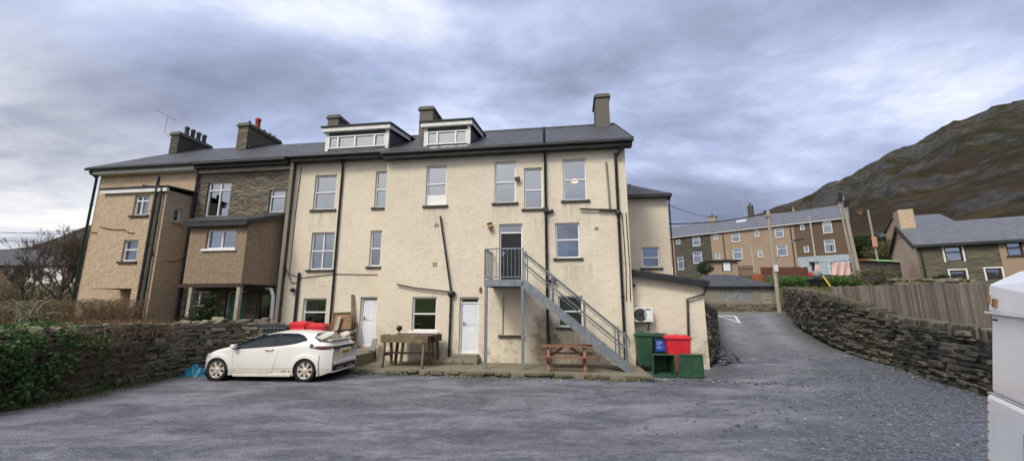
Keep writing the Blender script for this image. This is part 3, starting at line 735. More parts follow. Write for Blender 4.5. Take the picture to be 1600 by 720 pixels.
def window(T, r, n, rows=(.5,), cols=(), mat='upvc', sill='sill', fw=.055, dep=.11, tf=ident, curtain=None, name='window', bar=.05, panel=None, sillz=.05, lab=None, glass='glass'):
    s0, s1, z0, z1 = r; y0 = n+dep-.03; y1 = n+dep+.05; f = MB()
    e = .003
    f.box(s0+e, s0+fw, y0, y1, z0+e, z1-e).box(s1-fw, s1-e, y0, y1, z0+e, z1-e).box(s0+fw, s1-fw, y0, y1, z1-fw, z1-e).box(s0+fw, s1-fw, y0, y1, z0+e, z0+fw)
    for q in rows:
        z = z0+(z1-z0)*q; f.box(s0+fw, s1-fw, y0-.012, y1-.002, z-bar/2, z+bar/2)
    for q in cols:
        x = s0+(s1-s0)*q; f.box(x-bar/2, x+bar/2, y0+.003, y1-.004, z0+fw, z1-fw)
    if panel: f.box(s0+fw, s1-fw, y0+.01, y1-.006, z0+fw, z0+(z1-z0)*panel)
    f.v = [tf(p) for p in f.v]; o = T.part(name, f, M[mat], bevel=.006, label=lab)
    g = MB().quad((s0+fw, y0+.05, z0+fw), (s1-fw, y0+.05, z0+fw), (s1-fw, y0+.05, z1-fw), (s0+fw, y0+.05, z1-fw)); g.v = [tf(p) for p in g.v]
    T.part('pane', g, M[glass], parent=o)
    if curtain:
        c = MB(); yb = n+dep+.18
        for a, b in ([(0, 1)] if curtain == 'net' else [(0, .24), (.76, 1)]) if curtain != 'left' else [(0, .5)]:
            k = 14; xs_ = [s0+(s1-s0)*(a+(b-a)*i/k) for i in range(k+1)]
            zt = z1 if curtain != 'half' else (z0+z1)/2
            for i in range(k):
                c.quad((xs_[i], yb+.03*(i % 2), z0), (xs_[i+1], yb+.03*((i+1) % 2), z0), (xs_[i+1], yb+.03*((i+1) % 2), zt), (xs_[i], yb+.03*(i % 2), zt))
        c.v = [tf(p) for p in c.v]; T.part('curtain', c, M['curtain'], parent=o)
    if sill:
        q = MB().box(s0-.1, s1+.1, n-.07, n+.05, z0-.085, z0-.003); q.v = [tf(p) for p in q.v]; T.part('sill', q, M[sill], parent=o, bevel=.008)
    return o
def door(T, r, n, mat, frame='upvc', transom=0, dep=.12, panels='white', lab=None):
    s0, s1, z0, z1 = r; y0 = n+dep; e = .003; fw = .06; zt = z1-fw-(transom if transom else 0)
    f = MB().box(s0+.075, s1-.075, y0+.02, y0+.07, z0+.05, zt-.04)
    if panels == 'white':
        for za, zb in ((.08, .46), (.54, .94)):
            a, b = z0+(zt-z0)*za, z0+(zt-z0)*zb; w_ = s1-s0
            f.box(s0+w_*.22, s1-w_*.22, y0+.008, y0+.021, a, b)
    elif panels == 'board':
        w_ = s1-s0-.16
        for i in range(6): f.box(s0+.08+w_*i/6+.004, s0+.08+w_*(i+1)/6-.004, y0+.012, y0+.021, z0+.06, zt-.05)
    o = T.part('door', f, M[mat], bevel=.006, label=lab)
    q = MB().box(s0+e, s0+fw, y0-.02, y0+.06, z0+e, z1-e).box(s1-fw, s1-e, y0-.02, y0+.06, z0+e, z1-e).box(s0+fw, s1-fw, y0-.02, y0+.06, z1-fw, z1-e).box(s0+fw, s1-fw, y0-.03, y0+.06, z0+e, z0+.045)
    if transom: q.box(s0+fw, s1-fw, y0-.015, y0+.05, zt-.05, zt)
    T.part('frame', q, M[frame], parent=o, bevel=.005)
    if transom: T.part('pane', MB().quad((s0+fw, y0+.03, zt), (s1-fw, y0+.03, zt), (s1-fw, y0+.03, z1-fw), (s0+fw, y0+.03, z1-fw)), M['glass'], parent=o)
    h = MB().box(s0+.12, s0+.16, y0-.005, y0+.02, z0+.95, z0+1.12).bar((s0+.14, y0-.035, z0+1.05), (s0+.24, y0-.035, z0+1.05), .02, .02).bar((s0+.14, y0+.0, z0+1.05), (s0+.14, y0-.04, z0+1.05), .018, .018, (1, 0, 0))
    if mat != 'door_w' or True: T.part('handle', h, M['chrome'], parent=o)
    return o
def pipe(T, pts, r=.045, mat='black', name='drainpipe', lab=None, brackets=True):
    f = MB().tube(pts, r, 10)
    if brackets:
        for a, b in zip(pts, pts[1:]):
            a, b = Vector(a), Vector(b); L_ = (b-a).length
            if L_ < 1: continue
            for i in range(1, int(L_/1.3)+1):
                p = a.lerp(b, i*1.3/L_-.2); d = (b-a).normalized()*.03; f.tube([p-d, p+d], r*1.25, 10)
    return T.part(name, f, M[mat], label=lab)
def roof_gable(mb, s0, s1, n_e, z_e, n_r, z_r, n_b, th=.09):
    mb.slab([(s0, n_e, z_e), (s1, n_e, z_e), (s1, n_r, z_r), (s0, n_r, z_r)], th)
    mb.slab([(s1, n_b, z_e), (s0, n_b, z_e), (s0, n_r, z_r), (s1, n_r, z_r)], th)
def slope_z(n): return 8.05+(n+.35)*(2.7/4.65)
def chimney(T, s0, s1, n0, n1, z0, z1, mat, pots=(), potmat='pot', lab=None, cap=.07, potr=.1, poth=.42, base=True):
    f = MB().box(s0, s1, n0, n1, z0, z1-.12)
    o = T.part('chimney', f, M[mat], label=lab, bevel=.015)
    c = MB().box(s0-cap, s1+cap, n0-cap, n1+cap, z1-.2, z1-.1).box(s0-cap*.4, s1+cap*.4, n0-cap*.4, n1+cap*.4, z1-.1, z1)
    T.part('chimney_cap', c, M['chim'], parent=o, bevel=.012)
    if base: T.part('chimney_base', MB().box(s0-.05, s1+.05, n0-.05, n1+.05, z0, z0+.35), M['chim'], parent=o, bevel=.012)
    for p in pots:
        n_ = n0+(n1-n0)*p[0]; rr = potr*(p[1] if len(p) > 1 else 1); h = poth*(p[1] if len(p) > 1 else 1); s_ = (s0+s1)/2
        q = MB().lathe((s_, n_, z1), [(rr*1.05, 0), (rr, .05), (rr*.9, h*.75), (rr*1.12, h*.8), (rr*1.12, h*.9), (rr*.95, h), (rr*.7, h), (rr*.7, h*.6)], 14)
        T.part('chimney_pot', q, M[p[2] if len(p) > 2 else potmat], parent=o)
    return o
# ---------- cream building
CB = Thing('cream_building', 'long cream painted three storey building with black pipes, dormers and a steel staircase', 'building', FF, (-1, 0, 0))
T = CB; r_ = FF.rect; RN = .38
H = {}
H['w1'] = (-1.80, -.97, 5.95, 7.58); H['w2'] = (.94, 1.76, 5.96, 7.61); H['w3'] = r_(819, 262, 848, 326); H['w4'] = (3.55, 4.42, 5.96, 7.57)
H['w5'] = r_(868, 348, 906, 403); H['d1'] = (1.13, 2.01, 3.0, 5.14); H['w6'] = (-2.14, -1.2, 1.22, 2.45); H['d2'] = (-.33, .40, .45, 2.44)
H['w7'] = r_(872, 462, 911, 511); H['bl'] = r_(785, 462, 813, 523)
Hr = {'r1': (-6.83, -5.86, 6.05, 7.55), 'r2': (-4.12, -3.62, 6.05, 7.6), 'r3': r_(485, 363, 521, 421, RN), 'r4': (-4.18, -3.7, 3.66, 5.1), 'r5': (-6.84, -5.85, 1.35, 2.42), 'd3': (-4.42, -3.72, .62, 2.47)}
mb = MB(); wall(mb, -3.45, 5.85, -.1, 8.1, 0, list(H.values()))
wall(mb, -7.75, -3.45, -.1, 8.25, RN, list(Hr.values()))
mb.quad((-3.45, RN, -.1), (-3.45, 0, -.1), (-3.45, 0, 8.25), (-3.45, RN, 8.25))
shell(mb, -7.75, 5.85, 0, 8.6, -.1, 8.1, gable=10.7)
T.part('wall', mb, M['cream'])
T.part('blind_panel', MB().quad((H['bl'][0], .09, H['bl'][2]), (H['bl'][1], .09, H['bl'][2]), (H['bl'][1], .09, H['bl'][3]), (H['bl'][0], .09, H['bl'][3])), M['cream2'], label='blocked up window recess painted cream under the stair platform')
T.part('sill', MB().box(H['bl'][0]-.14, H['bl'][1]+.14, -.07, .05, H['bl'][2]-.09, H['bl'][2]-.003), M['sill'], bevel=.008)
w1 = window(T, H['w1'], 0, (.54, ), lab='sash window with a white panel in its lower third', panel=.27)
w_ = window(T, H['w2'], 0, curtain='sides'); window(T, H['w3'], 0, (.46,)); window(T, H['w4'], 0, (.5,)); window(T, H['w5'], 0, (.52,), curtain='left')
window(T, H['w6'], 0, (.5,), sill='upvc', curtain=None, lab='ground floor window reflecting a green bank'); window(T, H['w7'], 0, (.5,), curtain='net')
door(T, H['d1'], 0, 'door_dk', transom=.24, panels='none', lab='charcoal upper door at the head of the steel stairs')
door(T, H['d2'], 0, 'door_w', transom=.12, lab='white panelled back door with a narrow light over it')
window(T, Hr['r1'], RN, (.5,), curtain='sides'); window(T, Hr['r2'], RN, (.5,)); window(T, Hr['r3'], RN, (.5,), (.5,), curtain='net'); window(T, Hr['r4'], RN, (.5,)); window(T, Hr['r5'], RN, (.5,), sill='upvc')
door(T, Hr['d3'], RN, 'door_w', lab='plain white door beside the leaning boards')
# slate roof slopes over the main and recessed fronts
mb = MB(); roof_gable(mb, -3.52, 6.1, -.35, 8.05, 4.3, 10.75, 8.95)
mb.slab([(-7.85, -.02, slope_z(-.02)), (-3.52, -.02, slope_z(-.02)), (-3.52, 4.3, 10.75), (-7.85, 4.3, 10.75)], .09)
mb.slab([(-3.52, 8.95, 8.05), (-7.85, 8.95, 8.05), (-7.85, 4.3, 10.75), (-3.52, 4.3, 10.75)], .09)
T.part('roof', mb, M['slate'])
mb = MB()
for i in range(30):
    s = -7.85+i*.465; mb.tube([(s, 4.3, 10.84), (s+.455, 4.3, 10.84)], .09, 8)
T.part('ridge_tiles', mb, M['slate'])
mb = MB().box(-3.5, 6.08, -.36, -.02, 7.86, 8.02).box(-3.45, 6.08, -.33, -.30, 8.02, 8.1).box(-7.8, -3.5, -.04, RN-.02, 8.08, 8.22)
T.part('fascia', mb, M['black'])
gut = MB().tube([(-3.55, -.42, 8.03), (6.12, -.42, 8.03)], .065, 8).tube([(-7.8, -.1, 8.23), (-3.55, -.1, 8.23)], .065, 8)
T.part('gutter', gut, M['black'])
mb = MB().slab([(6.1, -.35, 8.0), (6.13, -.35, 8.0), (6.13, 4.3, 10.7), (6.1, 4.3, 10.7)], .16).slab([(6.13, 8.95, 8.0), (6.1, 8.95, 8.0), (6.1, 4.3, 10.7), (6.13, 4.3, 10.7)], .16)
T.part('barge_board', mb, M['black'])
def P3(px, py, n): s, z = FF.pix(px, py, n); return (s, n, z)
# dormers
def dormer(s0, s1, z0, z1, cols, lab):
    n0 = .4; d = MB()
    wall(d, s0, s1, z0-.25, z1+.2, n0, [(s0+.12, s1-.12, z0, z1)], .1)
    d.quad((s0, 3, z0-.3), (s0, n0, z0-.3), (s0, n0, z1+.2), (s0, 3, z1+.5)).quad((s1, n0, z0-.3), (s1, 3, z0-.3), (s1, 3, z1+.5), (s1, n0, z1+.2))
    o = T.part('dormer', d, M['slate'], label=lab)
    f = MB().box(s0-.02, s0+.12, n0-.02, n0+.06, z0-.1, z1+.18).box(s1-.12, s1+.02, n0-.02, n0+.06, z0-.1, z1+.18).box(s0-.12, s1+.12, n0-.17, n0+.0, z1+.17, z1+.34)
    f.slab([(s1+.1, n0, z1+.17), (s1+.13, n0, z1+.17), (s1+.13, 2.4, z1+.5), (s1+.1, 2.4, z1+.5)], .17)
    f.slab([(s0-.13, n0, z1+.17), (s0-.1, n0, z1+.17), (s0-.1, 2.4, z1+.5), (s0-.13, 2.4, z1+.5)], .17)
    T.part('dormer_fascia', f, M['white'], parent=o)
    rf = MB().slab([(s0-.18, n0-.22, z1+.35), (s1+.18, n0-.22, z1+.35), (s1+.18, 2.9, z1+.75), (s0-.18, 2.9, z1+.75)], .06)
    T.part('dormer_roof', rf, M['black'], parent=o)
    fr = MB(); a, b = s0+.12, s1-.12
    e = .05
    fr.box(a, b, n0-.03, n0+.05, z0, z0+e).box(a, b, n0-.03, n0+.05, z1-e, z1)
    for x in (a, b-e): fr.box(x, x+e, n0-.033, n0+.053, z0+e, z1-e)
    for q in cols: x = a+(b-a)*q; fr.box(x-.035, x+.035, n0-.036, n0+.05, z0+e, z1-e)
    T.part('dormer_window', fr, M['upvc'], parent=o, bevel=.006)
    T.part('dormer_pane', MB().quad((a, n0+.03, z0), (b, n0+.03, z0), (b, n0+.03, z1), (a, n0+.03, z1)), M['glass'], parent=o)
dormer(-6.50, -3.68, 8.70, 9.26, (.17, .47, .81), 'wide flat roofed dormer with four panes')
dormer(-2.10, -.17, 8.62, 9.20, (.26, .72), 'smaller flat roofed dormer with three panes')
chimney(T, -8.35, -7.85+.1, 3.1, 5.0, 9.6, 11.75, 'chim', lab='rendered chimney behind the wide dormer')
chimney(T, -3.45, -2.75, 3.1, 4.9, 9.6, 11.85, 'chim', lab='rendered chimney behind the smaller dormer')
chimney(T, 5.16, 5.80, 3.7, 5.1, 9.9, 12.2, 'chim', lab='tall rendered chimney at the gable end')
# pipes
n_ = -.09
sp = FF.pix(854, 400, n_)[0]
pipe(T, [(sp, n_, .25), (sp, n_, 7.8), (sp, -.42, 8.02), (sp, -.47, 8.7)], .048, lab='soil pipe rising past the eaves')
mb = MB().box(sp-.09, sp+.09, n_-.09, n_+.07, FF.pix(855, 328, n_)[1]-.09, FF.pix(855, 328, n_)[1]+.09); z = FF.pix(862, 330, n_)[1]; mb.tube([(sp, n_, z-.05), (sp+.28, n_, z+.03)], .06, 8)
z = FF.pix(862, 438, n_)[1]; mb.tube([(sp-.02, n_, z), (sp+.24, n_, z)], .055, 8)
T.part('pipe_junction', mb, M['black'])
a = [P3(978, 234, -.4), P3(972, 238, -.25), P3(961, 250, n_), P3(964, 330, n_), P3(969, 420, n_), P3(976, 560, n_)]; sx_ = a[2][0]
a = [(5.75, -.42, 7.95), (5.72, -.35, 7.8), (sx_+.02, n_, 7.5), (sx_+.02, n_, .3)]
pipe(T, a, .05, lab='rainwater pipe near the right corner')
z1_ = FF.pix(960, 328, n_)[1]
pipe(T, [(FF.pix(906, 327, n_)[0], n_, z1_+.08), (sx_, n_, z1_-.02)], .035, brackets=False, name='waste_pipe')
T.part('pipe_junction', MB().lathe((sx_+.02, n_, z1_-.12), [(.06, -.1), (.1, -.05), (.1, .05), (.06, .1)], 10).tube([(sx_-.65, n_, z1_+.02), (sx_, n_, z1_-.02)], .05, 8), M['black'])
pipe(T, [P3(947, 253, -.05), P3(951, 300, -.05), P3(953, 328, -.05)], .035, 'conc', name='waste_pipe', lab='bare patch pipe chased into the wall')
xj, zj = FF.pix(705, 457, n_)
pipe(T, [(FF.pix(688, 338, n_)[0], n_, FF.pix(688, 338, n_)[1]), (xj, n_, zj)], .035, brackets=False, name='waste_pipe', lab='slanting waste pipe in the middle of the wall')
pipe(T, [(FF.pix(620, 444, n_)[0], n_, FF.pix(620, 444, n_)[1]), (FF.pix(650, 450, n_)[0], n_, FF.pix(650, 450, n_)[1]), (xj, n_, zj+.02)], .03, brackets=False, name='waste_pipe')
pipe(T, [(xj, n_, zj), (xj-.02, n_, .35)], .045, name='waste_pipe')
T.part('hopper', MB().lathe((xj, n_, zj-.06), [(.05, -.14), (.13, -.02), (.14, .1), (.1, .1)], 12).box(xj-.02, xj+.16, n_-.03, n_+.04, zj-.1, zj), M['black'])
a = [P3(537, 250, RN-.07), P3(530, 330, RN-.07), P3(513, 500, RN-.07)]; sa = a[1][0]
pipe(T, [(sa, -.1, 8.2), (sa, RN-.07, 7.9), (sa, RN-.07, .6)], .042, lab='rainwater pipe between the recessed windows')
sa = FF.pix(466, 440, RN-.07)[0]
pipe(T, [(sa, RN-.07, FF.pix(468, 426, RN-.07)[1]), (sa, RN-.07, .8)], .055, lab='short black pipe at the left end')
T.part('wall_lamp', MB().ball((sa-.18, RN-.12, 2.75), .09).tube([(sa-.18, RN-.1, 2.75), (sa, RN-.07, 2.8)], .02, 6), M['black'])
# cables
def cabl(T, pts, r=.010, sag=0, name='cable', mat='cable', parent=None):
    q = []
    for a, b in zip(pts, pts[1:]):
        a, b = Vector(a), Vector(b)
        for i in range(10): t_ = i/10; p = a.lerp(b, t_); p.z -= sag*4*t_*(1-t_); q.append(p)
    q.append(Vector(pts[-1])); return T.part(name, MB().tube(q, r, 5), M[mat], parent)
cabl(T, [P3(452, 428, RN-.03), P3(470, 434, RN-.03), P3(520, 428, RN-.03), P3(590, 429, RN-.03)], .013)
cabl(T, [P3(471, 262, RN-.02), P3(462, 330, RN-.02), P3(452, 428, RN-.02)], .013)
cabl(T, [P3(445, 434, RN-.03), P3(447, 420, RN-.03), P3(456, 442, RN-.03), P3(466, 440, RN-.03)], .013)
for px in (972, 978): cabl(T, [P3(px, 332, -.03), P3(px+6, 420, -.03), P3(px+7, 470, -.03)], .014)
# vents, lamps, cameras
for px, py in ((682, 352), (679.5, 413)):
    s, z = FF.pix(px, py); v = MB()
    for i in (-1, 1):
        for j in (-1, 1): v.box(s+i*.045-.03, s+i*.045+.03, -.012, .01, z+j*.045-.03, z+j*.045+.03)
    T.part('air_vent', v, M['wood'])
s, z = FF.pix(809, 281); T.part('floodlight', MB().box(s-.1, s+.1, -.16, -.08, z-.08, z+.07).box(s-.03, s+.03, -.08, .0, z-.02, z+.03), M['black'], bevel=.01)
s, z = FF.pix(766, 350); T.part('security_camera', MB().bar((s-.08, -.18, z-.04), (s+.08, -.1, z+.02), .07, .07).tube([(s, -.14, z), (s, 0, z+.03)], .018, 6), M['black'])
s, z = FF.pix(767, 357); T.part('outside_lamp', MB().ball((s, -.12, z), .085).lathe((s, -.12, z), [(.03, .15), (.10, .06), (.11, .03)], 10).tube([(s, -.12, z+.13), (s, 0, z+.15)], .014, 6), M['brass'])
s, z = FF.pix(821, 397); T.part('key_safe', MB().box(s-.05, s+.05, -.05, .0, z-.08, z+.08), M['black'], bevel=.012)
s, z = FF.pix(866, 438); T.part('outside_lamp', MB().ball((s, -.13, z), .1, 10, (1, 1, .8)).tube([(s, -.1, z), (s, 0, z+.02)], .03, 6), M['black'])
s, z = FF.pix(751, 452); T.part('alarm_bell', MB().lathe((s, 0, z), [(.001, -.1), (.06, -.1), (.075, -.03), (.075, 0)], 12, 'y').v and MB().box(s-.04, s+.04, -.06, 0, z-.1, z+.08), M['rust'], bevel=.015)
s, z = FF.pix(932, 357); T.part('air_brick', MB().box(s-.07, s+.07, -.01, .0, z-.05, z+.05), M['conc'])
# ---------- rear wing and lean-to
RW_T = Thing('rear_wing', 'cream rear wing with hipped slate roof and one window beyond the main gable', 'building', FF, (7, 3, 0))
T = RW_T; a, b = FF.pix(1047, 380, 3)[0], FF.pix(1042, 303, 3)[1]-.05
hw = r_(1003, 386, 1031, 418, 3)
mb = MB(); wall(mb, 5.86, a, -.1, b, 3, [hw]); shell(mb, 5.86, a, 3, 8, -.1, b); T.part('wall', mb, M['cream2'])
window(T, hw, 3, (.5,), curtain='net')
e = .3; mb = MB(); z0 = b
pts = [(5.86, 3-e, z0), (a+e*.4, 3-e, z0), (a+e*.4, 8+e, z0), (5.86, 8+e, z0), (5.86, 5.0, z0+1.15), (a-1.3, 5.0, z0+1.15), (a-1.3, 6.3, z0+1.15), (5.86, 6.3, z0+1.15)]
mb.add(pts, [(0, 1, 5, 4), (1, 2, 6, 5), (2, 3, 7, 6), (4, 5, 6, 7), (3, 2, 1, 0)])
T.part('roof', mb, M['slate']); T.part('fascia', MB().box(5.86, a+.1, 2.66, 2.98, z0-.14, z0-.01).box(a+.02, a+.14, 2.66, 8.3, z0-.14, z0-.01), M['black'])
pipe(T, [(a+.1, 2.8, b-.1), (a+.06, 2.93, b-.35), (a+.06, 2.93, 3.2)], .03, brackets=False)
mb = MB()
for i in range(5): mb.box(5.95+i*.2, 6.1+i*.2, 5.55, 5.65, z0+1.16, z0+1.34+(.08 if i % 2 else 0))
T.part('ridge_crest', mb, M['redpot'], label='red clay ridge crest')
LT = Thing('lean_to', 'low cream lean-to with a sloping black fascia and an air conditioning unit', 'outbuilding', FF, (7, .6, 0)); T = LT
zl, zr = FF.pix(985, 424, .6)[1], FF.pix(1100, 441, .6)[1]; sr = FF.pix(1102, 490, .6)[0]
mb = MB().add([(5.86, .6, -.1), (sr, .6, -.1), (sr, .6, zr), (5.86, .6, zl)], [(0, 1, 2, 3)]).add([(sr, .6, -.1), (sr, 2.98, -.1), (sr, 2.98, zr), (sr, .6, zr)], [(0, 1, 2, 3)])
T.part('wall', mb, M['cream'])
T.part('roof', MB().slab([(5.87, .35, zl), (sr+.12, .35, zr-.02), (sr+.12, 2.98, zr-.02), (5.87, 2.98, zl)], .08), M['slate'])
T.part('fascia', MB().bar((5.87, .42, zl-.06), (sr+.14, .42, zr-.08), .24, .17), M['black'])
pipe(T, [(sr+.1, .45, zr-.15), (sr-.03, .5, zr-.42), (FF.pix(1074, 467, .5)[0], .5, FF.pix(1074, 467, .5)[1]), (FF.pix(1075, 530, .5)[0], .5, .5)], .04, brackets=False)
s, z = FF.pix(990, 446, .6); T.part('pipe_stub', MB().tube([(s, .6, z), (s, .45, z)], .05, 10), M['black'])
for px in (981, 984): cabl(T, [P3(px, 425, .56), P3(px+4, 470, .56), P3(px+3, 480, .56)], .014, mat='rust')
cabl(T, [P3(984, 482, .56), P3(987, 545, .56)], .02)
AC = Thing('air_conditioner', 'white air conditioning unit with a round dark fan grille on the lean-to wall', 'air conditioner', FF, (6.5, .3, 1.4)); T = AC
s0, s1, z0, z1 = r_(988.5, 480, 1021, 503, .24); o = T.part('casing', MB().box(s0, s1, .24, .53, z0, z1), M['white'], bevel=.02)
c = ((s0*.63+s1*.37), .235, (z0+z1)/2); rr = (z1-z0)*.40
T.part('fan_opening', MB().disc((c[0], .232, c[2]), rr, 28), M['pot'])
g = MB()
for k in range(1, 6): g.v += []; ring = [(c[0]+rr*k/5*math.cos(t_*math.pi/14), .222, c[2]+rr*k/5*math.sin(t_*math.pi/14)) for t_ in range(29)]; g.tube(ring, .004 if k < 5 else .012, 5)
for k in range(8): a_ = k*math.pi/4; g.bar((c[0], .22, c[2]), (c[0]+rr*math.cos(a_), .22, c[2]+rr*math.sin(a_)), .006, .006)
g.disc((c[0], .216, c[2]), rr*.2, 14); T.part('fan_grille', g, M['rubber'])
T.part('badge', MB().box(s1-.27, s1-.08, .232, .239, z1-.09, z1-.05), simple('blue_grey_badge', (.06, .12, .22), .5), label='small blue grey maker badge')
T.part('bracket', MB().bar((s0+.1, .25, z0-.02), (s0+.1, .6, z0-.02), .04, .04).bar((s1-.15, .25, z0-.02), (s1-.15, .6, z0-.02), .04, .04).bar((s1-.15, .3, z0-.04), (s1-.15, .6, z0-.3), .03, .03), M['black'])
T.part('side_louvres', MB().box(s1-.3, s1-.06, .228, .239, z0+.1, z1-.16), M['van'])
# ---------- pebble-dashed house
PD = Thing('pebble_dashed_house', 'tan pebble dashed end house with a projecting bay and green rain pipe', 'house', FF, (-15, .2, 0)); T = PD; PN = .2
mb = MB(); wall(mb, -17.35, -12.3, 0, 8.15, PN, []); shell(mb, -17.35, -12.3, PN, 8.4, 0, 8.15, gable=10.7)
T.part('wall', mb, M['tan'])
BN = -1.0; bl, br = -15.27, -12.32; wa = r_(209, 305, 232, 336, BN); wb = r_(191, 375, 214, 408, BN)
mb = MB(); wall(mb, bl, br, 2.8, 6.75, BN, [wa, wb]); wall(mb, -13.2, br, 0, 2.8, BN, [])
mb.quad((bl, PN, 2.8), (bl, BN, 2.8), (bl, BN, 6.75), (bl, PN, 6.75)).quad((bl, BN, 2.8), (bl, PN, 2.8), (-13.2, PN, 2.8), (-13.2, BN, 2.8)).quad((-13.2, PN, 0), (-13.2, BN, 0), (-13.2, BN, 2.8), (-13.2, PN, 2.8))
sw = (-.58, -.24, 5.55, 6.1)
q = MB(); wall(q, BN, PN, 0, 6.75, 0, [sw]); tf = lambda p: (br-p[1], p[0], p[2]); q.v = [tf(p) for p in q.v]; mb.add(q.v, q.f)
T.part('bay', mb, M['tan'], label='projecting pebble dashed bay with an open porch under its left half')
window(T, wa, BN, (.72,), (.42,), curtain='net'); window(T, wb, BN, (.55,), (.0,), curtain='net'); window(T, sw, 0, (), (), tf=tf, sill='tan', curtain='net')
T.part('bay_roof', MB().slab([(bl-.15, BN-.15, 6.83), (br+.12, BN-.15, 6.83), (br+.12, PN, 6.93), (bl-.15, PN, 6.93)], .06), M['black'])
T.part('bay_fascia', MB().box(bl-.1, br+.08, BN-.11, BN-.005, 6.66, 6.82), M['white'])
mb = MB(); roof_gable(mb, -17.6, -12.2, -.2, 8.13, 4.3, 10.75, 8.8); T.part('roof', mb, M['slate'])
T.part('fascia', MB().box(-17.6, -12.25, -.12, PN-.004, 7.93, 8.12), M['white'])
T.part('gutter', MB().tube([(-17.6, -.26, 8.12), (-12.25, -.26, 8.12)], .06, 8), M['black'])
pipe(T, [(-17.45, -.2, 8.05), (-17.42, .1, 7.8), (-17.42, .1, .9)], .05, 'green_d', lab='green rain pipe down the outer corner')
s = FF.pix(236, 390, BN-.08)[0]
pipe(T, [(s-.2, BN-.09, 7.3), (s-.2, BN-.09, 1.6)], .055, lab='soil pipe on the bay'); pipe(T, [(s+.05, BN-.09, 6.9), (s+.05, BN-.09, 1.6)], .045)
pipe(T, [(s-.9, BN-.09, 6.95), (s+.05, BN-.09, 6.8)], .03, brackets=False)
pipe(T, [(br+.1, PN-.09, 7.9), (br+.1, PN-.09, 1.2)], .05, lab='black pipe on the party line')
cabl(T, [(-17.3, PN-.03, 5.35), (-16.3, PN-.03, 5.35), (-15.3, PN-.03, 5.55), (bl+.1, BN-.03, 5.3), (-14, BN-.03, 5.15), (-13.5, BN-.03, 5.0)], .014, .06)
cabl(T, [(s, BN-.03, 4.3), (br-.1, BN-.03, 4.05), (br+.03, -.4, 3.9), (br+.03, .1, 4.1)], .014, .05)
x = FF.pix(170, 350, PN); T.part('wall_lamp', MB().ball((x[0], PN-.1, x[1]), .09), M['black'])
x = FF.pix(175, 377, PN); T.part('flue', MB().tube([(x[0], PN, x[1]), (x[0]+.12, PN-.3, x[1]-.03)], .045, 8), M['white'])
chimney(T, -17.35, -16.85, 3.0, 5.0, 9.6, 11.35, 'stone_dk', [(.30, 1.1), (.48, 1.1), (.66, 1.1), (.84, 1.1)], lab='dark chimney with four grey pots', poth=.5)
ae = MB(); s_, n2, z_ = -17.5, 3.2, 10.5; ae.tube([(s_, n2, z_), (s_-.05, n2, z_+.5), (s_-.55, n2, z_+1.0), (s_-.5, n2, z_+1.9)], .018, 6)
ae.bar((s_-.9, n2-.3, z_+2.15), (s_-.2, n2+.2, z_+1.75), .02, .02)
for i in range(7): p = Vector((s_-.9, n2-.3, z_+2.15)).lerp(Vector((s_-.2, n2+.2, z_+1.75)), i/6); ae.bar((p.x-.12, p.y+.17, p.z), (p.x+.12, p.y-.17, p.z), .008, .008)
T.part('aerial', ae, M['steel_w'])
# ---------- stone house
SH = Thing('stone_house', 'rubble stone house with brown rendered box bay on posts and a green door', 'house', FF, (-10, .2, 0)); T = SH
ha = r_(322, 284, 359, 338, PN); hb = r_(420, 296, 445, 332, PN); hc = (-12.0, -10.9, 1.1, 2.72); hd = (-10.15, -9.25, .9, 2.72); he = (-8.75, -8.15, 1.0, 2.62)
mb = MB(); wall(mb, -12.3, -7.75, 0, 8.15, PN, [ha, hb, hc, hd, he]); shell(mb, -12.3, -7.75, PN, 8.4, 0, 8.15); T.part('wall', mb, M['stone'])
window(T, ha, PN, (.76,), (.5,), curtain=None); window(T, hb, PN, (.7,)); window(T, hc, PN, (.64,), (.5,), curtain='net')
door(T, hd, PN, 'door_gr', panels='none', lab='green front door with a wreath'); window(T, he, PN, (), (), mat='wood_br', curtain='left', sill=None, lab='narrow brown framed window beside the white pipe')
T.part('wreath', MB().tube([((hd[0]+hd[1])/2+.1*math.cos(k*.524), PN+.1, 2.0+.13*math.sin(k*.524)) for k in range(13)], .03, 6), M['black'])
SN = -1.3; a_, b_ = -10.65, -8.22
hw = (lambda p, q: (p[0], q[0], q[1], p[1]))(FF.pix(324, 359, SN), FF.pix(366, 388, SN))
mb = MB(); wall(mb, a_, b_, 2.93, 5.2, SN, [hw]); mb.quad((b_, SN, 2.93), (-7.95, PN, 2.93), (-7.95, PN, 5.65), (b_, SN, 5.2)).quad((a_-1.2, PN, 2.93), (a_, SN, 2.93), (a_, SN, 5.2), (a_-1.2, PN, 5.65)).add([(a_, SN, 2.93), (a_-1.2, PN, 2.93), (-7.95, PN, 2.93), (b_, SN, 2.93)], [(0, 1, 2, 3)])
T.part('bay', mb, M['brown_r'], label='brown rendered first floor bay carried on posts')
window(T, hw, SN, (), (.5,), curtain='net', sill='upvc')
T.part('bay_roof', MB().slab([(a_-.1, SN-.2, 5.2), (b_+.12, SN-.2, 5.2), (-7.85, PN, 5.8), (a_-1.3, PN, 5.8)], .09), M['slate'])
T.part('bay_fascia', MB().box(a_-.1, b_+.1, SN-.22, SN-.12, 5.07, 5.2).bar((b_+.1, SN-.2, 5.14), (-7.85, PN-.05, 5.72), .06, .14), M['black'])
mb = MB(); 
T.part('beam', MB().box(a_-.2, b_+.05, SN+.02, SN+.14, 2.8, 2.925), M['wood_dk'])
for px in (297, 372): s = FF.pix(px, 470, SN+.08)[0]; T.part('post', MB().box(s-.07, s+.07, SN+.02, SN+.16, .7, 2.8), M['pole'], bevel=.01)
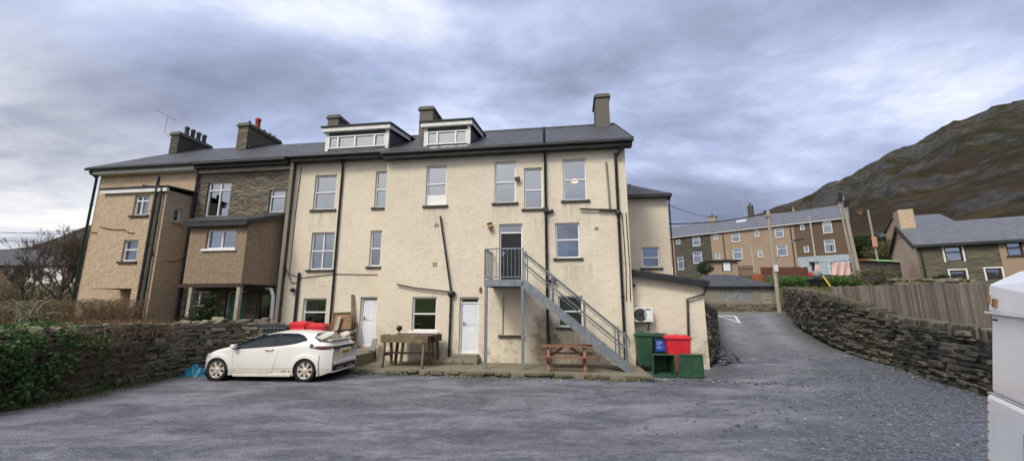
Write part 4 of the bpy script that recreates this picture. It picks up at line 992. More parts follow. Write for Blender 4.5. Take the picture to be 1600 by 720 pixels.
mb = MB(); roof_gable(mb, -12.2, -7.85, -.2, 8.13, 4.3, 10.75, 8.8); T.part('roof', mb, M['slate'])
T.part('fascia', MB().box(-12.2, -7.8, -.16, PN-.004, 7.95, 8.1), M['black']); T.part('wall_plate', MB().box(-12.15, -7.8, PN-.14, PN-.005, 7.78, 7.94), M['pole'])
T.part('gutter', MB().tube([(-12.2, -.26, 8.1), (-7.85, -.26, 8.1)], .06, 8), M['black'])
pipe(T, [P3(416, 450, .05), P3(424, 452, .02), P3(427, 462, .0), P3(424, 500, .0)], .07, 'white', brackets=False, lab='white downpipe by the right window')
chimney(T, -13.35, -12.75, 3.0, 5.4, 9.6, 11.6, 'stone_gr', [(.38, 1.35, 'redpot'), (.15, .55), (.6, .5), (.78, .5), (.92, .5)], lab='long stone chimney with one red pot', poth=.5)
q = MB()
for i in range(5): q.box(-12.75, -12.6, 3.1+i*.3, 3.25+i*.3, 10.25+i*.12, 10.35+i*.12)
T.part('chimney_slates', q, M['slate'])
for T, sa_, sb_, nn_ in ((CB, -7.7, -3.5, .75), (CB, -3.4, 5.8, .4), (SH, -12.2, -7.85, .6), (PD, -17.2, -12.4, .6)):
    q = MB()
    for zf in (.6, 3.05, 5.45, 7.95): q.box(sa_, sb_, nn_, 8.2, zf-.06, zf+.06)
    q.box(sa_, sb_, 3.6, 3.7, .7, 7.8)
    T.part('inner_floor', q, M['room'])
t = NT('warm_lamp'); em = t.N('ShaderNodeEmission'); em.inputs[0].default_value = (1, .55, .25, 1); em.inputs[1].default_value = 5; t.L(em.outputs[0], t.out.inputs[0]); M['lampm'] = t.m
CB.part('ceiling_lamp', MB().ball((4.0, 1.1, 7.05), .13, 10, (1.3, 1, .6)), M['lampm'], label='lit ceiling lamp seen through the top right window')
# ------------------------------------------------------------------ terrace in front: patio
mb = MB(); PZ = .14; n0 = -1.95
ed = []
s = -5.0
SE = FF.pix(1019, 577, n0)[0]
while s < SE: ed.append((s, n0+.05*noise.noise(Vector((s*1.7, 0, 0)))+.03*noise.noise(Vector((s*6, 2, 0)))-(.12 if s > 4.6 else 0))); s += .12
m = len(ed)
vs = [(a, b, PZ+.01*noise.noise(Vector((a*3, 1, 0)))) for a, b in ed]+[(a, b-.05*abs(noise.noise(Vector((a*5, 7, 0)))), -.1) for a, b in ed]+[(a, .7, PZ+.02) for a, b in ed]
fs = [(i, i+1, i+1+2*m, i+2*m) for i in range(m-1)]+[(i+m, i+1+m, i+1, i) for i in range(m-1)]
mb.add(vs, fs); mb.quad((-5, .7, -.1), (-5, n0, -.1), (-5, n0, PZ), (-5, .7, PZ)); e_ = ed[-1][0]; mb.quad((e_, n0-.1, -.1), (e_, .7, -.1), (e_, .7, PZ), (e_, n0-.1, PZ))
pt = mb.build('patio', M['patio'], None); pt.location = FF.world(0, 0); pt.rotation_euler = (0, 0, -FF.th); tag(pt, kind='structure')
kb = MB(); s = -5.0
while s < SE-.1:
    l = rnd.uniform(.14, .5); h = rnd.uniform(.06, .12)
    if rnd.random() < .8: q = FF.world(s+l/2, n0-.03+rnd.uniform(-.04, .03)-(.1 if s > 4.6 else 0)); kb.stone((q[0], q[1], PZ-h/2-rnd.uniform(-.012, .03)), l*.96, rnd.uniform(.14, .26), h, -FF.th+rnd.uniform(-.08, .08), .2)
    if rnd.random() < .6: q = FF.world(s+rnd.uniform(0, .4), n0-.12-rnd.random()*.2-(.1 if s > 4.6 else 0)); kb.stone((q[0], q[1], .015), rnd.uniform(.08, .3), rnd.uniform(.06, .2), .06, rnd.uniform(-1, 1), .25)
    s += l
tag(kb.build('kerb', M['kerb']), kind='structure')
mb = MB().box(-.62, .5, -.62, -.02, PZ, .34).box(-.5, .44, -.34, -.01, .34, .44)
for i in range(4): mb.stone((-.9+i*.36-.0, -.55, PZ+.07), .34, .25, .15)
solo('doorstep', mb, M['patio'], 'rough concrete steps below the panelled back door', 'steps', fr=FF, off=(0, -.3, .2), bevel=.02)
mb = MB().box(-4.95, -3.35, -1.55, -.5, PZ-.02, .52).box(-4.6, -3.5, -.5, .36, PZ-.02, .56)
solo('raised_slab', mb, M['patio'], 'mossy concrete landing under the plain white door', 'steps', fr=FF, off=(-4, -.5, .2), bevel=.03)
# ------------------------------------------------------------------ steel stairs
ST = Thing('steel_staircase', 'galvanised steel outside staircase with railed landing up to the charcoal door', 'staircase', FF, (1.2, -.9, PZ)); T = ST
nf, nbk = -1.5, -.62
pl = FF.pix(757, 438, nf)[0]; prr = FF.pix(817, 438, nf)[0]; zt = 2.97
T.part('landing', MB().box(pl, prr, nf+.045, -.03, zt-.05, zt), M['galv'])
T.part('landing_frame', MB().box(pl, prr+.02, nf, nf+.045, zt-.22, zt-.002).box(pl, prr, -.08, -.03, zt-.22, zt-.052).box(pl, pl+.05, nf+.045, -.08, zt-.22, zt-.052).box(prr-.05, prr, nf+.045, -.08, zt-.22, zt-.052), M['galv'])
for s in (pl+.05, prr-.02):
    for n_ in (nf+.06,): T.part('post', MB().box(s-.045, s+.045, n_-.045, n_+.045, PZ, zt-.22).box(s-.09, s+.09, n_-.09, n_+.09, PZ, PZ+.015), M['galv'])
hb_ = 1.02
q = MB(); q.bar((pl, nf+.03, zt+hb_), (prr, nf+.03, zt+hb_), .045, .045).bar((pl, nf+.03, zt+.08), (prr, nf+.03, zt+.08), .04, .03)
for i in range(11): s = pl+(prr-pl)*i/10; q.tube([(s, nf+.03, zt+.08 if 0 < i < 10 else zt-.2), (s, nf+.03, zt+hb_)], .010 if 0 < i < 10 else .024, 8)
T.part('railing', q, M['galv'], label='front railing of the landing')
q = MB(); q.bar((pl, nf+.03, zt+hb_), (pl, -.06, zt+hb_), .045, .045).bar((pl, nf+.03, zt+.08), (pl, -.06, zt+.08), .04, .03)
for i in range(12): n_ = nf+.03+(-.09-nf)*i/11; q.tube([(pl, n_, zt+.08), (pl, n_, zt+hb_)], .010, 8)
T.part('railing', q, M['galv'], label='side railing of the landing')
xb, zb = FF.pix(985, 572, nf); x0, z0 = prr, zt-.12
xb = xb-.1; zb = PZ+.14
for n_, lb in ((nf+.025, None), (nbk, None)):
    q = MB().bar((x0-.02, n_, z0), (xb, n_, zb), .05, .27); q.box(xb-.08, xb+.12, n_-.024, n_+.024, PZ, zb+.1)
    T.part('stringer', q, M['galv'])
ns = 14
for i in range(ns):
    t_ = (i+.6)/ns; s = x0+(xb-x0)*t_; z = z0+(zb-z0)*t_+.02; T.part('tread', MB().box(s-.13, s+.13, nf+.055, nbk-.03, z-.02, z+.02), M['galv'])
dx, dz = xb-x0, zb-z0
for n_ in (nf+.03, nbk):
    q = MB()
    for off, rr in ((.92, .022), (.80, .012), (.55, .022), (.42, .012)):
        e0 = (x0, n_, z0+.12+off); e1 = (xb-.1, n_, zb+.12+off)
        if n_ != nf+.03 and off in (.80, .42): continue
        q.tube([e0, e1], rr if rr > .015 else .014, 8)
    # looped end
    ex, ez = xb-.1, zb+.12; L_ = [(ex, n_, ez+.92), (ex+.14, n_, ez+.84), (ex+.22, n_, ez+.66), (ex+.2, n_, ez+.5), (ex+.08, n_, ez+.46), (ex, n_, ez+.55)]
    q.tube(L_, .022, 8); q.tube([(prr, n_, zt+hb_), (x0, n_, z0+.12+.92)], .022, 8)
    T.part('handrail', q, M['galv'])
    for t_ in (.02, .30, .62, .93, 1.0 if n_ < -1 else .97):
        s = x0+dx*t_; T.part('baluster', MB().tube([(s, n_, z0+dz*t_-.05), (s, n_, z0+dz*t_+1.04)], .02 if t_ < 1 else .03, 8), M['galv'])
# ------------------------------------------------------------------ dry stone walls
def along(path, step):
    out = []; acc = 0
    for a, b in zip(path, path[1:]):
        a, b = Vector(a), Vector(b); L_ = (b-a).length; n_ = max(1, int(L_/step))
        for i in range(n_): out.append((a.lerp(b, i/n_), (b-a).normalized()))
    out.append((Vector(path[-1]), (Vector(path[-1])-Vector(path[-2])).normalized())); return out
def dry_wall(path, zb, zt, th=.46, hs=(.07, .16), ls=(.16, .42), cope='flat', jit=.05):
    """path of (x,y); zb/zt per point"""
    mb = MB(); cum = [0]
    for a, b in zip(path, path[1:]): cum.append(cum[-1]+(Vector(b)-Vector(a)).length)
    L_ = cum[-1]
    def P(d):
        x = interp(d, cum, [p[0] for p in path]); y = interp(d, cum, [p[1] for p in path]); return x, y, interp(d, cum, zb), interp(d, cum, zt)
    def ang(d):
        a = P(max(0, d-.3)); b = P(min(L_, d+.3)); return math.atan2(b[1]-a[1], b[0]-a[0])
    H_ = max(t-b for t, b in zip(zt, zb)); z = 0
    rows = []
    while z < H_: h = rnd.uniform(*hs); rows.append((z, h)); z += h
    for z, h in rows:
        d = rnd.uniform(-.1, .1)
        while d < L_:
            l = rnd.uniform(*ls)*(1.0+.5*(h > .12)); x, y, b, t = P(min(L_, d+l/2)); Hh = t-b
            zz_ = b+(z+h/2)*1.0+.05*noise.noise(Vector((d*.7, z*2, 1)))
            if zz_ < t-h*.3 and d+l/2 < L_+.1:
                a = ang(d+l/2); o = rnd.uniform(-jit, jit)*.6
                hh = h*rnd.uniform(.85, 1.12)
                if rnd.random() < .16: # two thin stones instead of one
                    for q in (-.25, .25): mb.stone((x-math.sin(a)*o, y+math.cos(a)*o, zz_+hh*q), l*.98, th+rnd.uniform(-.05, .05), hh*.5, a+rnd.uniform(-.05, .05), .12)
                else: mb.stone((x-math.sin(a)*o, y+math.cos(a)*o, zz_), l*.97, th+rnd.uniform(-.06, .06), hh*.97, a+rnd.uniform(-.06, .06), .14)
            d += l
    d = 0
    while d < L_:
        x, y, b, t = P(d); a = ang(d)
        if cope == 'upright':
            l = rnd.uniform(.08, .16); h = rnd.uniform(.26, .36); mb.stone((x, y, t-.05), l*.95, th*rnd.uniform(.8, 1.05), h, a+rnd.uniform(-.1, .1), .14); d += l
        elif cope == 'rough':
            l = rnd.uniform(.16, .40); mb.stone((x, y, t+rnd.uniform(-.05, .04)), l*.95, th*rnd.uniform(.8, 1.15), rnd.uniform(.1, .22), a+rnd.uniform(-.3, .3), .25); d += l
        else:
            l = rnd.uniform(.4, .8); mb.stone((x, y, t), l*.98, th*1.15, .09, a, .04); d += l
    return mb
def core(path, zb, zt, th):
    mb = MB()
    for i in range(len(path)-1):
        a, b = Vector(path[i]), Vector(path[i+1]); n_ = Vector((-(b-a).y, (b-a).x)).normalized()*th/2
        q = [(a-n_), (b-n_), (b+n_), (a+n_)]; zz_ = [zb[i], zb[i+1], zb[i+1], zb[i]]; zt_ = [zt[i], zt[i+1], zt[i+1], zt[i]]
        mb.add([(p.x, p.y, z-.1) for p, z in zip(q, zz_)]+[(p.x, p.y, z-.08) for p, z in zip(q, zt_)], [(3, 2, 1, 0), (4, 5, 6, 7), (0, 1, 5, 4), (1, 2, 6, 5), (2, 3, 7, 6), (3, 0, 4, 7)])
    return mb
def wall_thing(name, label, path, zb, zt, mat, group=None, **kw):
    th = kw.get('th', .46); c = path[len(path)//2]; off = (c[0], c[1], zb[len(zb)//2])
    T = Thing(name, label, 'wall', WF, off, group)
    T.part('stonework', dry_wall(path, zb, zt, **kw), M[mat]); T.part('core', core(path, zb, zt, th*.72), M['earth'])
    return T
lwp = [(x-.23, y) for x, y in LW]
wall_thing('dry_stone_wall', 'brown dry stone wall along the left edge, its near end buried in ivy', lwp, [.15]+[0]*5, [1.35, 1.5, 1.55, 1.58, 1.62, 1.55], 'dry', hs=(.06, .15), ls=(.13, .42), cope='rough', jit=.09)
rp = [(p[0]+.25, p[1]) for p in RW]
wall_thing('dry_stone_wall', 'long dark dry stone wall with upright coping running up beside the lane', rp, [p[2]-.02 for p in RW], RWT, 'dry_dk', hs=(.07, .17), ls=(.14, .48), cope='upright', jit=.10)
# stub wall along the left edge of the lane
sp_ = [FF.world(FF.pix(1101, 520, .9)[0]+.05, .95)[:2], (8.6, 17.6), (10.6, 22), (13.6, 29)]
wall_thing('dry_stone_wall', 'short dark stone wall butting against the lean-to corner', sp_, [0.2, .2, .6, 1.5], [at_depth(1100, 478, sp_[0][1])[2], 2.0, 2.2, 2.4], 'dry_dk', th=.3, hs=(.07, .16), cope='rough')
lp_ = [at_depth(px, 480, 31.6)[:2] for px in (1085, 1130, 1180, 1226)]
wall_thing('low_wall', 'low stone wall with pale coping across the head of the lane', lp_, [1.6]*4, [at_depth(1150, 474.5, 31.6)[2]]*4, 'dry', hs=(.09, .18), ls=(.3, .6), cope='flat')
T = Thing('rubble_heap', 'dark heap of broken slates and black sheeting against the lean-to corner', 'rubble', WF, (8.0, 16.6, .1))
mb = MB()
for i in range(70): a = rnd.uniform(0, 6.3); r0 = abs(rnd.gauss(0, .35)); mb.stone((7.75+r0*math.cos(a)*1.1, 15.7+r0*math.sin(a)*.7, .1+max(0, .42-r0*.6)*rnd.random()), rnd.uniform(.12, .35), rnd.uniform(.1, .25), rnd.uniform(.03, .09), rnd.uniform(0, 3), .2)
T.part('slates', mb, M['slate'])
def crumple(cx_, cy, cz, rx, ry, h, k=26, seed=1, amp=.5):
    vs = []; fs = []
    for j in range(k+1):
        for i in range(k+1):
            u, v = i/k*2-1, j/k*2-1; r0 = math.hypot(u, v); f = max(0, 1-r0**2)
            z = h*f**.7*(1+amp*noise.noise(Vector((u*2.3, v*2.3, seed))))+h*.25*abs(noise.noise(Vector((u*6, v*6, seed+3))))
            rr = 1+.18*noise.noise(Vector((u*2, v*2, seed+9)))
            vs.append((cx_+u*rx*rr, cy+v*ry*rr, cz+z*(1 if r0 < 1.05 else .1)))
    for j in range(k):
        for i in range(k): q = j*(k+1)+i; fs.append((q, q+1, q+k+2, q+k+1))
    return MB().add(vs, fs, True)
T.part('sheeting', crumple(7.95, 15.75, .08, .55, .4, .42, seed=4), M['sheet'])
p = (-9.85, 13.15)
solo('tarpaulin', crumple(p[0]+.05, p[1]-.05, .0, .33, .26, .26, 34, 7, .8), M['tarp'], 'crumpled blue tarpaulin on the ground in front of the white car', 'tarpaulin')
# ------------------------------------------------------------------ car
CF = Frame(-5.86-3.415*math.cos(R(4.4))+.80*math.sin(R(4.4)), 12.0+3.415*math.sin(R(4.4))+.80*math.cos(R(4.4)), 4.4)
TX = [0, .05, .2, .5, .9, 1.1, 1.35, 1.6, 1.85, 2.1, 2.5, 2.9, 3.3, 3.6, 3.85, 4.05, 4.16, 4.22, 4.25]
TZ = [.56, .66, .76, .87, .965, 1.01, 1.12, 1.225, 1.315, 1.38, 1.435, 1.43, 1.39, 1.32, 1.21, 1.10, 1.03, .98, .90]
def hermite(x, X, Y):
    if x <= X[0]: return Y[0]
    if x >= X[-1]: return Y[-1]
    i = max(j for j in range(len(X)-1) if X[j] <= x); h = X[i+1]-X[i]; t = (x-X[i])/h
    def sl(k):
        if k == 0: return (Y[1]-Y[0])/(X[1]-X[0])
        if k == len(X)-1: return (Y[k]-Y[k-1])/(X[k]-X[k-1])
        a = (Y[k]-Y[k-1])/(X[k]-X[k-1]); b = (Y[k+1]-Y[k])/(X[k+1]-X[k]); return 0 if a*b <= 0 else 2*a*b/(a+b)
    m0, m1 = sl(i)*h, sl(i+1)*h
    return (2*t**3-3*t*t+1)*Y[i]+(t**3-2*t*t+t)*m0+(-2*t**3+3*t*t)*Y[i+1]+(t**3-t*t)*m1
ctop = lambda x: hermite(x, TX, TZ)
def cbot(x): return .17+.06*sm(.5, 0, x)+.09*sm(3.85, 4.27, x)
def cW(x):
    w_ = .885
    if x < .75: w_ *= 1-.36*((.75-x)/.75)**2.4
    if x > 3.7: w_ *= 1-.14*((x-3.7)/.55)**2.2
    return w_
def chw(x, z):
    t0, b0 = ctop(x), cbot(x); belt = min(.90+.05*(x-1), t0-.10); W0 = cW(x)
    base = W0*(1-.055*((z-.60)/.42)**2 if z < .60 else 1-.03*((z-.6)/.4)**2)
    # raised wheel arches and a pressed waist line
    for hx in (.78, 3.415): base += .018*math.exp(-((math.hypot(x-hx, z-.31)-.40)/.06)**2)
    base += .006*math.exp(-((z-.37)/.03)**2)
    if z <= belt: return base
    t = min(1, (z-belt)/(t0-belt)); g = min(1, (t0-belt)/.45); pw = 2.2+4.0*g
    return base*(1-.24*t*g)*max(0, 1-t**pw)**(1/2.3)
HUB = (.78, 3.415); AR = .355
def car_body():
    xs_ = [4.25*(i/130) for i in range(131)]; xs_ = sorted(set([round(x, 4) for x in xs_]+[.02, .045, 4.235]))
    N_ = 46; us = [(k/N_) for k in range(N_+1)]; us = [1-(1-u)**1.7 for u in us]
    vs = []; fs = []; idx = {}
    ins = {}
    for i, x in enumerate(xs_):
        for sd in (-1, 1):
            for k, u in enumerate(us):
                z = cbot(x)+(ctop(x)-cbot(x))*u; y = sd*chw(x, z); px, pz = x, z
                inside = False
                for hx in HUB:
                    dd = math.hypot(x-hx, z-.31)
                    if dd < AR:
                        inside = True
                        if dd > 1e-4: px, pz = hx+(x-hx)*AR/dd, .31+(z-.31)*AR/dd
                idx[i, sd, k] = len(vs); ins[len(vs)] = inside; vs.append((px, y, pz) if not inside else (px, sd*chw(px, max(pz, cbot(px))), max(pz, cbot(px)-.02)))
    for i in range(len(xs_)-1):
        for sd in (-1, 1):
            for k in range(N_):
                q = [idx[i, sd, k], idx[i+1, sd, k], idx[i+1, sd, k+1], idx[i, sd, k+1]]
                if all(ins[j] for j in q): continue
                fs.append(tuple(q) if sd < 0 else tuple(reversed(q)))
    for i in (0, len(xs_)-1):
        ring = [idx[i, -1, k] for k in range(N_+1)]+[idx[i, 1, k] for k in reversed(range(N_))]
        fs.append(tuple(ring if i else reversed(ring)))
    return MB().add(vs, fs, True)
def patch(cols, side, o=.006, m=10, top=False):
    """cols: (x, zlo, zhi) on the body side; zhi None = centre line"""
    vs = []; n_ = len(cols)
    for x, a, b in cols:
        for k in range(m+1):
            t0 = ctop(x); b_ = t0 if b is None else min(b, t0-.001); t = k/m; t = 1-(1-t)**1.6 if b is None else t
            z = a+(b_-a)*t; y = chw(x, z); up = .006 if z > t0-.12 else .001
            vs.append((x+(o if x > 3.4 else (-o if x < 1.6 and b is None else 0)), side*(y+(o if b is not None or k < m else 0)), z+up))
    fs = [(i*(m+1)+k, (i+1)*(m+1)+k, (i+1)*(m+1)+k+1, i*(m+1)+k+1) for i in range(n_-1) for k in range(m)]
    if side > 0: fs = [tuple(reversed(f)) for f in fs]
    return MB().add(vs, fs, True)
def cols_from(poly_lo, poly_hi, n_):
    a = poly_lo[0][0]; b = poly_lo[-1][0]
    return [(x, hermite(x, *zip(*poly_lo)), hermite(x, *zip(*poly_hi))) for x in [a+(b-a)*i/n_ for i in range(n_+1)]]
def cxx(x): return .78-(.78-x)*.80 if x < .78 else (3.415+(x-3.415)*.87 if x > 3.415 else x)
class CarThing(Thing):
    def part(t, name, mb, mat, parent=None, bevel=0, label=None):
        if name not in ('wheel', 'rim', 'brake'): mb.v = [(cxx(a) if abs(a-.78) > .42 and abs(a-3.415) > .42 or c > .75 or a < .4 else a, b, c if c < .62 else .62+(c-.62)*.955) for a, b, c in mb.v]
        return Thing.part(t, name, mb, mat, parent, bevel, label)
T = CarThing('parked_car', 'white three door hatchback with bronze wheels and a large rear wing, parked by the wall', 'car', CF, (2.1, 0, 0)); CAR = T
body = T.part('body', car_body(), M['car'])
mb = MB()
for sd in (-1, 1):
    for hx in HUB:
        mb.tube([(hx+AR*math.cos(a_), sd*(chw(hx+AR*math.cos(a_), .31+AR*math.sin(a_))+.001), .31+AR*math.sin(a_)) for a_ in [math.pi*i/24 for i in range(25)]], .012, 6)
T.part('arch_lip', mb, M['car'])
mb = MB()
for sd in (-1, 1):
    for hx in HUB: mb.lathe((hx, sd*.62, .31), [(AR-.002, -.24), (AR-.002, .22*(1)), (0.01, -.24*sd)], 24, 'y')
mb.box(.3, 4.0, -.70, .70, .19, .3)
T.part('underbody', mb, M['seam'])
SWL = [(1.16, .90), (1.6, .93), (2.1, .97), (2.6, 1.01), (3.0, 1.065), (3.25, 1.13), (3.36, 1.165)]
SWH = [(1.16, .91), (1.4, 1.04), (1.7, 1.17), (2.0, 1.275), (2.4, 1.335), (2.9, 1.33), (3.15, 1.285), (3.28, 1.225), (3.36, 1.17)]
for sd in (-1, 1):
    lo = [(x, z) for x, z in SWL]; c_ = cols_from(lo, SWH, 44)
    T.part('side_window', patch([q for q in c_ if q[0] < 2.46], sd), M['cglass']); T.part('side_window', patch([q for q in c_ if q[0] > 2.47], sd), M['cglass'])
    f_ = [(x, z-.014, z2+.014) for x, z, z2 in c_]; T.part('window_seal', patch(f_, sd, .003), M['seam'])
mb = patch([(x, ctop(x)-.03-.11*sm(1.0, 1.5, x), None) for x in [1.04+.9*i/14 for i in range(15)]], -1); q = patch([(x, ctop(x)-.03-.11*sm(1.0, 1.5, x), None) for x in [1.04+.9*i/14 for i in range(15)]], 1); mb.add(q.v, q.f, True)
T.part('windscreen', mb, M['cglass'])
rg = [(x, ctop(x)-hermite(x, [3.46, 3.55, 3.75, 4.0], [.03, .10, .12, .03]), None) for x in [3.46+.54*i/14 for i in range(15)]]
mb = patch(rg, -1); q = patch(rg, 1); mb.add(q.v, q.f, True); T.part('rear_window', mb, M['tail_dk'])
for sd in (-1, 1):
    T.part('tail_light', patch([(x, .905+.03*sm(3.9, 3.6, x), min(ctop(x)-.02, .995)-.05*sm(3.75, 3.6, x)) for x in [3.62+.62*i/12 for i in range(13)]], sd, .010), M['tail'])
    T.part('headlight', patch([(x, .62+.05*x, min(ctop(x)-.03, .72+.12*x)) for x in [.06+.5*i/8 for i in range(9)]], sd, .008), M['skyl'])
    q = MB().box(1.22, 1.36, sd*.90-.0 if sd > 0 else -1.04, 1.04 if sd > 0 else -.90, .93, 1.05); T.part('wing_mirror', q, M['car'], bevel=.03)
    def line(pts, r_=.004): return MB().tube([(x, sd*(chw(x, z)+.0005), z) for x, z in pts], r_, 5)
    T.part('door_gap', line([(2.60, 1.0), (2.58, .85), (2.53, .6), (2.47, .36), (2.42, .24), (2.2, .225), (1.36, .225), (1.28, .3), (1.24, .5), (1.22, .75), (1.25, .90)]), M['seam'])
    T.part('body_crease', line([(1.28, .375), (1.8, .38), (2.3, .385), (3.02, .40)], .003), M['car'])
    y = sd*(chw(2.3, .88)+.012); T.part('door_handle', MB().tube([(2.19, sd*chw(2.19, .87), .875), (2.23, y+sd*.018, .88), (2.40, y+sd*.018, .895), (2.44, sd*chw(2.44, .89), .895)], .015, 8), M['chrome'])
    q = MB().bar((1.30, sd*(cW(1.3)-.03), .175), (3.02, sd*(cW(3)-.03), .185), .09, .07); T.part('side_skirt', q, M['car'], bevel=.012)
q = MB(); y = -chw(3.58, 1.0)-.004; q.disc((3.58, y-.004, 1.0), .07, 22); q.tube([(3.58+.07*math.cos(a_*.3), y, 1.0+.07*math.sin(a_*.3)) for a_ in range(22)], .004, 5); T.part('fuel_cap', q, M['chrome'])
T.part('tail_panel', MB().box(4.225, 4.262, -.70, .70, .90, .985), M['tail_dk'], bevel=.01)
T.part('rear_bumper', MB().box(4.10, 4.30, -.66, .66, .45, .54).box(4.08, 4.29, -.68, .68, .23, .30), M['car'], bevel=.035)
T.part('diffuser', MB().box(4.2, 4.285, -.66, .66, .295, .43), M['seam'], bevel=.01)
T.part('reflector', MB().box(4.28, 4.292, -.5, -.1, .33, .36).box(4.28, 4.292, .1, .5, .33, .36), M['orange'])
pl_ = T.part('number_plate', MB().box(4.26, 4.275, -.26, .26, .72, .83), M['plate'], bevel=.003)
T.part('plate_recess', MB().box(4.245, 4.262, -.34, .34, .68, .89), M['car'], bevel=.01)
Mx = Matrix.Translation((cxx(4.277)-T.off[0], 0, .768)) @ Matrix.Rotation(R(90), 4, 'Z') @ Matrix.Rotation(R(90), 4, 'X')
text_mesh('MF58 ZRN', .088, M['ink'], 'plate_lettering', pl_, Mx)
Mx = Matrix.Translation((2.78-T.off[0], -chw(2.78, .30)-.002, .285)) @ Matrix.Rotation(R(90), 4, 'X')
text_mesh('TYPE', .055, M['ink'], 'sill_lettering', body, Mx, .001)
text_mesh('R', .095, M['ink'], 'sill_lettering', body, Matrix.Translation((2.96-T.off[0], -chw(2.96, .30)-.002, .29)) @ Matrix.Rotation(R(90), 4, 'X'), .001)
wing = MB(); k = 10
for a, b in ((3.96, 4.20),):
    prof = [(a, 1.385), (a+.02, 1.405), (b-.05, 1.438), (b, 1.445), (b, 1.395), (a+.02, 1.37)]
    vs = [(x, y, z) for y in (-.66, .66) for x, z in prof]; m = len(prof)
    wing.add(vs, [tuple(range(m)), tuple(reversed(range(m, 2*m)))]+[(i, i+m, (i+1) % m+m, (i+1) % m) for i in range(m)])
T.part('rear_wing', wing, M['seam'])
for sd in (-1, 1):
    q = MB(); pr = [(3.60, 1.235), (3.76, 1.16), (3.86, 1.19), (4.205, 1.345), (4.21, 1.43), (3.93, 1.40)]; y = sd*.655
    vs = [(x, yy_, z) for yy_ in (y-.03, y+.03) for x, z in pr]; m = len(pr)
    q.add(vs, [tuple(range(m)), tuple(reversed(range(m, 2*m)))]+[(i, i+m, (i+1) % m+m, (i+1) % m) for i in range(m)]); T.part('wing_support', q, M['car'], bevel=.012)
T.part('lower_spoiler', MB().bar((4.06, -.66, 1.155), (4.06, .66, 1.155), .16, .035), M['car'], bevel=.012)
T.part('front_splitter', MB().box(-.05, .35, -.62, .62, .14, .17), M['seam'])
def make_wheel(hx, sd):
    w_ = MB(); yc = sd*.775; r0 = .318
    prof = [(.226, -.09), (.27, -.105), (.305, -.10), (.318, -.075), (.320, 0), (.318, .075), (.305, .10), (.27, .105), (.226, .09)]
    w_.lathe((hx, yc, .318), prof, 40, 'y'); o = T.part('wheel', w_, M['rubber'], label=None)
    rim = MB(); rim.lathe((hx, yc, .318), [(.228, -.088), (.228, .088), (.214, .088), (.205, .06), (.205, -.06), (.214, -.088), (.228, -.088)], 36, 'y')
    yo = yc+sd*.07
    for k in range(7):
        a_ = k*2*math.pi/7+.2; ca, sa = math.cos(a_), math.sin(a_); cx_, cz = hx, .318
        for s_ in (-1, 1):
            p0 = (cx_+.05*ca-s_*.018*sa, yo-sd*.012, cz+.05*sa+s_*.018*ca); p1 = (cx_+.225*ca-s_*.032*sa, yo+sd*.006, cz+.225*sa+s_*.032*ca)
            rim.bar(p0, p1, .020, .035, (0, 1, 0))
        rim.bar((cx_+.05*ca, yo-sd*.014, cz+.05*sa), (cx_+.20*ca, yo-sd*.004, cz+.20*sa), .034, .02, (0, 1, 0))
    rim.lathe((hx, yo-sd*.02, .318), [(.07, 0), (.065, sd*.03), (.03, sd*.035), (.001, sd*.035)], 16, 'y')
    T.part('rim', rim, M['bronze'], parent=o); T.part('brake', MB().disc((hx, yc+sd*.01, .318), .19, 24), M['seam'], parent=o)
for hx in HUB:
    for sd in (-1, 1): make_wheel(hx, sd)
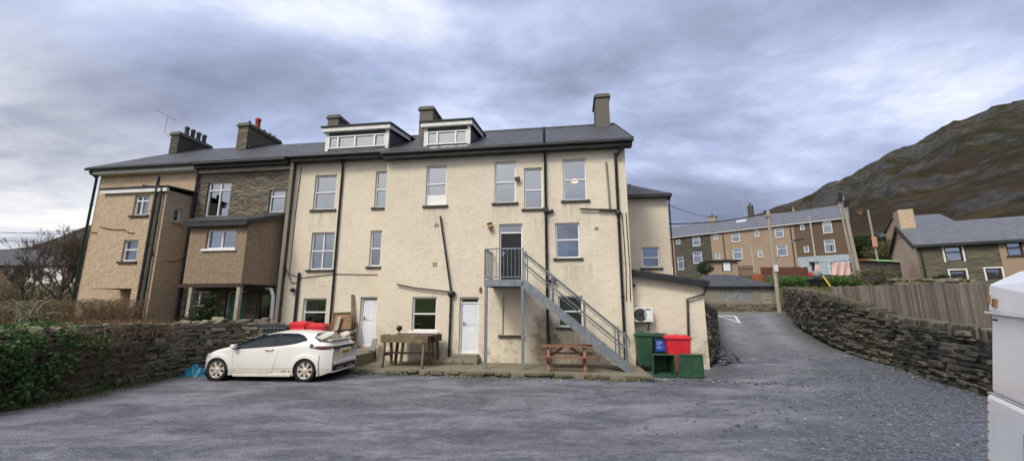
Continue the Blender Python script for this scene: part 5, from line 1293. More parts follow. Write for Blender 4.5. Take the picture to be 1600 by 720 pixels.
# ------------------------------------------------------------------ wheelie bins
def bin_thing(x, y, z, deg, mat, label, w_=.58, d=.62, h=.98, open_=False, lidmat=None, group='wheelie bins', lid_only_tilt=0):
    fr = Frame(x, y, deg); T = Thing('wheelie_bin', label, 'wheelie bin', fr, (0, 0, z), group); z0 = z
    tp = .80; b = MB()
    def ring(s, dd, zz_): return [(-w_/2*s, -d/2*dd, z0+zz_), (w_/2*s, -d/2*dd, z0+zz_), (w_/2*s, d/2*dd, z0+zz_), (-w_/2*s, d/2*dd, z0+zz_)]
    rings = [ring(tp, tp, .05), ring(.97, .97, h-.10), ring(.97, .97, h-.06), ring(1.07, 1.07, h-.06), ring(1.07, 1.07, h)]
    if open_: rings += [ring(.93, .93, h), ring(.90, .90, h-.08), ring(tp-.05, tp-.05, .09)]
    vs = [p for r0 in rings for p in r0]; fs = [(3, 2, 1, 0)]
    for i in range(len(rings)-1):
        for k in range(4): j = (k+1) % 4; fs.append((i*4+k, i*4+j, i*4+4+j, i*4+4+k))
    m = len(rings)*4; fs.append((m-4, m-3, m-2, m-1)); b.add(vs, fs)
    T.part('body', b, M[mat], bevel=.02)
    lid = MB(); W_ = w_*1.12; D_ = d*1.12; k = 8
    for sgn in (1,):
        vs = []; 
        for j in range(k+1):
            for i in range(k+1):
                u, v = i/k*2-1, j/k*2-1; q = (1-abs(u)**4)*(1-abs(v)**4); vs.append((u*W_/2, v*D_/2, z0+h+.012+.07*q**.5+(.02*math.cos(u*9) if abs(v) < .7 else 0)*q))
        fs = [(j*(k+1)+i, j*(k+1)+i+1, (j+1)*(k+1)+i+1, (j+1)*(k+1)+i) for j in range(k) for i in range(k)]
        lid.add(vs, fs, True)
    lid.box(-W_/2, W_/2, -D_/2, D_/2, z0+h-.025, z0+h+.015)
    if open_: lid.box(-W_/2+.03, W_/2-.03, -D_/2+.03, -D_/2+.06, z0+h-.05, z0+h-.026).box(-W_/2+.03, W_/2-.03, D_/2-.06, D_/2-.03, z0+h-.05, z0+h-.026).box(-W_/2+.03, -W_/2+.06, -D_/2+.061, D_/2-.061, z0+h-.05, z0+h-.026).box(W_/2-.06, W_/2-.03, -D_/2+.061, D_/2-.061, z0+h-.05, z0+h-.026).box(-W_/2+.1, W_/2-.1, -.02, .02, z0+h-.04, z0+h-.026)
    if open_: # swung right over about the hinge at the back
        hy, hz = d/2*1.07+.04, z0+h+.0
        lid.v = [(x_, hy+(hy-y_), hz-(z_-hz)) for x_, y_, z_ in lid.v]; lid.f = [tuple(reversed(f)) for f in lid.f]
    T.part('lid', lid, M[lidmat or mat], bevel=.008)
    T.part('handle', MB().tube([(-w_*.4, d*.5+.0, z0+h-.03), (-w_*.4, d*.5+.08, z0+h-.02), (w_*.4, d*.5+.08, z0+h-.02), (w_*.4, d*.5, z0+h-.03)], .016, 8), M[mat])
    for sd in (-1, 1): T.part('wheel', MB().lathe((sd*(w_*.42), d*.42, z0+.10), [(.001, -.03), (.09, -.03), (.1, -.015), (.1, .015), (.09, .03), (.001, .03)], 16, 'x'), M['rubber'])
    return T
BZ = PZ+.01
def bpos(px, n): s = FF.pix(px, 545, n)[0]; return FF.world(s, n)[:2]
x, y = bpos(1006, -.2); bin_thing(x, y, BZ, 6, 'green', 'green wheelie bin standing below the air conditioning unit', w_=.50, d=.5, h=1.02)
x, y = bpos(1030, .05); B2 = bin_thing(x, y, BZ, 8, 'green_d', 'dark green wheelie bin with a blue label, standing half behind the red one', w_=.50, d=.5, h=.98)
B2.part('label_panel', MB().box(-.16, .24, -.265, -.245, BZ+.50, BZ+.86), M['blue_l'])
q = MB().box(-.13, .05, -.272, -.264, BZ+.76, BZ+.79).box(-.13, .0, -.272, -.264, BZ+.70, BZ+.72).box(-.13, .04, -.272, -.264, BZ+.60, BZ+.63); B2.part('label_stripe', q, M['skyl'])
x, y = bpos(1058, -.45); bin_thing(x, y, .03, 10, 'red', 'bright red wheelie bin standing behind the tipped green one', w_=.74, d=.6, h=1.08)
# tipped bin: lying on its hinge side, mouth to the yard, lid swung out beside it
tb = bin_thing(0, 0, 0, 0, 'green', 'green wheelie bin tipped on its side, mouth to the yard, lid thrown open', w_=.62, d=.64, h=.86, open_=True)
g = on_level(1041, 589, .0); Mt = Matrix(((0, 1, 0), (0, 0, -1), (-1, 0, 0))).to_4x4()
tb.o.matrix_world = Matrix.Translation((g[0]+.07, g[1]+.80, .345)) @ Matrix.Rotation(R(-8), 4, 'Z') @ Mt
# bins behind the car
x0_ = at_depth(484, 508, 13.6)
bin_thing(x0_[0]-.24, 13.62, .0, 6, 'red', 'red wheelie bin behind the car roof, left of its red neighbour', w_=.5, d=.6, h=at_depth(470, 503, 13.6)[2]-.06, group='bins behind the car')
bin_thing(x0_[0]+.33, 13.52, .0, -6, 'red', 'red wheelie bin behind the car roof, beside the leaning boards', w_=.5, d=.6, h=at_depth(470, 505, 13.5)[2]-.08, group='bins behind the car')
x1_ = at_depth(432, 508, 14.0)
bin_thing(x1_[0]+.05, 14.1, 0, 10, 'black', 'black wheelie bin behind a wire mesh panel beyond the car', w_=.9, d=.5, h=at_depth(432, 507, 14.0)[2]-.08, group='bins behind the car')
mb = MB(); ax, ay = x1_[0]-.4, 13.72; zt_ = at_depth(432, 504, 13.7)[2]
for i in range(8): mb.tube([(ax+i*.13, ay-i*.01, .02), (ax+i*.13, ay-i*.01, zt_)], .008, 5)
for i in range(8): mb.tube([(ax, ay, zt_-i*.17-.01), (ax+.91, ay-.07, zt_-i*.17-.01)], .008, 5)
solo('mesh_panel', mb, M['galv'], 'galvanised wire mesh panel leaning in front of the black bin', 'mesh panel', off=(0, 0, 0))
# leaning boards
T = Thing('leaning_board', 'brown framed board leaning against the recessed cream wall', 'board', FF, (-5.3, .1, .05))
q = lambda px, py, n_: P3(px, py, n_)
pa, pb, pc, pd = q(512, 545, -.35), q(545, 545, -.35), q(550, 488, .3), q(522, 489, .3)
T.part('sheet', MB().slab([pa, pb, pc, pd], -.025), M['wood_br'])
fr = MB()
for a, b in ((pa, pd), (pb, pc), (pa, pb), (pd, pc)): fr.bar((a[0], a[1]-.03, a[2]), (b[0], b[1]-.03, b[2]), .06, .05)
T.part('frame', fr, M['wood'])
solo('leaning_plank', MB().bar(q(517, 545, -.48), q(531, 494, .1), .16, .03, (0, 1, 0)), M['pole'], 'pale plank resting against the brown framed board', 'plank')
bpy.context.scene.objects['leaning_plank'].location = FF.world(0, 0); bpy.context.scene.objects['leaning_plank'].rotation_euler = (0, 0, -FF.th)
for nm, a, b, w_, lb in (('upright_plank', (551, 552), (551, 460), .11, 'tall narrow weathered plank standing against the cream wall'), ('upright_plank', (556, 552), (556, 503), .13, 'short weathered plank standing beside the taller one')):
    o = solo(nm, MB().bar(q(a[0], a[1], .05), q(b[0], b[1], .33), w_, .03, (0, 1, 0)), M['wood'], lb, 'plank', 'planks on the wall'); o.location = FF.world(0, 0); o.rotation_euler = (0, 0, -FF.th)
# timber table in front of the ground floor window
n1_ = -1.55
sA = FF.pix(594, 540, n1_)[0]; sB = FF.pix(667, 540, n1_)[0]
T = Thing('timber_table', 'heavy weathered timber table with deep edge boards and splayed legs under the ground floor window', 'table', FF, ((sA+sB)/2, -1.2, PZ), None)
zt_ = FF.pix(630, 523, n1_)[1]; zb_ = FF.pix(630, 534, n1_)[1]-.02
T.part('edge_board', MB().box(sA, sB+.03, n1_-.02, n1_+.03, zb_, zt_-.01), M['wood'], bevel=.006)
T.part('edge_board', MB().box(sA, sA+.04, n1_+.035, -.9, zb_+.03, zt_-.01), M['wood'], bevel=.006)
q = MB()
for i in range(4): q.box(sA+.03, sB, n1_+.04+i*.155, n1_+.185+i*.155, zt_-.07, zt_-.03)
T.part('tabletop', q, M['wood'], bevel=.006)
for s in (sA+.12, sB-.12):
    for nn_, dn in ((n1_+.08, -.12), (-1.0, .12)): T.part('leg', MB().bar((s, nn_+dn, PZ), (s, nn_, zt_-.07), .12, .07), M['wood'], bevel=.006)
    T.part('leg_brace', MB().bar((s, n1_-.0, PZ+.40), (s, -.9, PZ+.40), .05, .10), M['wood'])
T.part('low_shelf', MB().box(sA+.05, sB+.02, n1_+.1, n1_+.26, PZ+.42, PZ+.455).box(sA+.05, sB+.02, n1_+.28, n1_+.44, PZ+.42, PZ+.455), M['wood_dk'])
sC = FF.pix(618, 535, -.7)[0]; sD = FF.pix(684, 535, -.7)[0]
T = Thing('timber_table', 'dark topped timber table standing behind the weathered one, touching the window sill', 'table', FF, ((sC+sD)/2, -.6, PZ), None)
zt2 = FF.pix(650, 522, -.75)[1]
T.part('tabletop', MB().box(sC, sD, -.85, -.25, zt2-.24, zt2), M['wood_dk'], bevel=.015)
for s in (sC+.12, sD-.15):
    for nn_ in (-.78, -.3): T.part('leg', MB().bar((s+(.06 if s > sC+.2 else -.06), nn_, PZ), (s, nn_, zt2-.24), .1, .08), M['wood'], bevel=.006)
T.part('bench_board', MB().box(sC-.1, sD-.03, -.95, -.87, PZ+.38, PZ+.42), M['wood_dk'])
s, z = FF.pix(623.5, 521, -.7); T = Thing('lantern', 'small black round lantern standing on the dark topped table', 'lantern', FF, (s, -.7, zt2)); z = zt2
T.part('bowl', MB().lathe((s, -.7, z), [(.02, .10), (.08, .13), (.105, .2), (.09, .27), (.03, .29), (.001, .29)], 14), M['black'])
T.part('stand', MB().tube([(s, -.7, z+.12), (s-.06, -.7, z)], .01, 5).tube([(s, -.7, z+.12), (s+.06, -.7, z)], .01, 5).tube([(s, -.7, z+.12), (s, -.64, z)], .01, 5), M['black'])
s = FF.pix(582, 545, -.3)[0]
solo('offcut_board', MB().slab([(0, 0, 0), (.22, 0, 0), (.25, .12, .42), (.05, .12, .42)], -.02), M['grey_b'], 'small blue grey board leaning beside the white door', 'board', fr=FF, off=(0, 0, 0)).location = FF.world(s-.1, -.35, .53)
# orange picnic table
n0_ = -1.15; sA = FF.pix(845, 560, n0_-.3)[0]; sB = FF.pix(927, 560, n0_-.3)[0]
T = Thing('picnic_table', 'orange stained picnic table with attached benches below the steel stairs', 'picnic table', FF, ((sA+sB)/2, n0_, PZ)); zt_ = PZ+.74
q = MB()
for i in range(5): q.box(sA, sB, n0_-.36+i*.145, n0_-.23+i*.145, zt_-.035, zt_)
T.part('tabletop', q, M['wood_or'], bevel=.006)
for nn_ in (n0_-.70, n0_+.50): T.part('bench', MB().box(sA+.0, sB+.02, nn_, nn_+.12, PZ+.42, PZ+.455).box(sA, sB+.02, nn_+.13, nn_+.25, PZ+.42, PZ+.455), M['wood_or'], bevel=.006)
for s in (sA+.24, sB-.26):
    T.part('leg', MB().bar((s, n0_-.55, PZ), (s, n0_-.22, zt_-.04), .045, .09, (1, 0, 0)), M['wood_or']); T.part('leg', MB().bar((s, n0_+.55, PZ), (s, n0_+.22, zt_-.04), .045, .09, (1, 0, 0)), M['wood_or'])
    T.part('cross_beam', MB().box(s+.026, s+.07, n0_-.72, n0_+.74, PZ+.33, PZ+.418), M['wood_or']); T.part('cross_beam', MB().box(s+.026, s+.07, n0_-.34, n0_+.34, zt_-.12, zt_-.04), M['wood_or'])
    d_ = .45 if s < (sA+sB)/2 else -.45; T.part('brace', MB().bar((s+.04, n0_, PZ+.38), (s+d_, n0_, zt_-.06), .045, .08), M['wood_or'])
# ------------------------------------------------------------------ board fence behind the right wall
ft = [(1300, 447, 18.6), (1400, 445, 14.6), (1480, 443, 12.0), (1548, 441, 10.6), (1640, 438, 9.2), (1760, 434, 8.0)]
FPn = [at_depth(*p) for p in ft]
T = Thing('board_fence', 'weathered grey board fence standing above the long dark wall', 'fence', WF, (FPn[2][0], FPn[2][1], 1.1))
pts = []
for a, b in zip(FPn, FPn[1:]):
    a, b = Vector(a), Vector(b); n_ = max(1, int((b-a).xy.length/.105))
    for i in range(n_): pts.append((a.lerp(b, i/n_), (b-a)))
mb = MB()
for p, d in pts:
    d = Vector((d.x, d.y, 0)).normalized(); h = rnd.uniform(-.03, .02); q = p+Vector((rnd.uniform(-.008, .008),)*2+(0,))
    mb.bar((q.x, q.y, 1.0), (q.x, q.y, p.z+h), .099, .02, tuple(d.cross(Vector((0, 0, 1)))))
t = NT('fence_board'); i_ = t.island(); v = t.coord('Object'); c = t.ramp(i_, [(0.0, (.19, .16, .125, 1)), (.5, (.29, .25, .20, 1)), (1.0, (.38, .34, .285, 1))]); c = t.mix(t.ramp(t.noise(t.coord('Object', (1, 1, .12)), 22, 5, .7), [(.45, 0.0), (.75, .7)]), c, (.13, .10, .075)); t.bsdf(c, .88, .2, t.bump(t.noise(t.coord('Object', (1, 1, .1)), 40, 3), .5, .01)); M['fboard'] = t.m
T.part('boards', mb, M['fboard'])
mb = MB()
for a, b in zip(FPn, FPn[1:]):
    a, b = Vector(a), Vector(b); d = Vector(((b-a).y, -(b-a).x, 0)).normalized()*.035
    for dz in (-.3, -1.2): mb.bar(a-d+Vector((0, 0, dz)), b-d+Vector((0, 0, dz)), .04, .08)
T.part('rail', mb, M['wood'])
# ------------------------------------------------------------------ distant row of houses
BF = Frame(47.3, 54.7, 41.7); BZ0 = 5.2
def zline(f, n, pxa, pya, pxb, pyb):
    a, b = f.pix(pxa, pya, n), f.pix(pxb, pyb, n); return lambda s: a[1]+(b[1]-a[1])*(s-a[0])/(b[0]-a[0])
EZ = 14.35
def srow(px): return BF.pix(px, 380, 0)[0]
def far_house(name, label, pxa, pxb, mat, wins, door_=None, lower=None, chim=None, gut='white', skyl_=None, pipes=()):
    s0, s1 = srow(pxa), srow(pxb); T = Thing(name, label, 'house', BF, ((s0+s1)/2, 0, BZ0), 'far row of terraced houses')
    rects = [BF.rect(*w_) for w_ in wins]
    mb = MB(); zsplit = None
    if lower:
        zsplit = lower[1]; low = MB(); wall(low, s0, s1, BZ0, zsplit, 0, [r0 for r0 in rects if r0[3] < zsplit+.1], .15); T.part('ground_floor_wall', low, M[lower[0]], label='pale blue painted stone ground floor')
        wall(mb, s0, s1, zsplit, EZ, 0, [r0 for r0 in rects if r0[3] >= zsplit+.1], .15)
    else: wall(mb, s0, s1, BZ0, EZ, 0, rects, .15)
    shell(mb, s0, s1, 0, 8, BZ0, EZ, gable=EZ+2.6); T.part('wall', mb, M[mat])
    for r0 in rects:
        tall = (r0[3]-r0[2]) > 1.15
        window(T, r0, 0, (.66,) if tall else (), (), fw=.09, bar=.08, dep=.08, curtain='net', sill='coping' if tall else None)
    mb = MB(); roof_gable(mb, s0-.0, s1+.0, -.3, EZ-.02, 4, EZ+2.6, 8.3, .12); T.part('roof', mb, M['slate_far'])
    T.part('gutter', MB().box(s0, s1, -.38, -.26, EZ-.12, EZ), M[gut])
    if chim: 
        for (pa, pt_, pb, m_) in chim:
            sa, za = BF.pix(pa, pt_, 4); sb = BF.pix(pb, pt_, 4)[0]; chimney(T, sa, sb, 3.6, 4.4, EZ+1.9, za, m_, [(.5, 1.2)], cap=.06)
    for px, pa, pb in pipes:
        s = srow(px); T.part('drainpipe', MB().tube([(s, -.1, BF.pix(px, pa, 0)[1]), (s, -.1, BF.pix(px, pb, 0)[1])], .07, 6), M['black'])
    if skyl_: s, n_ = skyl_; zz_ = EZ+(n_+.3)*2.6/4.3+.13; T.part('rooflight', MB().slab([(s, n_, zz_), (s+1.5, n_, zz_), (s+1.5, n_+.9, zz_+.54), (s, n_+.9, zz_+.54)], .05), M['skyl'])
    return T
far_house('terraced_house', 'far terraced house at the left end of the row, mostly hidden by the cream wing', 1020, 1053, 'terr_tan', [(1047, 416, 1051, 430)], pipes=())
far_house('terraced_house', 'far terraced house of bare dark stone', 1053, 1111, 'stone_dk', [(1056, 374, 1063, 381), (1082, 370, 1094, 384), (1059, 401, 1068, 421), (1083, 393, 1097, 411)], chim=[(1107, 339, 1119, 'coping')])
far_house('terraced_house', 'far tan terraced house with a drainpipe, next to the bare dark stone one', 1111, 1166, 'terr_tan', [(1115, 366, 1121, 374), (1143, 364, 1156, 378), (1118, 395, 1125, 404), (1145, 388, 1160, 405)], chim=[(1168, 322, 1176, 'stone_dk')], pipes=[(1131, 365, 412)], skyl_=(srow(1148), 2.2))
far_house('terraced_house', 'far tan terraced house behind the street lamp, joining the brown one', 1166, 1243, 'terr_tan', [(1179, 359, 1186, 369), (1184, 390, 1191, 402), (1211, 356, 1224, 371), (1214, 382, 1230, 400)], chim=[(1238, 324, 1241, 'coping')], pipes=[(1238, 352, 420)])
zs_ = BF.pix(1290, 399, 0)[1]
h4 = far_house('terraced_house', 'far brown terraced house with a pale blue ground floor at the right end', 1243, 1333.5, 'terr_brown', [(1250, 350, 1257, 359), (1285, 345, 1300, 364), (1256, 384, 1264, 394), (1288, 374, 1305, 394), (1295, 408, 1310, 428)], lower=('blue_st', zs_), chim=[(1309, 318, 1315, 'coping')])
s0_, s1_ = srow(1262), srow(1272); zt_ = BF.pix(1266, 411, 0)[1]
h4.part('door', MB().box(s0_+.1, s1_-.05, -.05, -.01, BZ0+.6, zt_-.1), M['seam']); h4.part('door_canopy', MB().box(s0_-.1, s1_+.15, -.4, -.003, zt_, zt_+.15), M['black'])
# sheds, garages and clutter between
GF = Frame(at_depth(1158, 460, 33.5)[0], 33.5, 2)
def gp(px, py, n=0): return GF.pix(px, py, n)
T = Thing('garage', 'low concrete outbuilding with hipped slate roof and a boarded grey window behind the low wall', 'outbuilding', GF, (0, 0, 1.7))
s0, s1 = gp(1100, 460)[0], gp(1214, 460)[0]; zt_ = gp(1158, 447)[1]; hr_ = GF.rect(1128, 448.5, 1176, 470); h2 = GF.rect(1190, 450, 1206, 474)
mb = MB(); wall(mb, s0, s1, 1.4, zt_, 0, [hr_, h2], .12); shell(mb, s0, s1, 0, 5.5, 1.4, zt_); T.part('wall', mb, M['conc'])
T.part('boarding', MB().box(hr_[0], hr_[1], .05, .09, hr_[2], hr_[3]), M['grey_b'], label='weathered grey boards over the wide opening')
f = MB().box(h2[0], h2[1], .05, .09, h2[2], h2[3]);
for k in range(1, 4): f.bar((h2[0], .04, h2[2]+(h2[3]-h2[2])*k/4), (h2[1], .04, h2[2]+(h2[3]-h2[2])*k/4), .03, .03)
T.part('door', f, M['pole'])
z0 = zt_; zr_ = gp(1128, 429, 2.6)[1]
a_, b_ = s0-.2, s1+.2; ra = gp(1104, 430, 2.6)[0]; rb = gp(1146, 430, 2.6)[0]
T.part('roof', MB().add([(a_, -.25, z0), (b_, -.25, z0), (b_, 5.7, z0), (a_, 5.7, z0), (ra, 2.6, zr_), (rb, 2.6, zr_)], [(0, 1, 5, 4), (1, 2, 5), (2, 3, 4, 5), (3, 0, 4), (3, 2, 1, 0)]), M['slate'])
T.part('fascia', MB().box(a_, b_, -.28, -.2, z0-.12, z0-.005), M['black'])
SF = Frame(at_depth(1130, 415, 45)[0], 45, 12)
T = Thing('garden_shed', 'small flat roofed block shed with a white door, in front of the tan terraced houses', 'shed', SF, (0, 0, 3.4)); s0, s1 = SF.pix(1107, 415)[0], SF.pix(1153, 415)[0]; zt_ = SF.pix(1130, 408.5)[1]
mb = MB(); wall(mb, s0, s1, 3, zt_, 0); shell(mb, s0, s1, 0, 3, 3, zt_); T.part('wall', mb, M['terr_tan'])
T.part('roof', MB().box(s0-.3, s1+.3, -.3, 3.2, zt_, zt_+.18), M['black']); r0 = SF.rect(1130, 410, 1141, 423); T.part('door', MB().box(r0[0], r0[1], -.06, -.002, r0[2], r0[3]), M['door_w'])
T.part('frame', MB().box(r0[0]-.12, r0[0]-.003, -.07, -.001, r0[2], r0[3]).box(r0[1]+.003, r0[1]+.12, -.07, -.001, r0[2], r0[3]), M['black'])
p = at_depth(1183, 430, 44); T = Thing('oil_tank', 'rusty curved metal tank beside the garden shed', 'tank', WF, (p[0], p[1], 3.6))
T.part('drum', MB().lathe((p[0], p[1], 3.2), [(.001, 0), (.62, 0), (.7, .3), (.7, 1.9), (.55, 2.3), (.2, 2.5), (.001, 2.5)], 18), M['rust'], bevel=0)
# red garden fence
mb = MB(); a, b = Vector(at_depth(1189, 423, 50)), Vector(at_depth(1262, 423, 47)); n_ = 64
for i in range(n_+1):
    q = a.lerp(b, i/n_); mb.bar((q.x, q.y, q.z-.6), (q.x, q.y, q.z+.45+rnd.uniform(-.05, .05)), .075, .03, (0, 1, 0))
for dz in (-.2, .3): mb.bar(a+Vector((0, .04, dz)), b+Vector((0, .04, dz)), .04, .1)
solo('picket_fence', mb, M['fence_red'], 'red brown picket fence in front of the far tan terraced house', 'fence')
for (pxa, pxb, py, Y, h, lb) in ((1152, 1176, 420, 46, 1.0, 'dark slatted fence panel between the shed and the rusty tank'),):
    mb = MB(); a, b = Vector(at_depth(pxa, py, Y)), Vector(at_depth(pxb, py, Y))
    for i in range(13): q = a.lerp(b, i/12); mb.bar((q.x, q.y, q.z-.9), (q.x, q.y, q.z+.4), .06, .03, (0, 1, 0))
    mb.bar(a, b, .04, .08); solo('fence_panel', mb, M['wood_dk'], lb, 'fence')
# poles
def tpole(px, pyb, pyt, Y, r0, label, lean=0, zb=None, fit=None):
    b = at_depth(px, pyb, Y); t_ = at_depth(px-(pyb-pyt)*(px-800)/(3400)-lean, pyt, Y)
    x = b[0]; zt_ = t_[2]; xt = t_[0] if lean else x
    T = Thing('telegraph_pole', label, 'pole', WF, (x, Y, zb if zb is not None else b[2]))
    T.part('shaft', MB().tube([(x, Y, (zb or b[2])), (xt, Y, zt_)], r0, 10, r0*.68), M['pole']); return T, x, xt, zt_
T, lx, _, lz = tpole(1216.5, 472, 331, 30.9, .16, 'pale wooden pole carrying a street lamp at the head of the lane', zb=1.5)
T.part('pole_cap', MB().box(lx-.19, lx+.19, 30.75, 31.05, lz-.45, lz-.15).lathe((lx, 30.9, lz-.15), [(.15, 0), (.12, .2), (.04, .25)], 10), M['coping'])
T.part('bracket_arm', MB().tube([(lx+.1, 30.8, lz-4.0), (lx+.5, 30.6, lz-3.0), (lx+.9, 30.4, lz-2.55), (lx+1.4, 30.2, lz-2.35)], .035, 6), M['galv'])
o = T.part('street_lamp', MB().bar((lx+1.25, 30.25, lz-2.4), (lx+1.9, 30.0, lz-2.28), .22, .12), M['black'], bevel=.03)
T.part('junction_box', MB().box(lx-.13, lx+.13, 30.66, 30.78, lz-4.7, lz-4.2), M['white'])
T.part('insulator', MB().box(lx-.3, lx+.0, 30.85, 30.95, lz, lz+.1), M['black'])
T, tx, txt, tz = tpole(1347, 445, 308, 30, .15, 'tall leaning telegraph pole with dark fittings beyond the fence', lean=9, zb=2.6)
T.part('fittings', MB().box(txt-.05, txt+.25, 29.75, 30.0, tz-.8, tz-.3).bar((txt-.5, 30, tz-.3), (txt+.6, 30, tz-.2), .1, .1).box(txt-.25, txt-.05, 29.9, 30.1, tz-.3, tz+.35), M['black'], bevel=.02)
b = at_depth(1337, 425, 33); t_ = at_depth(1313, 325, 33); solo('stay_pole', MB().tube([(b[0], 33, b[2]-2), t_], .11, 8, .08), M['pole'], 'thinner grey pole leaning just left of the tall telegraph pole', 'pole')
b = at_depth(1277, 425, 46); t_ = at_depth(1272, 339, 46); solo('flag_pole', MB().tube([(b[0], 46, b[2]-2), (b[0], 46, t_[2])], .10, 8, .07).ball((b[0], 46, t_[2]), .12), M['steel_w'], 'slim white pole in front of the brown terraced house', 'pole')
b = at_depth(1178, 425, 48); t_ = at_depth(1172, 384, 48); 
solo('flag_pole', MB().tube([(b[0], 48, b[2]-1), (b[0], 48, t_[2])], .06, 8).bar((b[0]-.5, 48, t_[2]), (b[0]+.5, 48, t_[2]), .05, .05), M['steel_w'], 'short white washing post near the rusty tank', 'post')
b = at_depth(1371, 400, 44); t_ = at_depth(1358, 328, 44)
T = Thing('telegraph_pole', 'thin distant pole with an orange panel, left of the pink gable', 'pole', WF, (b[0], 44, 5)); T.part('shaft', MB().tube([(b[0], 44, 4.6), (b[0]-.2, 44, t_[2])], .10, 8), M['pole']); zc = at_depth(1366, 378, 44)[2]; T.part('sign_panel', MB().box(b[0]-.5, b[0]+.05, 43.75, 43.85, zc-.6, zc+.55), M['orange'], bevel=.08)
T.part('cross_arm', MB().bar((b[0]-.9, 44, t_[2]), (b[0]+.5, 44, t_[2]), .06, .06), M['black'])
# overhead wires
def wire(a, b, sag, label, r0=.014):
    a, b = Vector(a), Vector(b); q = []
    for i in range(25): t_ = i/24; p = a.lerp(b, t_); p.z -= sag*4*t_*(1-t_); q.append(p)
    solo('overhead_wire', MB().tube(q, r0, 5), M['cable'], label, 'wire', 'overhead wires')
cw = FF.world(7.5, 3)[:2]
wire((cw[0], cw[1], at_depth(1044, 350, cw[1])[2]), (lx-.1, 30.9, lz), .25, 'taut black wire from the wing corner to the street lamp pole', .028)
wire((cw[0], cw[1], at_depth(1042, 312, cw[1])[2]), at_depth(1130, 335, 52), .5, 'thin slack wire from the wing roof to the far roofs', .016)
wire((lx, 30.9, lz), (txt, 30, tz-.2), .35, 'thin wire between the street lamp pole and the leaning pole', .012)
for i, (ya, yb) in enumerate(((358, 366), (364, 358), (372, 378))): wire(at_depth(-60, ya, 26), at_depth(150, yb, 24), .1, ['upper thin wire left of the pebble dashed house', 'middle thin wire left of the pebble dashed house', 'lowest thin wire left of the pebble dashed house'][i], .012)
p = at_depth(1163, 330, 66); solo('radio_mast', MB().tube([(p[0], 66, p[2]-1), (p[0], 66, at_depth(1163, 295, 66)[2])], .03, 5), M['steel_w'], 'hair thin aerial above the far tan house', 'aerial')
# laundry, bin, prop in the gardens
def cloth(px0, py0, px1, py1, Y, mat, label, nm='laundry'):
    mb = MB(); k = 12; vs = []
    for j in range(k+1):
        for i in range(k+1):
            q = at_depth(px0+(px1-px0)*i/k, py0+(py1-py0)*j/k, Y); vs.append((q[0], Y+.12*math.sin(i*1.3+j*.2)*(j/k+.3), q[2]-.12*math.sin(math.pi*i/k)*(1 if j < 1 else .4)+(.15*noise.noise(Vector((i*.5, 0, px0))) if j == k else 0)))
    fs = [(j*(k+1)+i, (j+1)*(k+1)+i, (j+1)*(k+1)+i+1, j*(k+1)+i+1) for j in range(k) for i in range(k)]
    o = solo(nm, MB().add(vs, fs, True), M[mat], label, 'laundry', 'washing on the line'); m_ = o.modifiers.new('s', 'SOLIDIFY'); m_.thickness = .02
    return o
cloth(1301, 409, 1328, 430, 44, 'pink_cl', 'large pale pink sheet hanging on the washing line'); cloth(1329, 408, 1338, 424, 44, 'dark_cl', 'dark navy clothes hanging right of the pink sheet')
cloth(1274, 412, 1280, 423, 44, 'pink_cl', 'small pink garment hanging on the washing line'); cloth(1264, 424, 1272, 431, 43, 'red_cl', 'small red cloth hanging low by the black door')
solo('washing_line', MB().tube([at_depth(1262, 409, 44), at_depth(1300, 410, 44), at_depth(1345, 405, 44)], .015, 4), M['cable'], 'thin washing line holding the pink sheet', 'washing line')
p = at_depth(1277, 446, 30); gzv = p[2]
bin_thing(p[0], 30, gzv-.1, 0, 'black', 'black wheelie bin in the far garden with a grey bag on top', w_=.85, d=.7, h=at_depth(1277, 434, 30)[2]-gzv, group='far garden bins')
p = at_depth(1277, 433, 30); solo('rubbish_bag', MB().ball((p[0], 30, p[2]+.22), .34, 12, (1, .8, .9)), M['grey_b'], 'pale grey bag lying on the black garden bin', 'bag')
solo('yellow_prop', MB().tube([at_depth(1286, 431, 29), at_depth(1298, 448, 28)], .05, 6), M['yellow'], 'yellow pole leaning beside the black garden bin', 'pole')
# house on the right
HF_ = Frame(35.4, 35.0, 30); HB = 2.4
T = Thing('cottage', 'grey green stone cottage with pink gable and chimney on the right', 'house', HF_, (3, 0, HB)); ez = HF_.pix(1431, 384, 0)[1]
L_ = 6.4
rw = [HF_.rect(1476, 385, 1504, 408, 0), HF_.rect(1485, 422, 1510, 438, 0), HF_.rect(1541, 419, 1566, 437, 0)]
mb = MB(); sj = HF_.pix(1563, 400, 0)[0]; wall(mb, 0, sj+.0, HB-.5, ez, 0, rw, .15); T.part('wall', mb, M['stone_gr'])
gb = MB(); gb.add([(0, 7.0, HB-.5), (0, 0, HB-.5), (0, 0, ez), (0, 3.5, ez+2.35), (0, 7, ez)], [(0, 1, 2, 3, 4)]); gb.quad((12, 7, HB-.5), (0, 7, HB-.5), (0, 7, ez), (12, 7, ez)); T.part('gable_wall', gb, M['pink_r'], label='pink rendered gable')
for r0 in rw: window(T, r0, 0, (.62,), (), fw=.1, dep=.08, bar=.1, mat='wood_dk', sill=None, curtain='net'); 
for r0 in rw:
    a, b, c, d = r0; f = MB().box(a-.11, a-.003, -.04, -.002, c-.06, d+.11).box(b+.003, b+.11, -.04, -.002, c-.06, d+.11).box(a-.003, b+.003, -.04, -.002, d+.003, d+.11); T.part('window_surround', f, M['white'])
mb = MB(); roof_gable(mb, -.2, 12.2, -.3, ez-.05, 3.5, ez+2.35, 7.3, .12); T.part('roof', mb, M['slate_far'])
T.part('gutter', MB().box(-.2, 12, -.42, -.28, ez-.2, ez-.03), M['black']); T.part('drainpipe', MB().tube([(.25, -.1, ez-.2), (.25, -.1, HB)], .06, 6), M['black'])
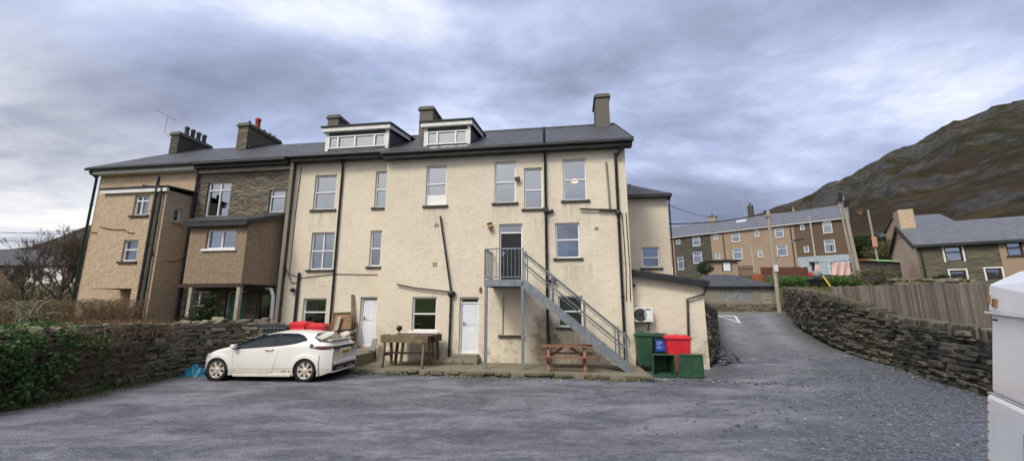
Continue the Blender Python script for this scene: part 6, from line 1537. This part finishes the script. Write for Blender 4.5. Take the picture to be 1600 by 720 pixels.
T.part('barge_board', MB().slab([(-.22, -.3, ez-.1), (-.28, -.3, ez-.1), (-.28, 3.5, ez+2.3), (-.22, 3.5, ez+2.3)], .25).slab([(-.28, 7.3, ez-.1), (-.22, 7.3, ez-.1), (-.22, 3.5, ez+2.3), (-.28, 3.5, ez+2.3)], .25), M['black'])
c0 = MB(); zc = HF_.pix(1420, 329, 3.5)[1]; c0.box(-.05, 1.05, 2.7, 4.2, ez+1.2, zc); T.part('chimney', c0, M['tan'], bevel=.05)
zk = ez+(1.4+.3)*2.4/3.8+.16; sk_ = HF_.pix(1585, 340, 2.4)[0]; T.part('rooflight', MB().slab([(sk_, 1.9, ez+1.35), (sk_+1.3, 1.9, ez+1.35), (sk_+1.3, 2.9, ez+2.0), (sk_, 2.9, ez+2.0)], .08), M['skyl'])
T2 = Thing('cottage', 'peach rendered cottage with brown framed window joined to the grey green one', 'house', HF_, (9, 0, HB))
rw = [HF_.rect(1572, 376, 1598, 400, 0)]
mb = MB(); wall(mb, sj, 12, HB-.5, ez-.02, -.03, rw, .15); T2.part('wall', mb, M['terr_tan']); window(T2, rw[0], -.03, (.55,), (), mat='wood_dk', sill='wood_dk', fw=.1, bar=.1, curtain='net')
# cottages further up
F2 = Frame(*at_depth(1431, 345, 52)[:2], 22)
T = Thing('cottage', 'slate roofed cottage showing behind the ridge of the pink gabled one', 'house', F2, (2, 0, 8)); z0 = F2.pix(1440, 352, 0)[1]; s1 = F2.pix(1490, 345, 0)[0]; zr_ = F2.pix(1450, 336, 3)[1]
mb = MB(); wall(mb, -1, s1, 6, z0, 0); shell(mb, -1, s1, 0, 6, 6, z0, gable=zr_); T.part('wall', mb, M['pink_r']); mb = MB(); roof_gable(mb, -1.2, s1+.2, -.3, z0, 3, zr_, 6.3); T.part('roof', mb, M['slate_far'])
chimney(T, -.8, .6, 2.6, 3.4, zr_-.4, F2.pix(1436, 330, 3)[1], 'coping', [(.5, 1)])
F4 = Frame(*at_depth(1578, 320, 62)[:2], 25)
T = Thing('cottage', 'grey green upper cottage with a pale window at the top right edge', 'house', F4, (3, 0, 10)); z0, z1 = F4.pix(1580, 336, 0)[1]-3, F4.pix(1580, 306, 0)[1]; r0 = F4.rect(1586, 309, 1604, 316, 0)
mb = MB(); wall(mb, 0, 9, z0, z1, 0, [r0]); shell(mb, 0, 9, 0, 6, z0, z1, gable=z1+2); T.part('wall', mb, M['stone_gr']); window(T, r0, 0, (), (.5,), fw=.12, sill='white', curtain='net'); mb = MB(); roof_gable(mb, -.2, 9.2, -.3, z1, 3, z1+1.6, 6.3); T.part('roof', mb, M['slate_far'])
F5 = Frame(*at_depth(1366, 420, 36)[:2], -12)
T = Thing('garden_shed', 'low stone shed with a lime green and rust roof left of the pink gable', 'shed', F5, (1.5, 0, 3.5)); s1 = F5.pix(1408, 420, 0)[0]; z1 = F5.pix(1390, 409, 0)[1]
mb = MB(); wall(mb, -1.2, s1, z1-2.6, z1, 0); shell(mb, -1.2, s1, 0, .9, z1-2.6, z1); T.part('wall', mb, M['stone_dk'])
T.part('roof', MB().slab([(.3, -.2, z1), (s1+.2, -.2, z1), (s1+.2, 1.0, z1+.25), (.3, 1.0, z1+.25)], .06), M['lime']); T.part('roof', MB().slab([(-1.4, -.2, z1), (.29, -.2, z1), (.29, 1.0, z1+.25), (-1.4, 1.0, z1+.25)], .06), M['rust'], label='rusty half of the shed roof')
# scattered far cottages on the slope
for (px, py, Y, w_, lb) in ((1378, 352, 85, 3.5, 'tiny pale cottage on the slope above the orange panel'), (1399, 372, 60, 3.0, 'tiny slate roofed hut beside the pink gable')):
    f = Frame(*at_depth(px, py, Y)[:2], 15); z = at_depth(px, py, Y)[2]; T = Thing('hut', lb, 'hut', f, (0, 0, z-2)); mb = MB(); wall(mb, -w_/2, w_/2, z-3, z, 0); shell(mb, -w_/2, w_/2, 0, 3, z-3, z, gable=z+1); T.part('wall', mb, M['coping']); mb = MB(); roof_gable(mb, -w_/2-.2, w_/2+.2, -.2, z, 1.5, z+1, 3.2); T.part('roof', mb, M['slate_far'])
wall_thing('dry_stone_wall', 'low pale stone wall in the garden behind the board fence', [at_depth(px, 442, 22)[:2] for px in (1395, 1440, 1480, 1520)], [2.2]*4, [at_depth(1450, 437.5, 22)[2]]*4, 'dry', th=.4, hs=(.1, .2), ls=(.3, .6), cope='rough')
# white cottages on the left
F6 = Frame(*at_depth(-40, 440, 52)[:2], -4)
T = Thing('white_cottage', 'low whitewashed cottage row with dark roof behind the bare trees at left', 'house', F6, (6, 0, 3)); s1 = F6.pix(122, 430, 0)[0]; z1 = F6.pix(60, 416, 0)[1]; zr_ = F6.pix(60, 391, 4)[1]
r1_, r2_, r3_ = F6.rect(10, 420, 20, 434), F6.rect(72, 423, 79, 437), F6.rect(100, 424, 108, 436)
mb = MB(); sm_ = F6.pix(42, 430, 0)[0]; wall(mb, -4, sm_, 2, z1, 0, [r1_]); shell(mb, -4, s1, 0, 8, 2, z1, gable=zr_); T.part('wall', mb, M['terr_brown']); mb = MB(); wall(mb, sm_, s1, 2, z1, 0, [r2_, r3_]); T.part('white_wall', mb, M['white'])
for r0 in (r1_, r2_, r3_): window(T, r0, 0, (.5,), (.5,), fw=.1, dep=.05)
mb = MB(); roof_gable(mb, -4.2, s1+.3, -.3, z1, 4, zr_, 8.3); T.part('roof', mb, M['slate'])
wall_thing('garden_wall', 'pale rubble garden wall in the undergrowth at far left', [at_depth(px, 490, 20)[:2] for px in (-60, 0, 60, 110)], [1.0]*4, [at_depth(30, 478, 20)[2]]*4, 'dry', th=.4, hs=(.1, .2), ls=(.3, .6), cope='rough')
# ------------------------------------------------------------------ van (rear corner towards the camera's right)
VA = Vector((4.12, 3.50)); vd = Vector((-.5, -.866)); VF = Frame(VA.x, VA.y, 0)
VF.c, VF.s = vd.x, -vd.y; VF.th = math.atan2(VF.s, VF.c)   # s runs across the rear, n into the van
g0 = gz(4.6, 3.2)
T = Thing('white_van', 'white high roofed van standing close on the right, rear corner in view', 'van', VF, (.9, 2, g0))
def vz(py): return VF.pix(1575, py, 0)[1]
zr, zg, zs, zb_ = vz(418), vz(489), vz(608), g0+.34
W_, D_ = 1.95, 4.6
def vbox(name, s0, s1, n0, n1, z0, z1, mat, bev, lab=None): return T.part(name, MB().box(s0, s1, n0, n1, z0, z1), M[mat], bevel=bev, label=lab)
vbox('body', 0.0, W_-.02, -.02, D_, zs-.02, zg, 'van', .03); vbox('lower_body', -.02, W_+.03, -.045, D_+.1, zb_, zs-.028, 'van', .035)
q = MB(); e = .0; pr = [(0, zg+.01), (W_, zg+.01), (W_, zr-.12), (W_-.16, zr), (.16, zr), (0.0, zr-.12)]
n0, n1 = -.035, D_-.4; m = len(pr); vs = [(s, n0+(.12 if z > zr-.05 else 0), z) for s, z in pr]+[(s, n1, z) for s, z in pr]
q.add(vs, [tuple(range(m)), tuple(reversed(range(m, 2*m)))]+[(i, i+m, (i+1) % m+m, (i+1) % m) for i in range(m)]); T.part('high_roof', q, M['van'], bevel=.02)
vbox('gutter', -.02, W_+.02, -.05, D_, zg-.010, zg+.010, 'white', .004); vbox('trim_strip', -.01, W_+.01, -.03, D_, zs-.03, zs-.019, 'steel_w', .003)
vbox('door_gap', W_/2-.004, W_/2+.004, -.024, .034, zs, zg-.02, 'seam', 0)
vbox('marker_light', .10, .15, -.05, .02, zg+.05, zg+.12, 'wood_br', .004); vbox('marker_light', .01, .03, -.05, .02, zg+.07, zg+.15, 'wood_br', .004)
vbox('roof_vent', .05, .13, .1, .115, zr-.075, zr-.045, 'seam', .0); vbox('roof_vent', .3, .36, .13, .14, zr-.05, zr-.035, 'seam', .0); vbox('scuff', .04, .12, -.024, .034, zg-.06, zg-.045, 'seam', .003)
vbox('tail_light', .58, .68, -.075, -.03, zb_+.28, zb_+.52, 'tail', .02); vbox('tail_light', W_-.44, W_-.34, -.075, -.03, zb_+.28, zb_+.52, 'tail', .02)
vbox('bumper', .75, W_-.05, -.12, -.02, g0+.3, g0+.5, 'black', .03)
vbox('rear_window', .65, W_-.35, -.03, .028, zs+.55, zg-.1, 'cglass', .0)
for s in (.15, W_-.15):
    for n_ in (.9, 3.7): T.part('wheel', MB().lathe((s, n_, g0+.34), [(.001, -.1), (.2, -.1), (.33, -.09), (.34, -.05), (.34, .05), (.33, .09), (.2, .1), (.001, .1)], 24, 'x'), M['rubber'])
for k in range(9): T.part('rivet', MB().ball((.035, -.048, zb_+.06+k*.075), .010, 6), M['wood_br'])
pc = Vector(at_depth(1553, 489, 3.45)); w0 = Vector(VF.world(0, 0, zg)); bpy.context.view_layer.update()
T.o.matrix_world = Matrix.Translation(pc) @ Matrix.Rotation(R(8), 4, Vector((.77, .64, 0))) @ Matrix.Translation(-w0) @ T.o.matrix_world
# ------------------------------------------------------------------ plants
def leaf(mb, c, s, sq=1.0, droop=0):
    a, b = rnd.uniform(0, 6.28), rnd.uniform(-1, 1); u = Vector((math.cos(a), math.sin(a), rnd.uniform(-.6, .6))).normalized(); w_ = u.orthogonal(); w_.rotate(Matrix.Rotation(rnd.uniform(0, 6.28), 3, u)); w_.normalize()
    u *= s; w_ *= s*.42*sq; c = Vector(c); mb.add([c-u*.5, c+w_*.6, c+u*.5, c-w_*.6], [(0, 1, 2, 3)])
def blob_leaves(mb, n_, cen, rad, s, seed=0, flat=1.0, thr=-.15, shell_=.5, sq=1.0):
    c0 = Vector(cen); k = 0; tries = 0
    while k < n_ and tries < n_*8:
        tries += 1; d = Vector((rnd.gauss(0, 1), rnd.gauss(0, 1), rnd.gauss(0, 1))).normalized(); r_ = shell_+(1-shell_)*rnd.random()**.6
        q = Vector((d.x*rad[0], d.y*rad[1], d.z*rad[2]))*r_
        lump = noise.noise((c0+q)*(1.6/max(rad))+Vector((seed, 0, 0)))
        if lump < thr: continue
        q *= 1+.35*noise.noise(d*2.2+Vector((seed, 3, 1)))
        leaf(mb, c0+q, s*rnd.uniform(.6, 1.3), sq); k += 1
def branch(mb, p, d, l, r0, depth, spread=.5, up=.12, minr=.004, k=4):
    p = Vector(p); d = Vector(d).normalized(); pts = [p]; n_ = 4
    for i in range(n_):
        d = (d+Vector((rnd.gauss(0, .12), rnd.gauss(0, .12), rnd.gauss(0, .08)+up*.3))).normalized(); p = p+d*l/n_; pts.append(p)
    mb.tube(pts, r0, k, max(minr, r0*.6), cap=False)
    if depth <= 0: return
    for i in range(rnd.choice((2, 3, 3))):
        q = pts[rnd.randint(2, n_)]; dd = (d+Vector((rnd.gauss(0, spread), rnd.gauss(0, spread), rnd.gauss(0, spread*.6)+up))).normalized()
        branch(mb, q, dd, l*rnd.uniform(.6, .82), max(minr, r0*.6), depth-1, spread, up, minr, k)
def bare_tree(x, y, z, h, label, depth=6, group='bare trees on the left'):
    T = Thing('bare_tree', label, 'tree', WF, (x, y, z), group); tr = MB().tube([(x, y, z-.3), (x+.1, y, z+h*.18), (x+.05, y, z+h*.32)], h*.028, 8, h*.02); T.part('trunk', tr, M['bark'])
    cr = MB()
    for i in range(6): a = i*1.05+rnd.random(); branch(cr, (x+.05, y, z+h*rnd.uniform(.18, .32)), (math.cos(a)*.7, math.sin(a)*.7, 1), h*.26, h*.013, depth, .45, .15, .008, 3)
    T.part('crown', cr, M['bark'])
p = at_depth(88, 470, 24); bare_tree(p[0], 24, 1.2, 5.6, 'bare tree beside the pebble dashed house, its branches over the white cottage')
p = at_depth(40, 470, 26); bare_tree(p[0], 26, 1.2, 4.4, 'smaller bare tree left of the taller one in front of the white cottage')
p = at_depth(112, 470, 30); bare_tree(p[0], 30, 1.5, 6.6, 'bare tree touching the corner of the pebble dashed house')
def thicket(nm, label, cat, spots, hgt, n_, mat, leafmat=None, leaves=0, lr=.05, th=.008, curl=1.0, group=None):
    c = spots[0]; T = Thing(nm, label, cat, WF, (c[0], c[1], c[2]), group); mb = MB()
    for i in range(n_):
        s = rnd.choice(spots); x, y, z = s[0]+max(-1.5, min(1.5, rnd.gauss(0, 1)))*s[3], s[1]+max(-1.5, min(1.5, rnd.gauss(0, 1)))*s[3]*.7, s[2]
        a = rnd.uniform(0, 6.28); h = hgt*rnd.uniform(.4, 1.05); rch = h*rnd.uniform(.1, .9)*curl; pts = []
        for k in range(6):
            t_ = k/5; pts.append((x+math.cos(a)*rch*t_**1.6+rnd.gauss(0, .02), y+math.sin(a)*rch*t_**1.6, z+h*math.sin(t_*1.9)/1.0*(.95)))
        mb.tube(pts, th*rnd.uniform(.6, 1.4), 3, th*.3, cap=False)
    T.part('stems', mb, M[mat])
    if leafmat:
        lm = MB()
        for i in range(leaves):
            s = rnd.choice(spots); x, y = s[0]+rnd.gauss(0, s[3]*1.05), s[1]+rnd.gauss(0, s[3]*.8); h = hgt*rnd.random()**.8*.95
            if noise.noise(Vector((x*1.7, y*1.7, h*1.9))) < -.12: continue
            leaf(lm, (x, y, s[2]+h), lr*rnd.uniform(.6, 1.4))
        T.part('foliage', lm, M[leafmat])
    return T
def spot(px, py, Y, r_, z=None): q = at_depth(px, py, Y); return (q[0], Y, q[2] if z is None else z, r_)
thicket('bramble_bush', 'brown tangled bramble bush at the foot of the pebble dashed house', 'bush', [spot(150, 480, 14.2, .45, .9), spot(175, 480, 14.5, .4, .9), spot(200, 480, 14.8, .35, .9), spot(165, 480, 13.6, .4, .9)], 1.5, 950, 'twig', 'dead', 2600, .055)
thicket('bramble_bush', 'low brown bramble bush spilling over the dry stone wall', 'bush', [(-10.75, 12.2, 1.2, .4), (-10.9, 11.3, 1.2, .45), (-10.75, 10.4, 1.2, .4), (-11.3, 12.6, 1.2, .5)], .55, 380, 'twig', 'dead', 2200, .05, curl=1.5)
thicket('hedge', 'dark green and brown undergrowth above the ivy at far left', 'bush', [spot(-20, 490, 13, .9, 1.0), spot(40, 490, 14, .8, 1.0), spot(90, 490, 14.5, .6, 1.0), spot(-60, 490, 12, .9, 1.0), spot(60, 490, 17, 1.0, 1.0), spot(0, 490, 18, 1.2, 1.0), spot(110, 490, 18, .8, 1.0)], 1.35, 900, 'twig', 'bramble', 15000, .07)
thicket('hedge', 'far dark hedge in front of the whitewashed cottage', 'bush', [spot(px, 460, 34, 1.9, 1.6) for px in (-60, -35, -10, 20, 40, 60, 85, 105, 130)], 2.5, 900, 'twig', 'bramble', 14000, .16, th=.02)
thicket('buddleia_bush', 'pale silvery leaved shrub with spreading stems at far left', 'bush', [spot(42, 500, 10.6, .12, 1.2), spot(46, 500, 10.7, .12, 1.2)], 1.1, 34, 'bark_p', 'silver', 420, .085, th=.018, curl=.8)
# ivy over the wall
T = Thing('ivy', 'thick green ivy covering the near end of the left wall', 'ivy', WF, (-10.5, 7, .2)); lm = MB(); st = MB()
for i in range(15000):
    y = rnd.uniform(4.2, 11.3); z = rnd.uniform(.02, 1.72); cov = (11.0-y)/3.2+.35*noise.noise(Vector((y*1.4, z*1.7, 2)))*2
    if cov < rnd.random(): continue
    bul = .16+.22*noise.noise(Vector((y*1.1, z*1.6, 5)))+.14*math.sin(z/1.7*3.1)
    if z > 1.45: x = -10.6-rnd.uniform(-.2, .75)
    else: x = -10.6+max(.02, bul)*rnd.uniform(.5, 1.1)
    if noise.noise(Vector((y*3.1, z*3.1, 9))) < -.28: continue
    leaf(lm, (x+.1*(z < .3), y, z+(.16*noise.noise(Vector((y*2, x, 0))) if z > 1.3 else 0)), rnd.uniform(.055, .12), 1.9)
T.part('foliage', lm, M['ivy'])
for i in range(240):
    y = rnd.uniform(5, 12.2); pts = []; z = rnd.uniform(0, .5)
    for k in range(6): pts.append((-10.52+rnd.uniform(-.03, .12), y, z)); y += rnd.gauss(0, .18); z += rnd.uniform(.05, .3); 
    st.tube(pts, .009, 3, .004, cap=False)
T.part('stems', st, M['twig'])
# conifer in front of the stone house
p = at_depth(322, 500, 14.9); cx_, cy_ = p[0], 14.9; zt_ = at_depth(328, 463, 14.9)[2]
T = Thing('conifer_bush', 'dark green spreading conifer in front of the stone house window', 'bush', WF, (cx_, cy_, .9)); T.part('stem', MB().tube([(cx_, cy_, .8), (cx_, cy_, zt_)], .035, 6, .01), M['bark']); nm_ = MB(); bm_ = MB()
for i in range(150):
    t_ = rnd.random()**1.1; a = rnd.uniform(0, 6.28); z = 1.1+(zt_-1.1)*t_; rr = (1-t_)**.8*1.0+.08; e_ = Vector((cx_+rr*math.cos(a), cy_+rr*math.sin(a)*.7, z+.18*rr)); s_ = Vector((cx_, cy_, z-.1)); bm_.tube([s_, s_.lerp(e_, .5)-Vector((0, 0, .05)), e_], .01, 3, .004, cap=False)
    for k in range(60): u = rnd.random()**.7; q = s_.lerp(e_, u); leaf(nm_, (q.x+rnd.gauss(0, .06), q.y+rnd.gauss(0, .06), q.z+rnd.gauss(0, .03)), rnd.uniform(.06, .11), .55)
T.part('branches', bm_, M['bark']); T.part('foliage', nm_, M['needle'])
# dead bracken and grass on the wall feet and tops
mb = MB()
def tuft(x, y, z, h, n_, sp_=.06):
    for i in range(n_):
        a = rnd.uniform(0, 6.28); bx, by = x+rnd.gauss(0, sp_), y+rnd.gauss(0, sp_); hh = h*rnd.uniform(.5, 1.2); l = hh*rnd.uniform(.2, .7); w_ = .008
        mb.add([(bx-w_*math.sin(a), by+w_*math.cos(a), z), (bx+w_*math.sin(a), by-w_*math.cos(a), z), (bx+l*math.cos(a), by+l*math.sin(a), z+hh)], [(0, 1, 2)])
for i in range(420):
    y = rnd.uniform(5, 13); tuft(-10.32+abs(rnd.gauss(0, .12)), y, .0, rnd.uniform(.05, .16), 9)
for i in range(260):
    s = rnd.uniform(-5.3, 6.4); q = FF.world(s, -2.0-abs(rnd.gauss(0, .10))-(.1 if s > 4.6 else 0)); tuft(q[0], q[1], .0, rnd.uniform(.03, .09), 7)
for i in range(90): y = rnd.uniform(9, 26); tuft(rwx(y)-abs(rnd.gauss(0, .08)), y, gz(rwx(y), y), rnd.uniform(.04, .12), 8)
for i in range(60): q = FF.world(rnd.uniform(-5.6, -4.7), rnd.uniform(-.6, .2)); tuft(q[0], q[1], .1, rnd.uniform(.15, .5), 8)
tag(mb.build('grass', M['grass']), kind='stuff')
mb = MB()
for i in range(260): y = rnd.uniform(4.5, 12.4); tuft(-10.2+abs(rnd.gauss(0, .25)), y, .0, rnd.uniform(.02, .07), 10, .12)
for i in range(420): y = rnd.uniform(15, 29); tuft(rwx(y)+rnd.uniform(.1, 1.3), y, max(ground_z(rwx(y)+1, y), interp(y, [p[1] for p in RW], RWT)-.15), rnd.uniform(.15, .4), 12, .15)
tag(mb.build('dead_grass', M['dead']), kind='stuff')
# garden greenery up the lane
def bush(px, py, Y, rad, label, mat='ivy', n_=1800, s=.14, nm='bush', thr=-.2):
    q = at_depth(px, py, Y); T = Thing(nm, label, 'bush', WF, (q[0], Y, q[2]-rad[2])); lm = MB(); blob_leaves(lm, n_, q, rad, s, px, thr=thr, shell_=.35); T.part('foliage', lm, M[mat]); sm2 = MB()
    for i in range(14): a = rnd.uniform(0, 6.28); sm2.tube([(q[0], Y, q[2]-rad[2]*1.3), (q[0]+rad[0]*.6*math.cos(a), Y+rad[1]*.6*math.sin(a), q[2]+rad[2]*rnd.uniform(-.2, .6))], .02, 4, .008, cap=False)
    T.part('stems', sm2, M['bark'])
bush(1237, 440, 33, (1.6, 1.0, .45), 'low bright green bank of plants left of the black garden bin', 'lush', 2600, .16); bush(1320, 440, 30, (2.6, 1.0, .42), 'low bright green bank of plants between the yellow pole and the fence', 'lush', 3000, .16)
bush(1101, 419, 40, (.85, .8, .6), 'round dark bush at the left of the garden shed', 'needle', 1500, .14); bush(1362, 388, 60, (4.5, 2.5, 2.2), 'dark green hedge below the orange panel', 'needle', 4200, .35); bush(1383, 392, 50, (2.4, 1.5, 1.3), 'green bush between the orange panel and the pink gable', 'bramble', 2400, .26)
bush(1474, 436, 23, (.60, .35, .28), 'clipped dark green shrub in front of the grey green cottage', 'needle', 1800, .08, thr=-.6); bush(1365, 432, 26, (1.4, 1, .5), 'scrubby brown bush beyond the leaning pole', 'bramble', 1500, .14)
bush(1550, 335, 70, (7, 3, 1.8), 'wide brown scrub on the slope above the grey green cottage', 'dead', 3500, .4); bush(1345, 345, 90, (6, 3, 2.6), 'rusty brown scrub on the slope behind the row of houses', 'dead', 2600, .5)
# tall bank opposite, seen only in the window panes
thicket('hedge', 'hedge on the grassy bank opposite the building, behind the viewer', 'bush', [(x, -34, 3.8, 2.2) for x in range(-40, 41, 6)], 4.0, 60, 'bark', 'bramble', 9000, .5, th=.05)
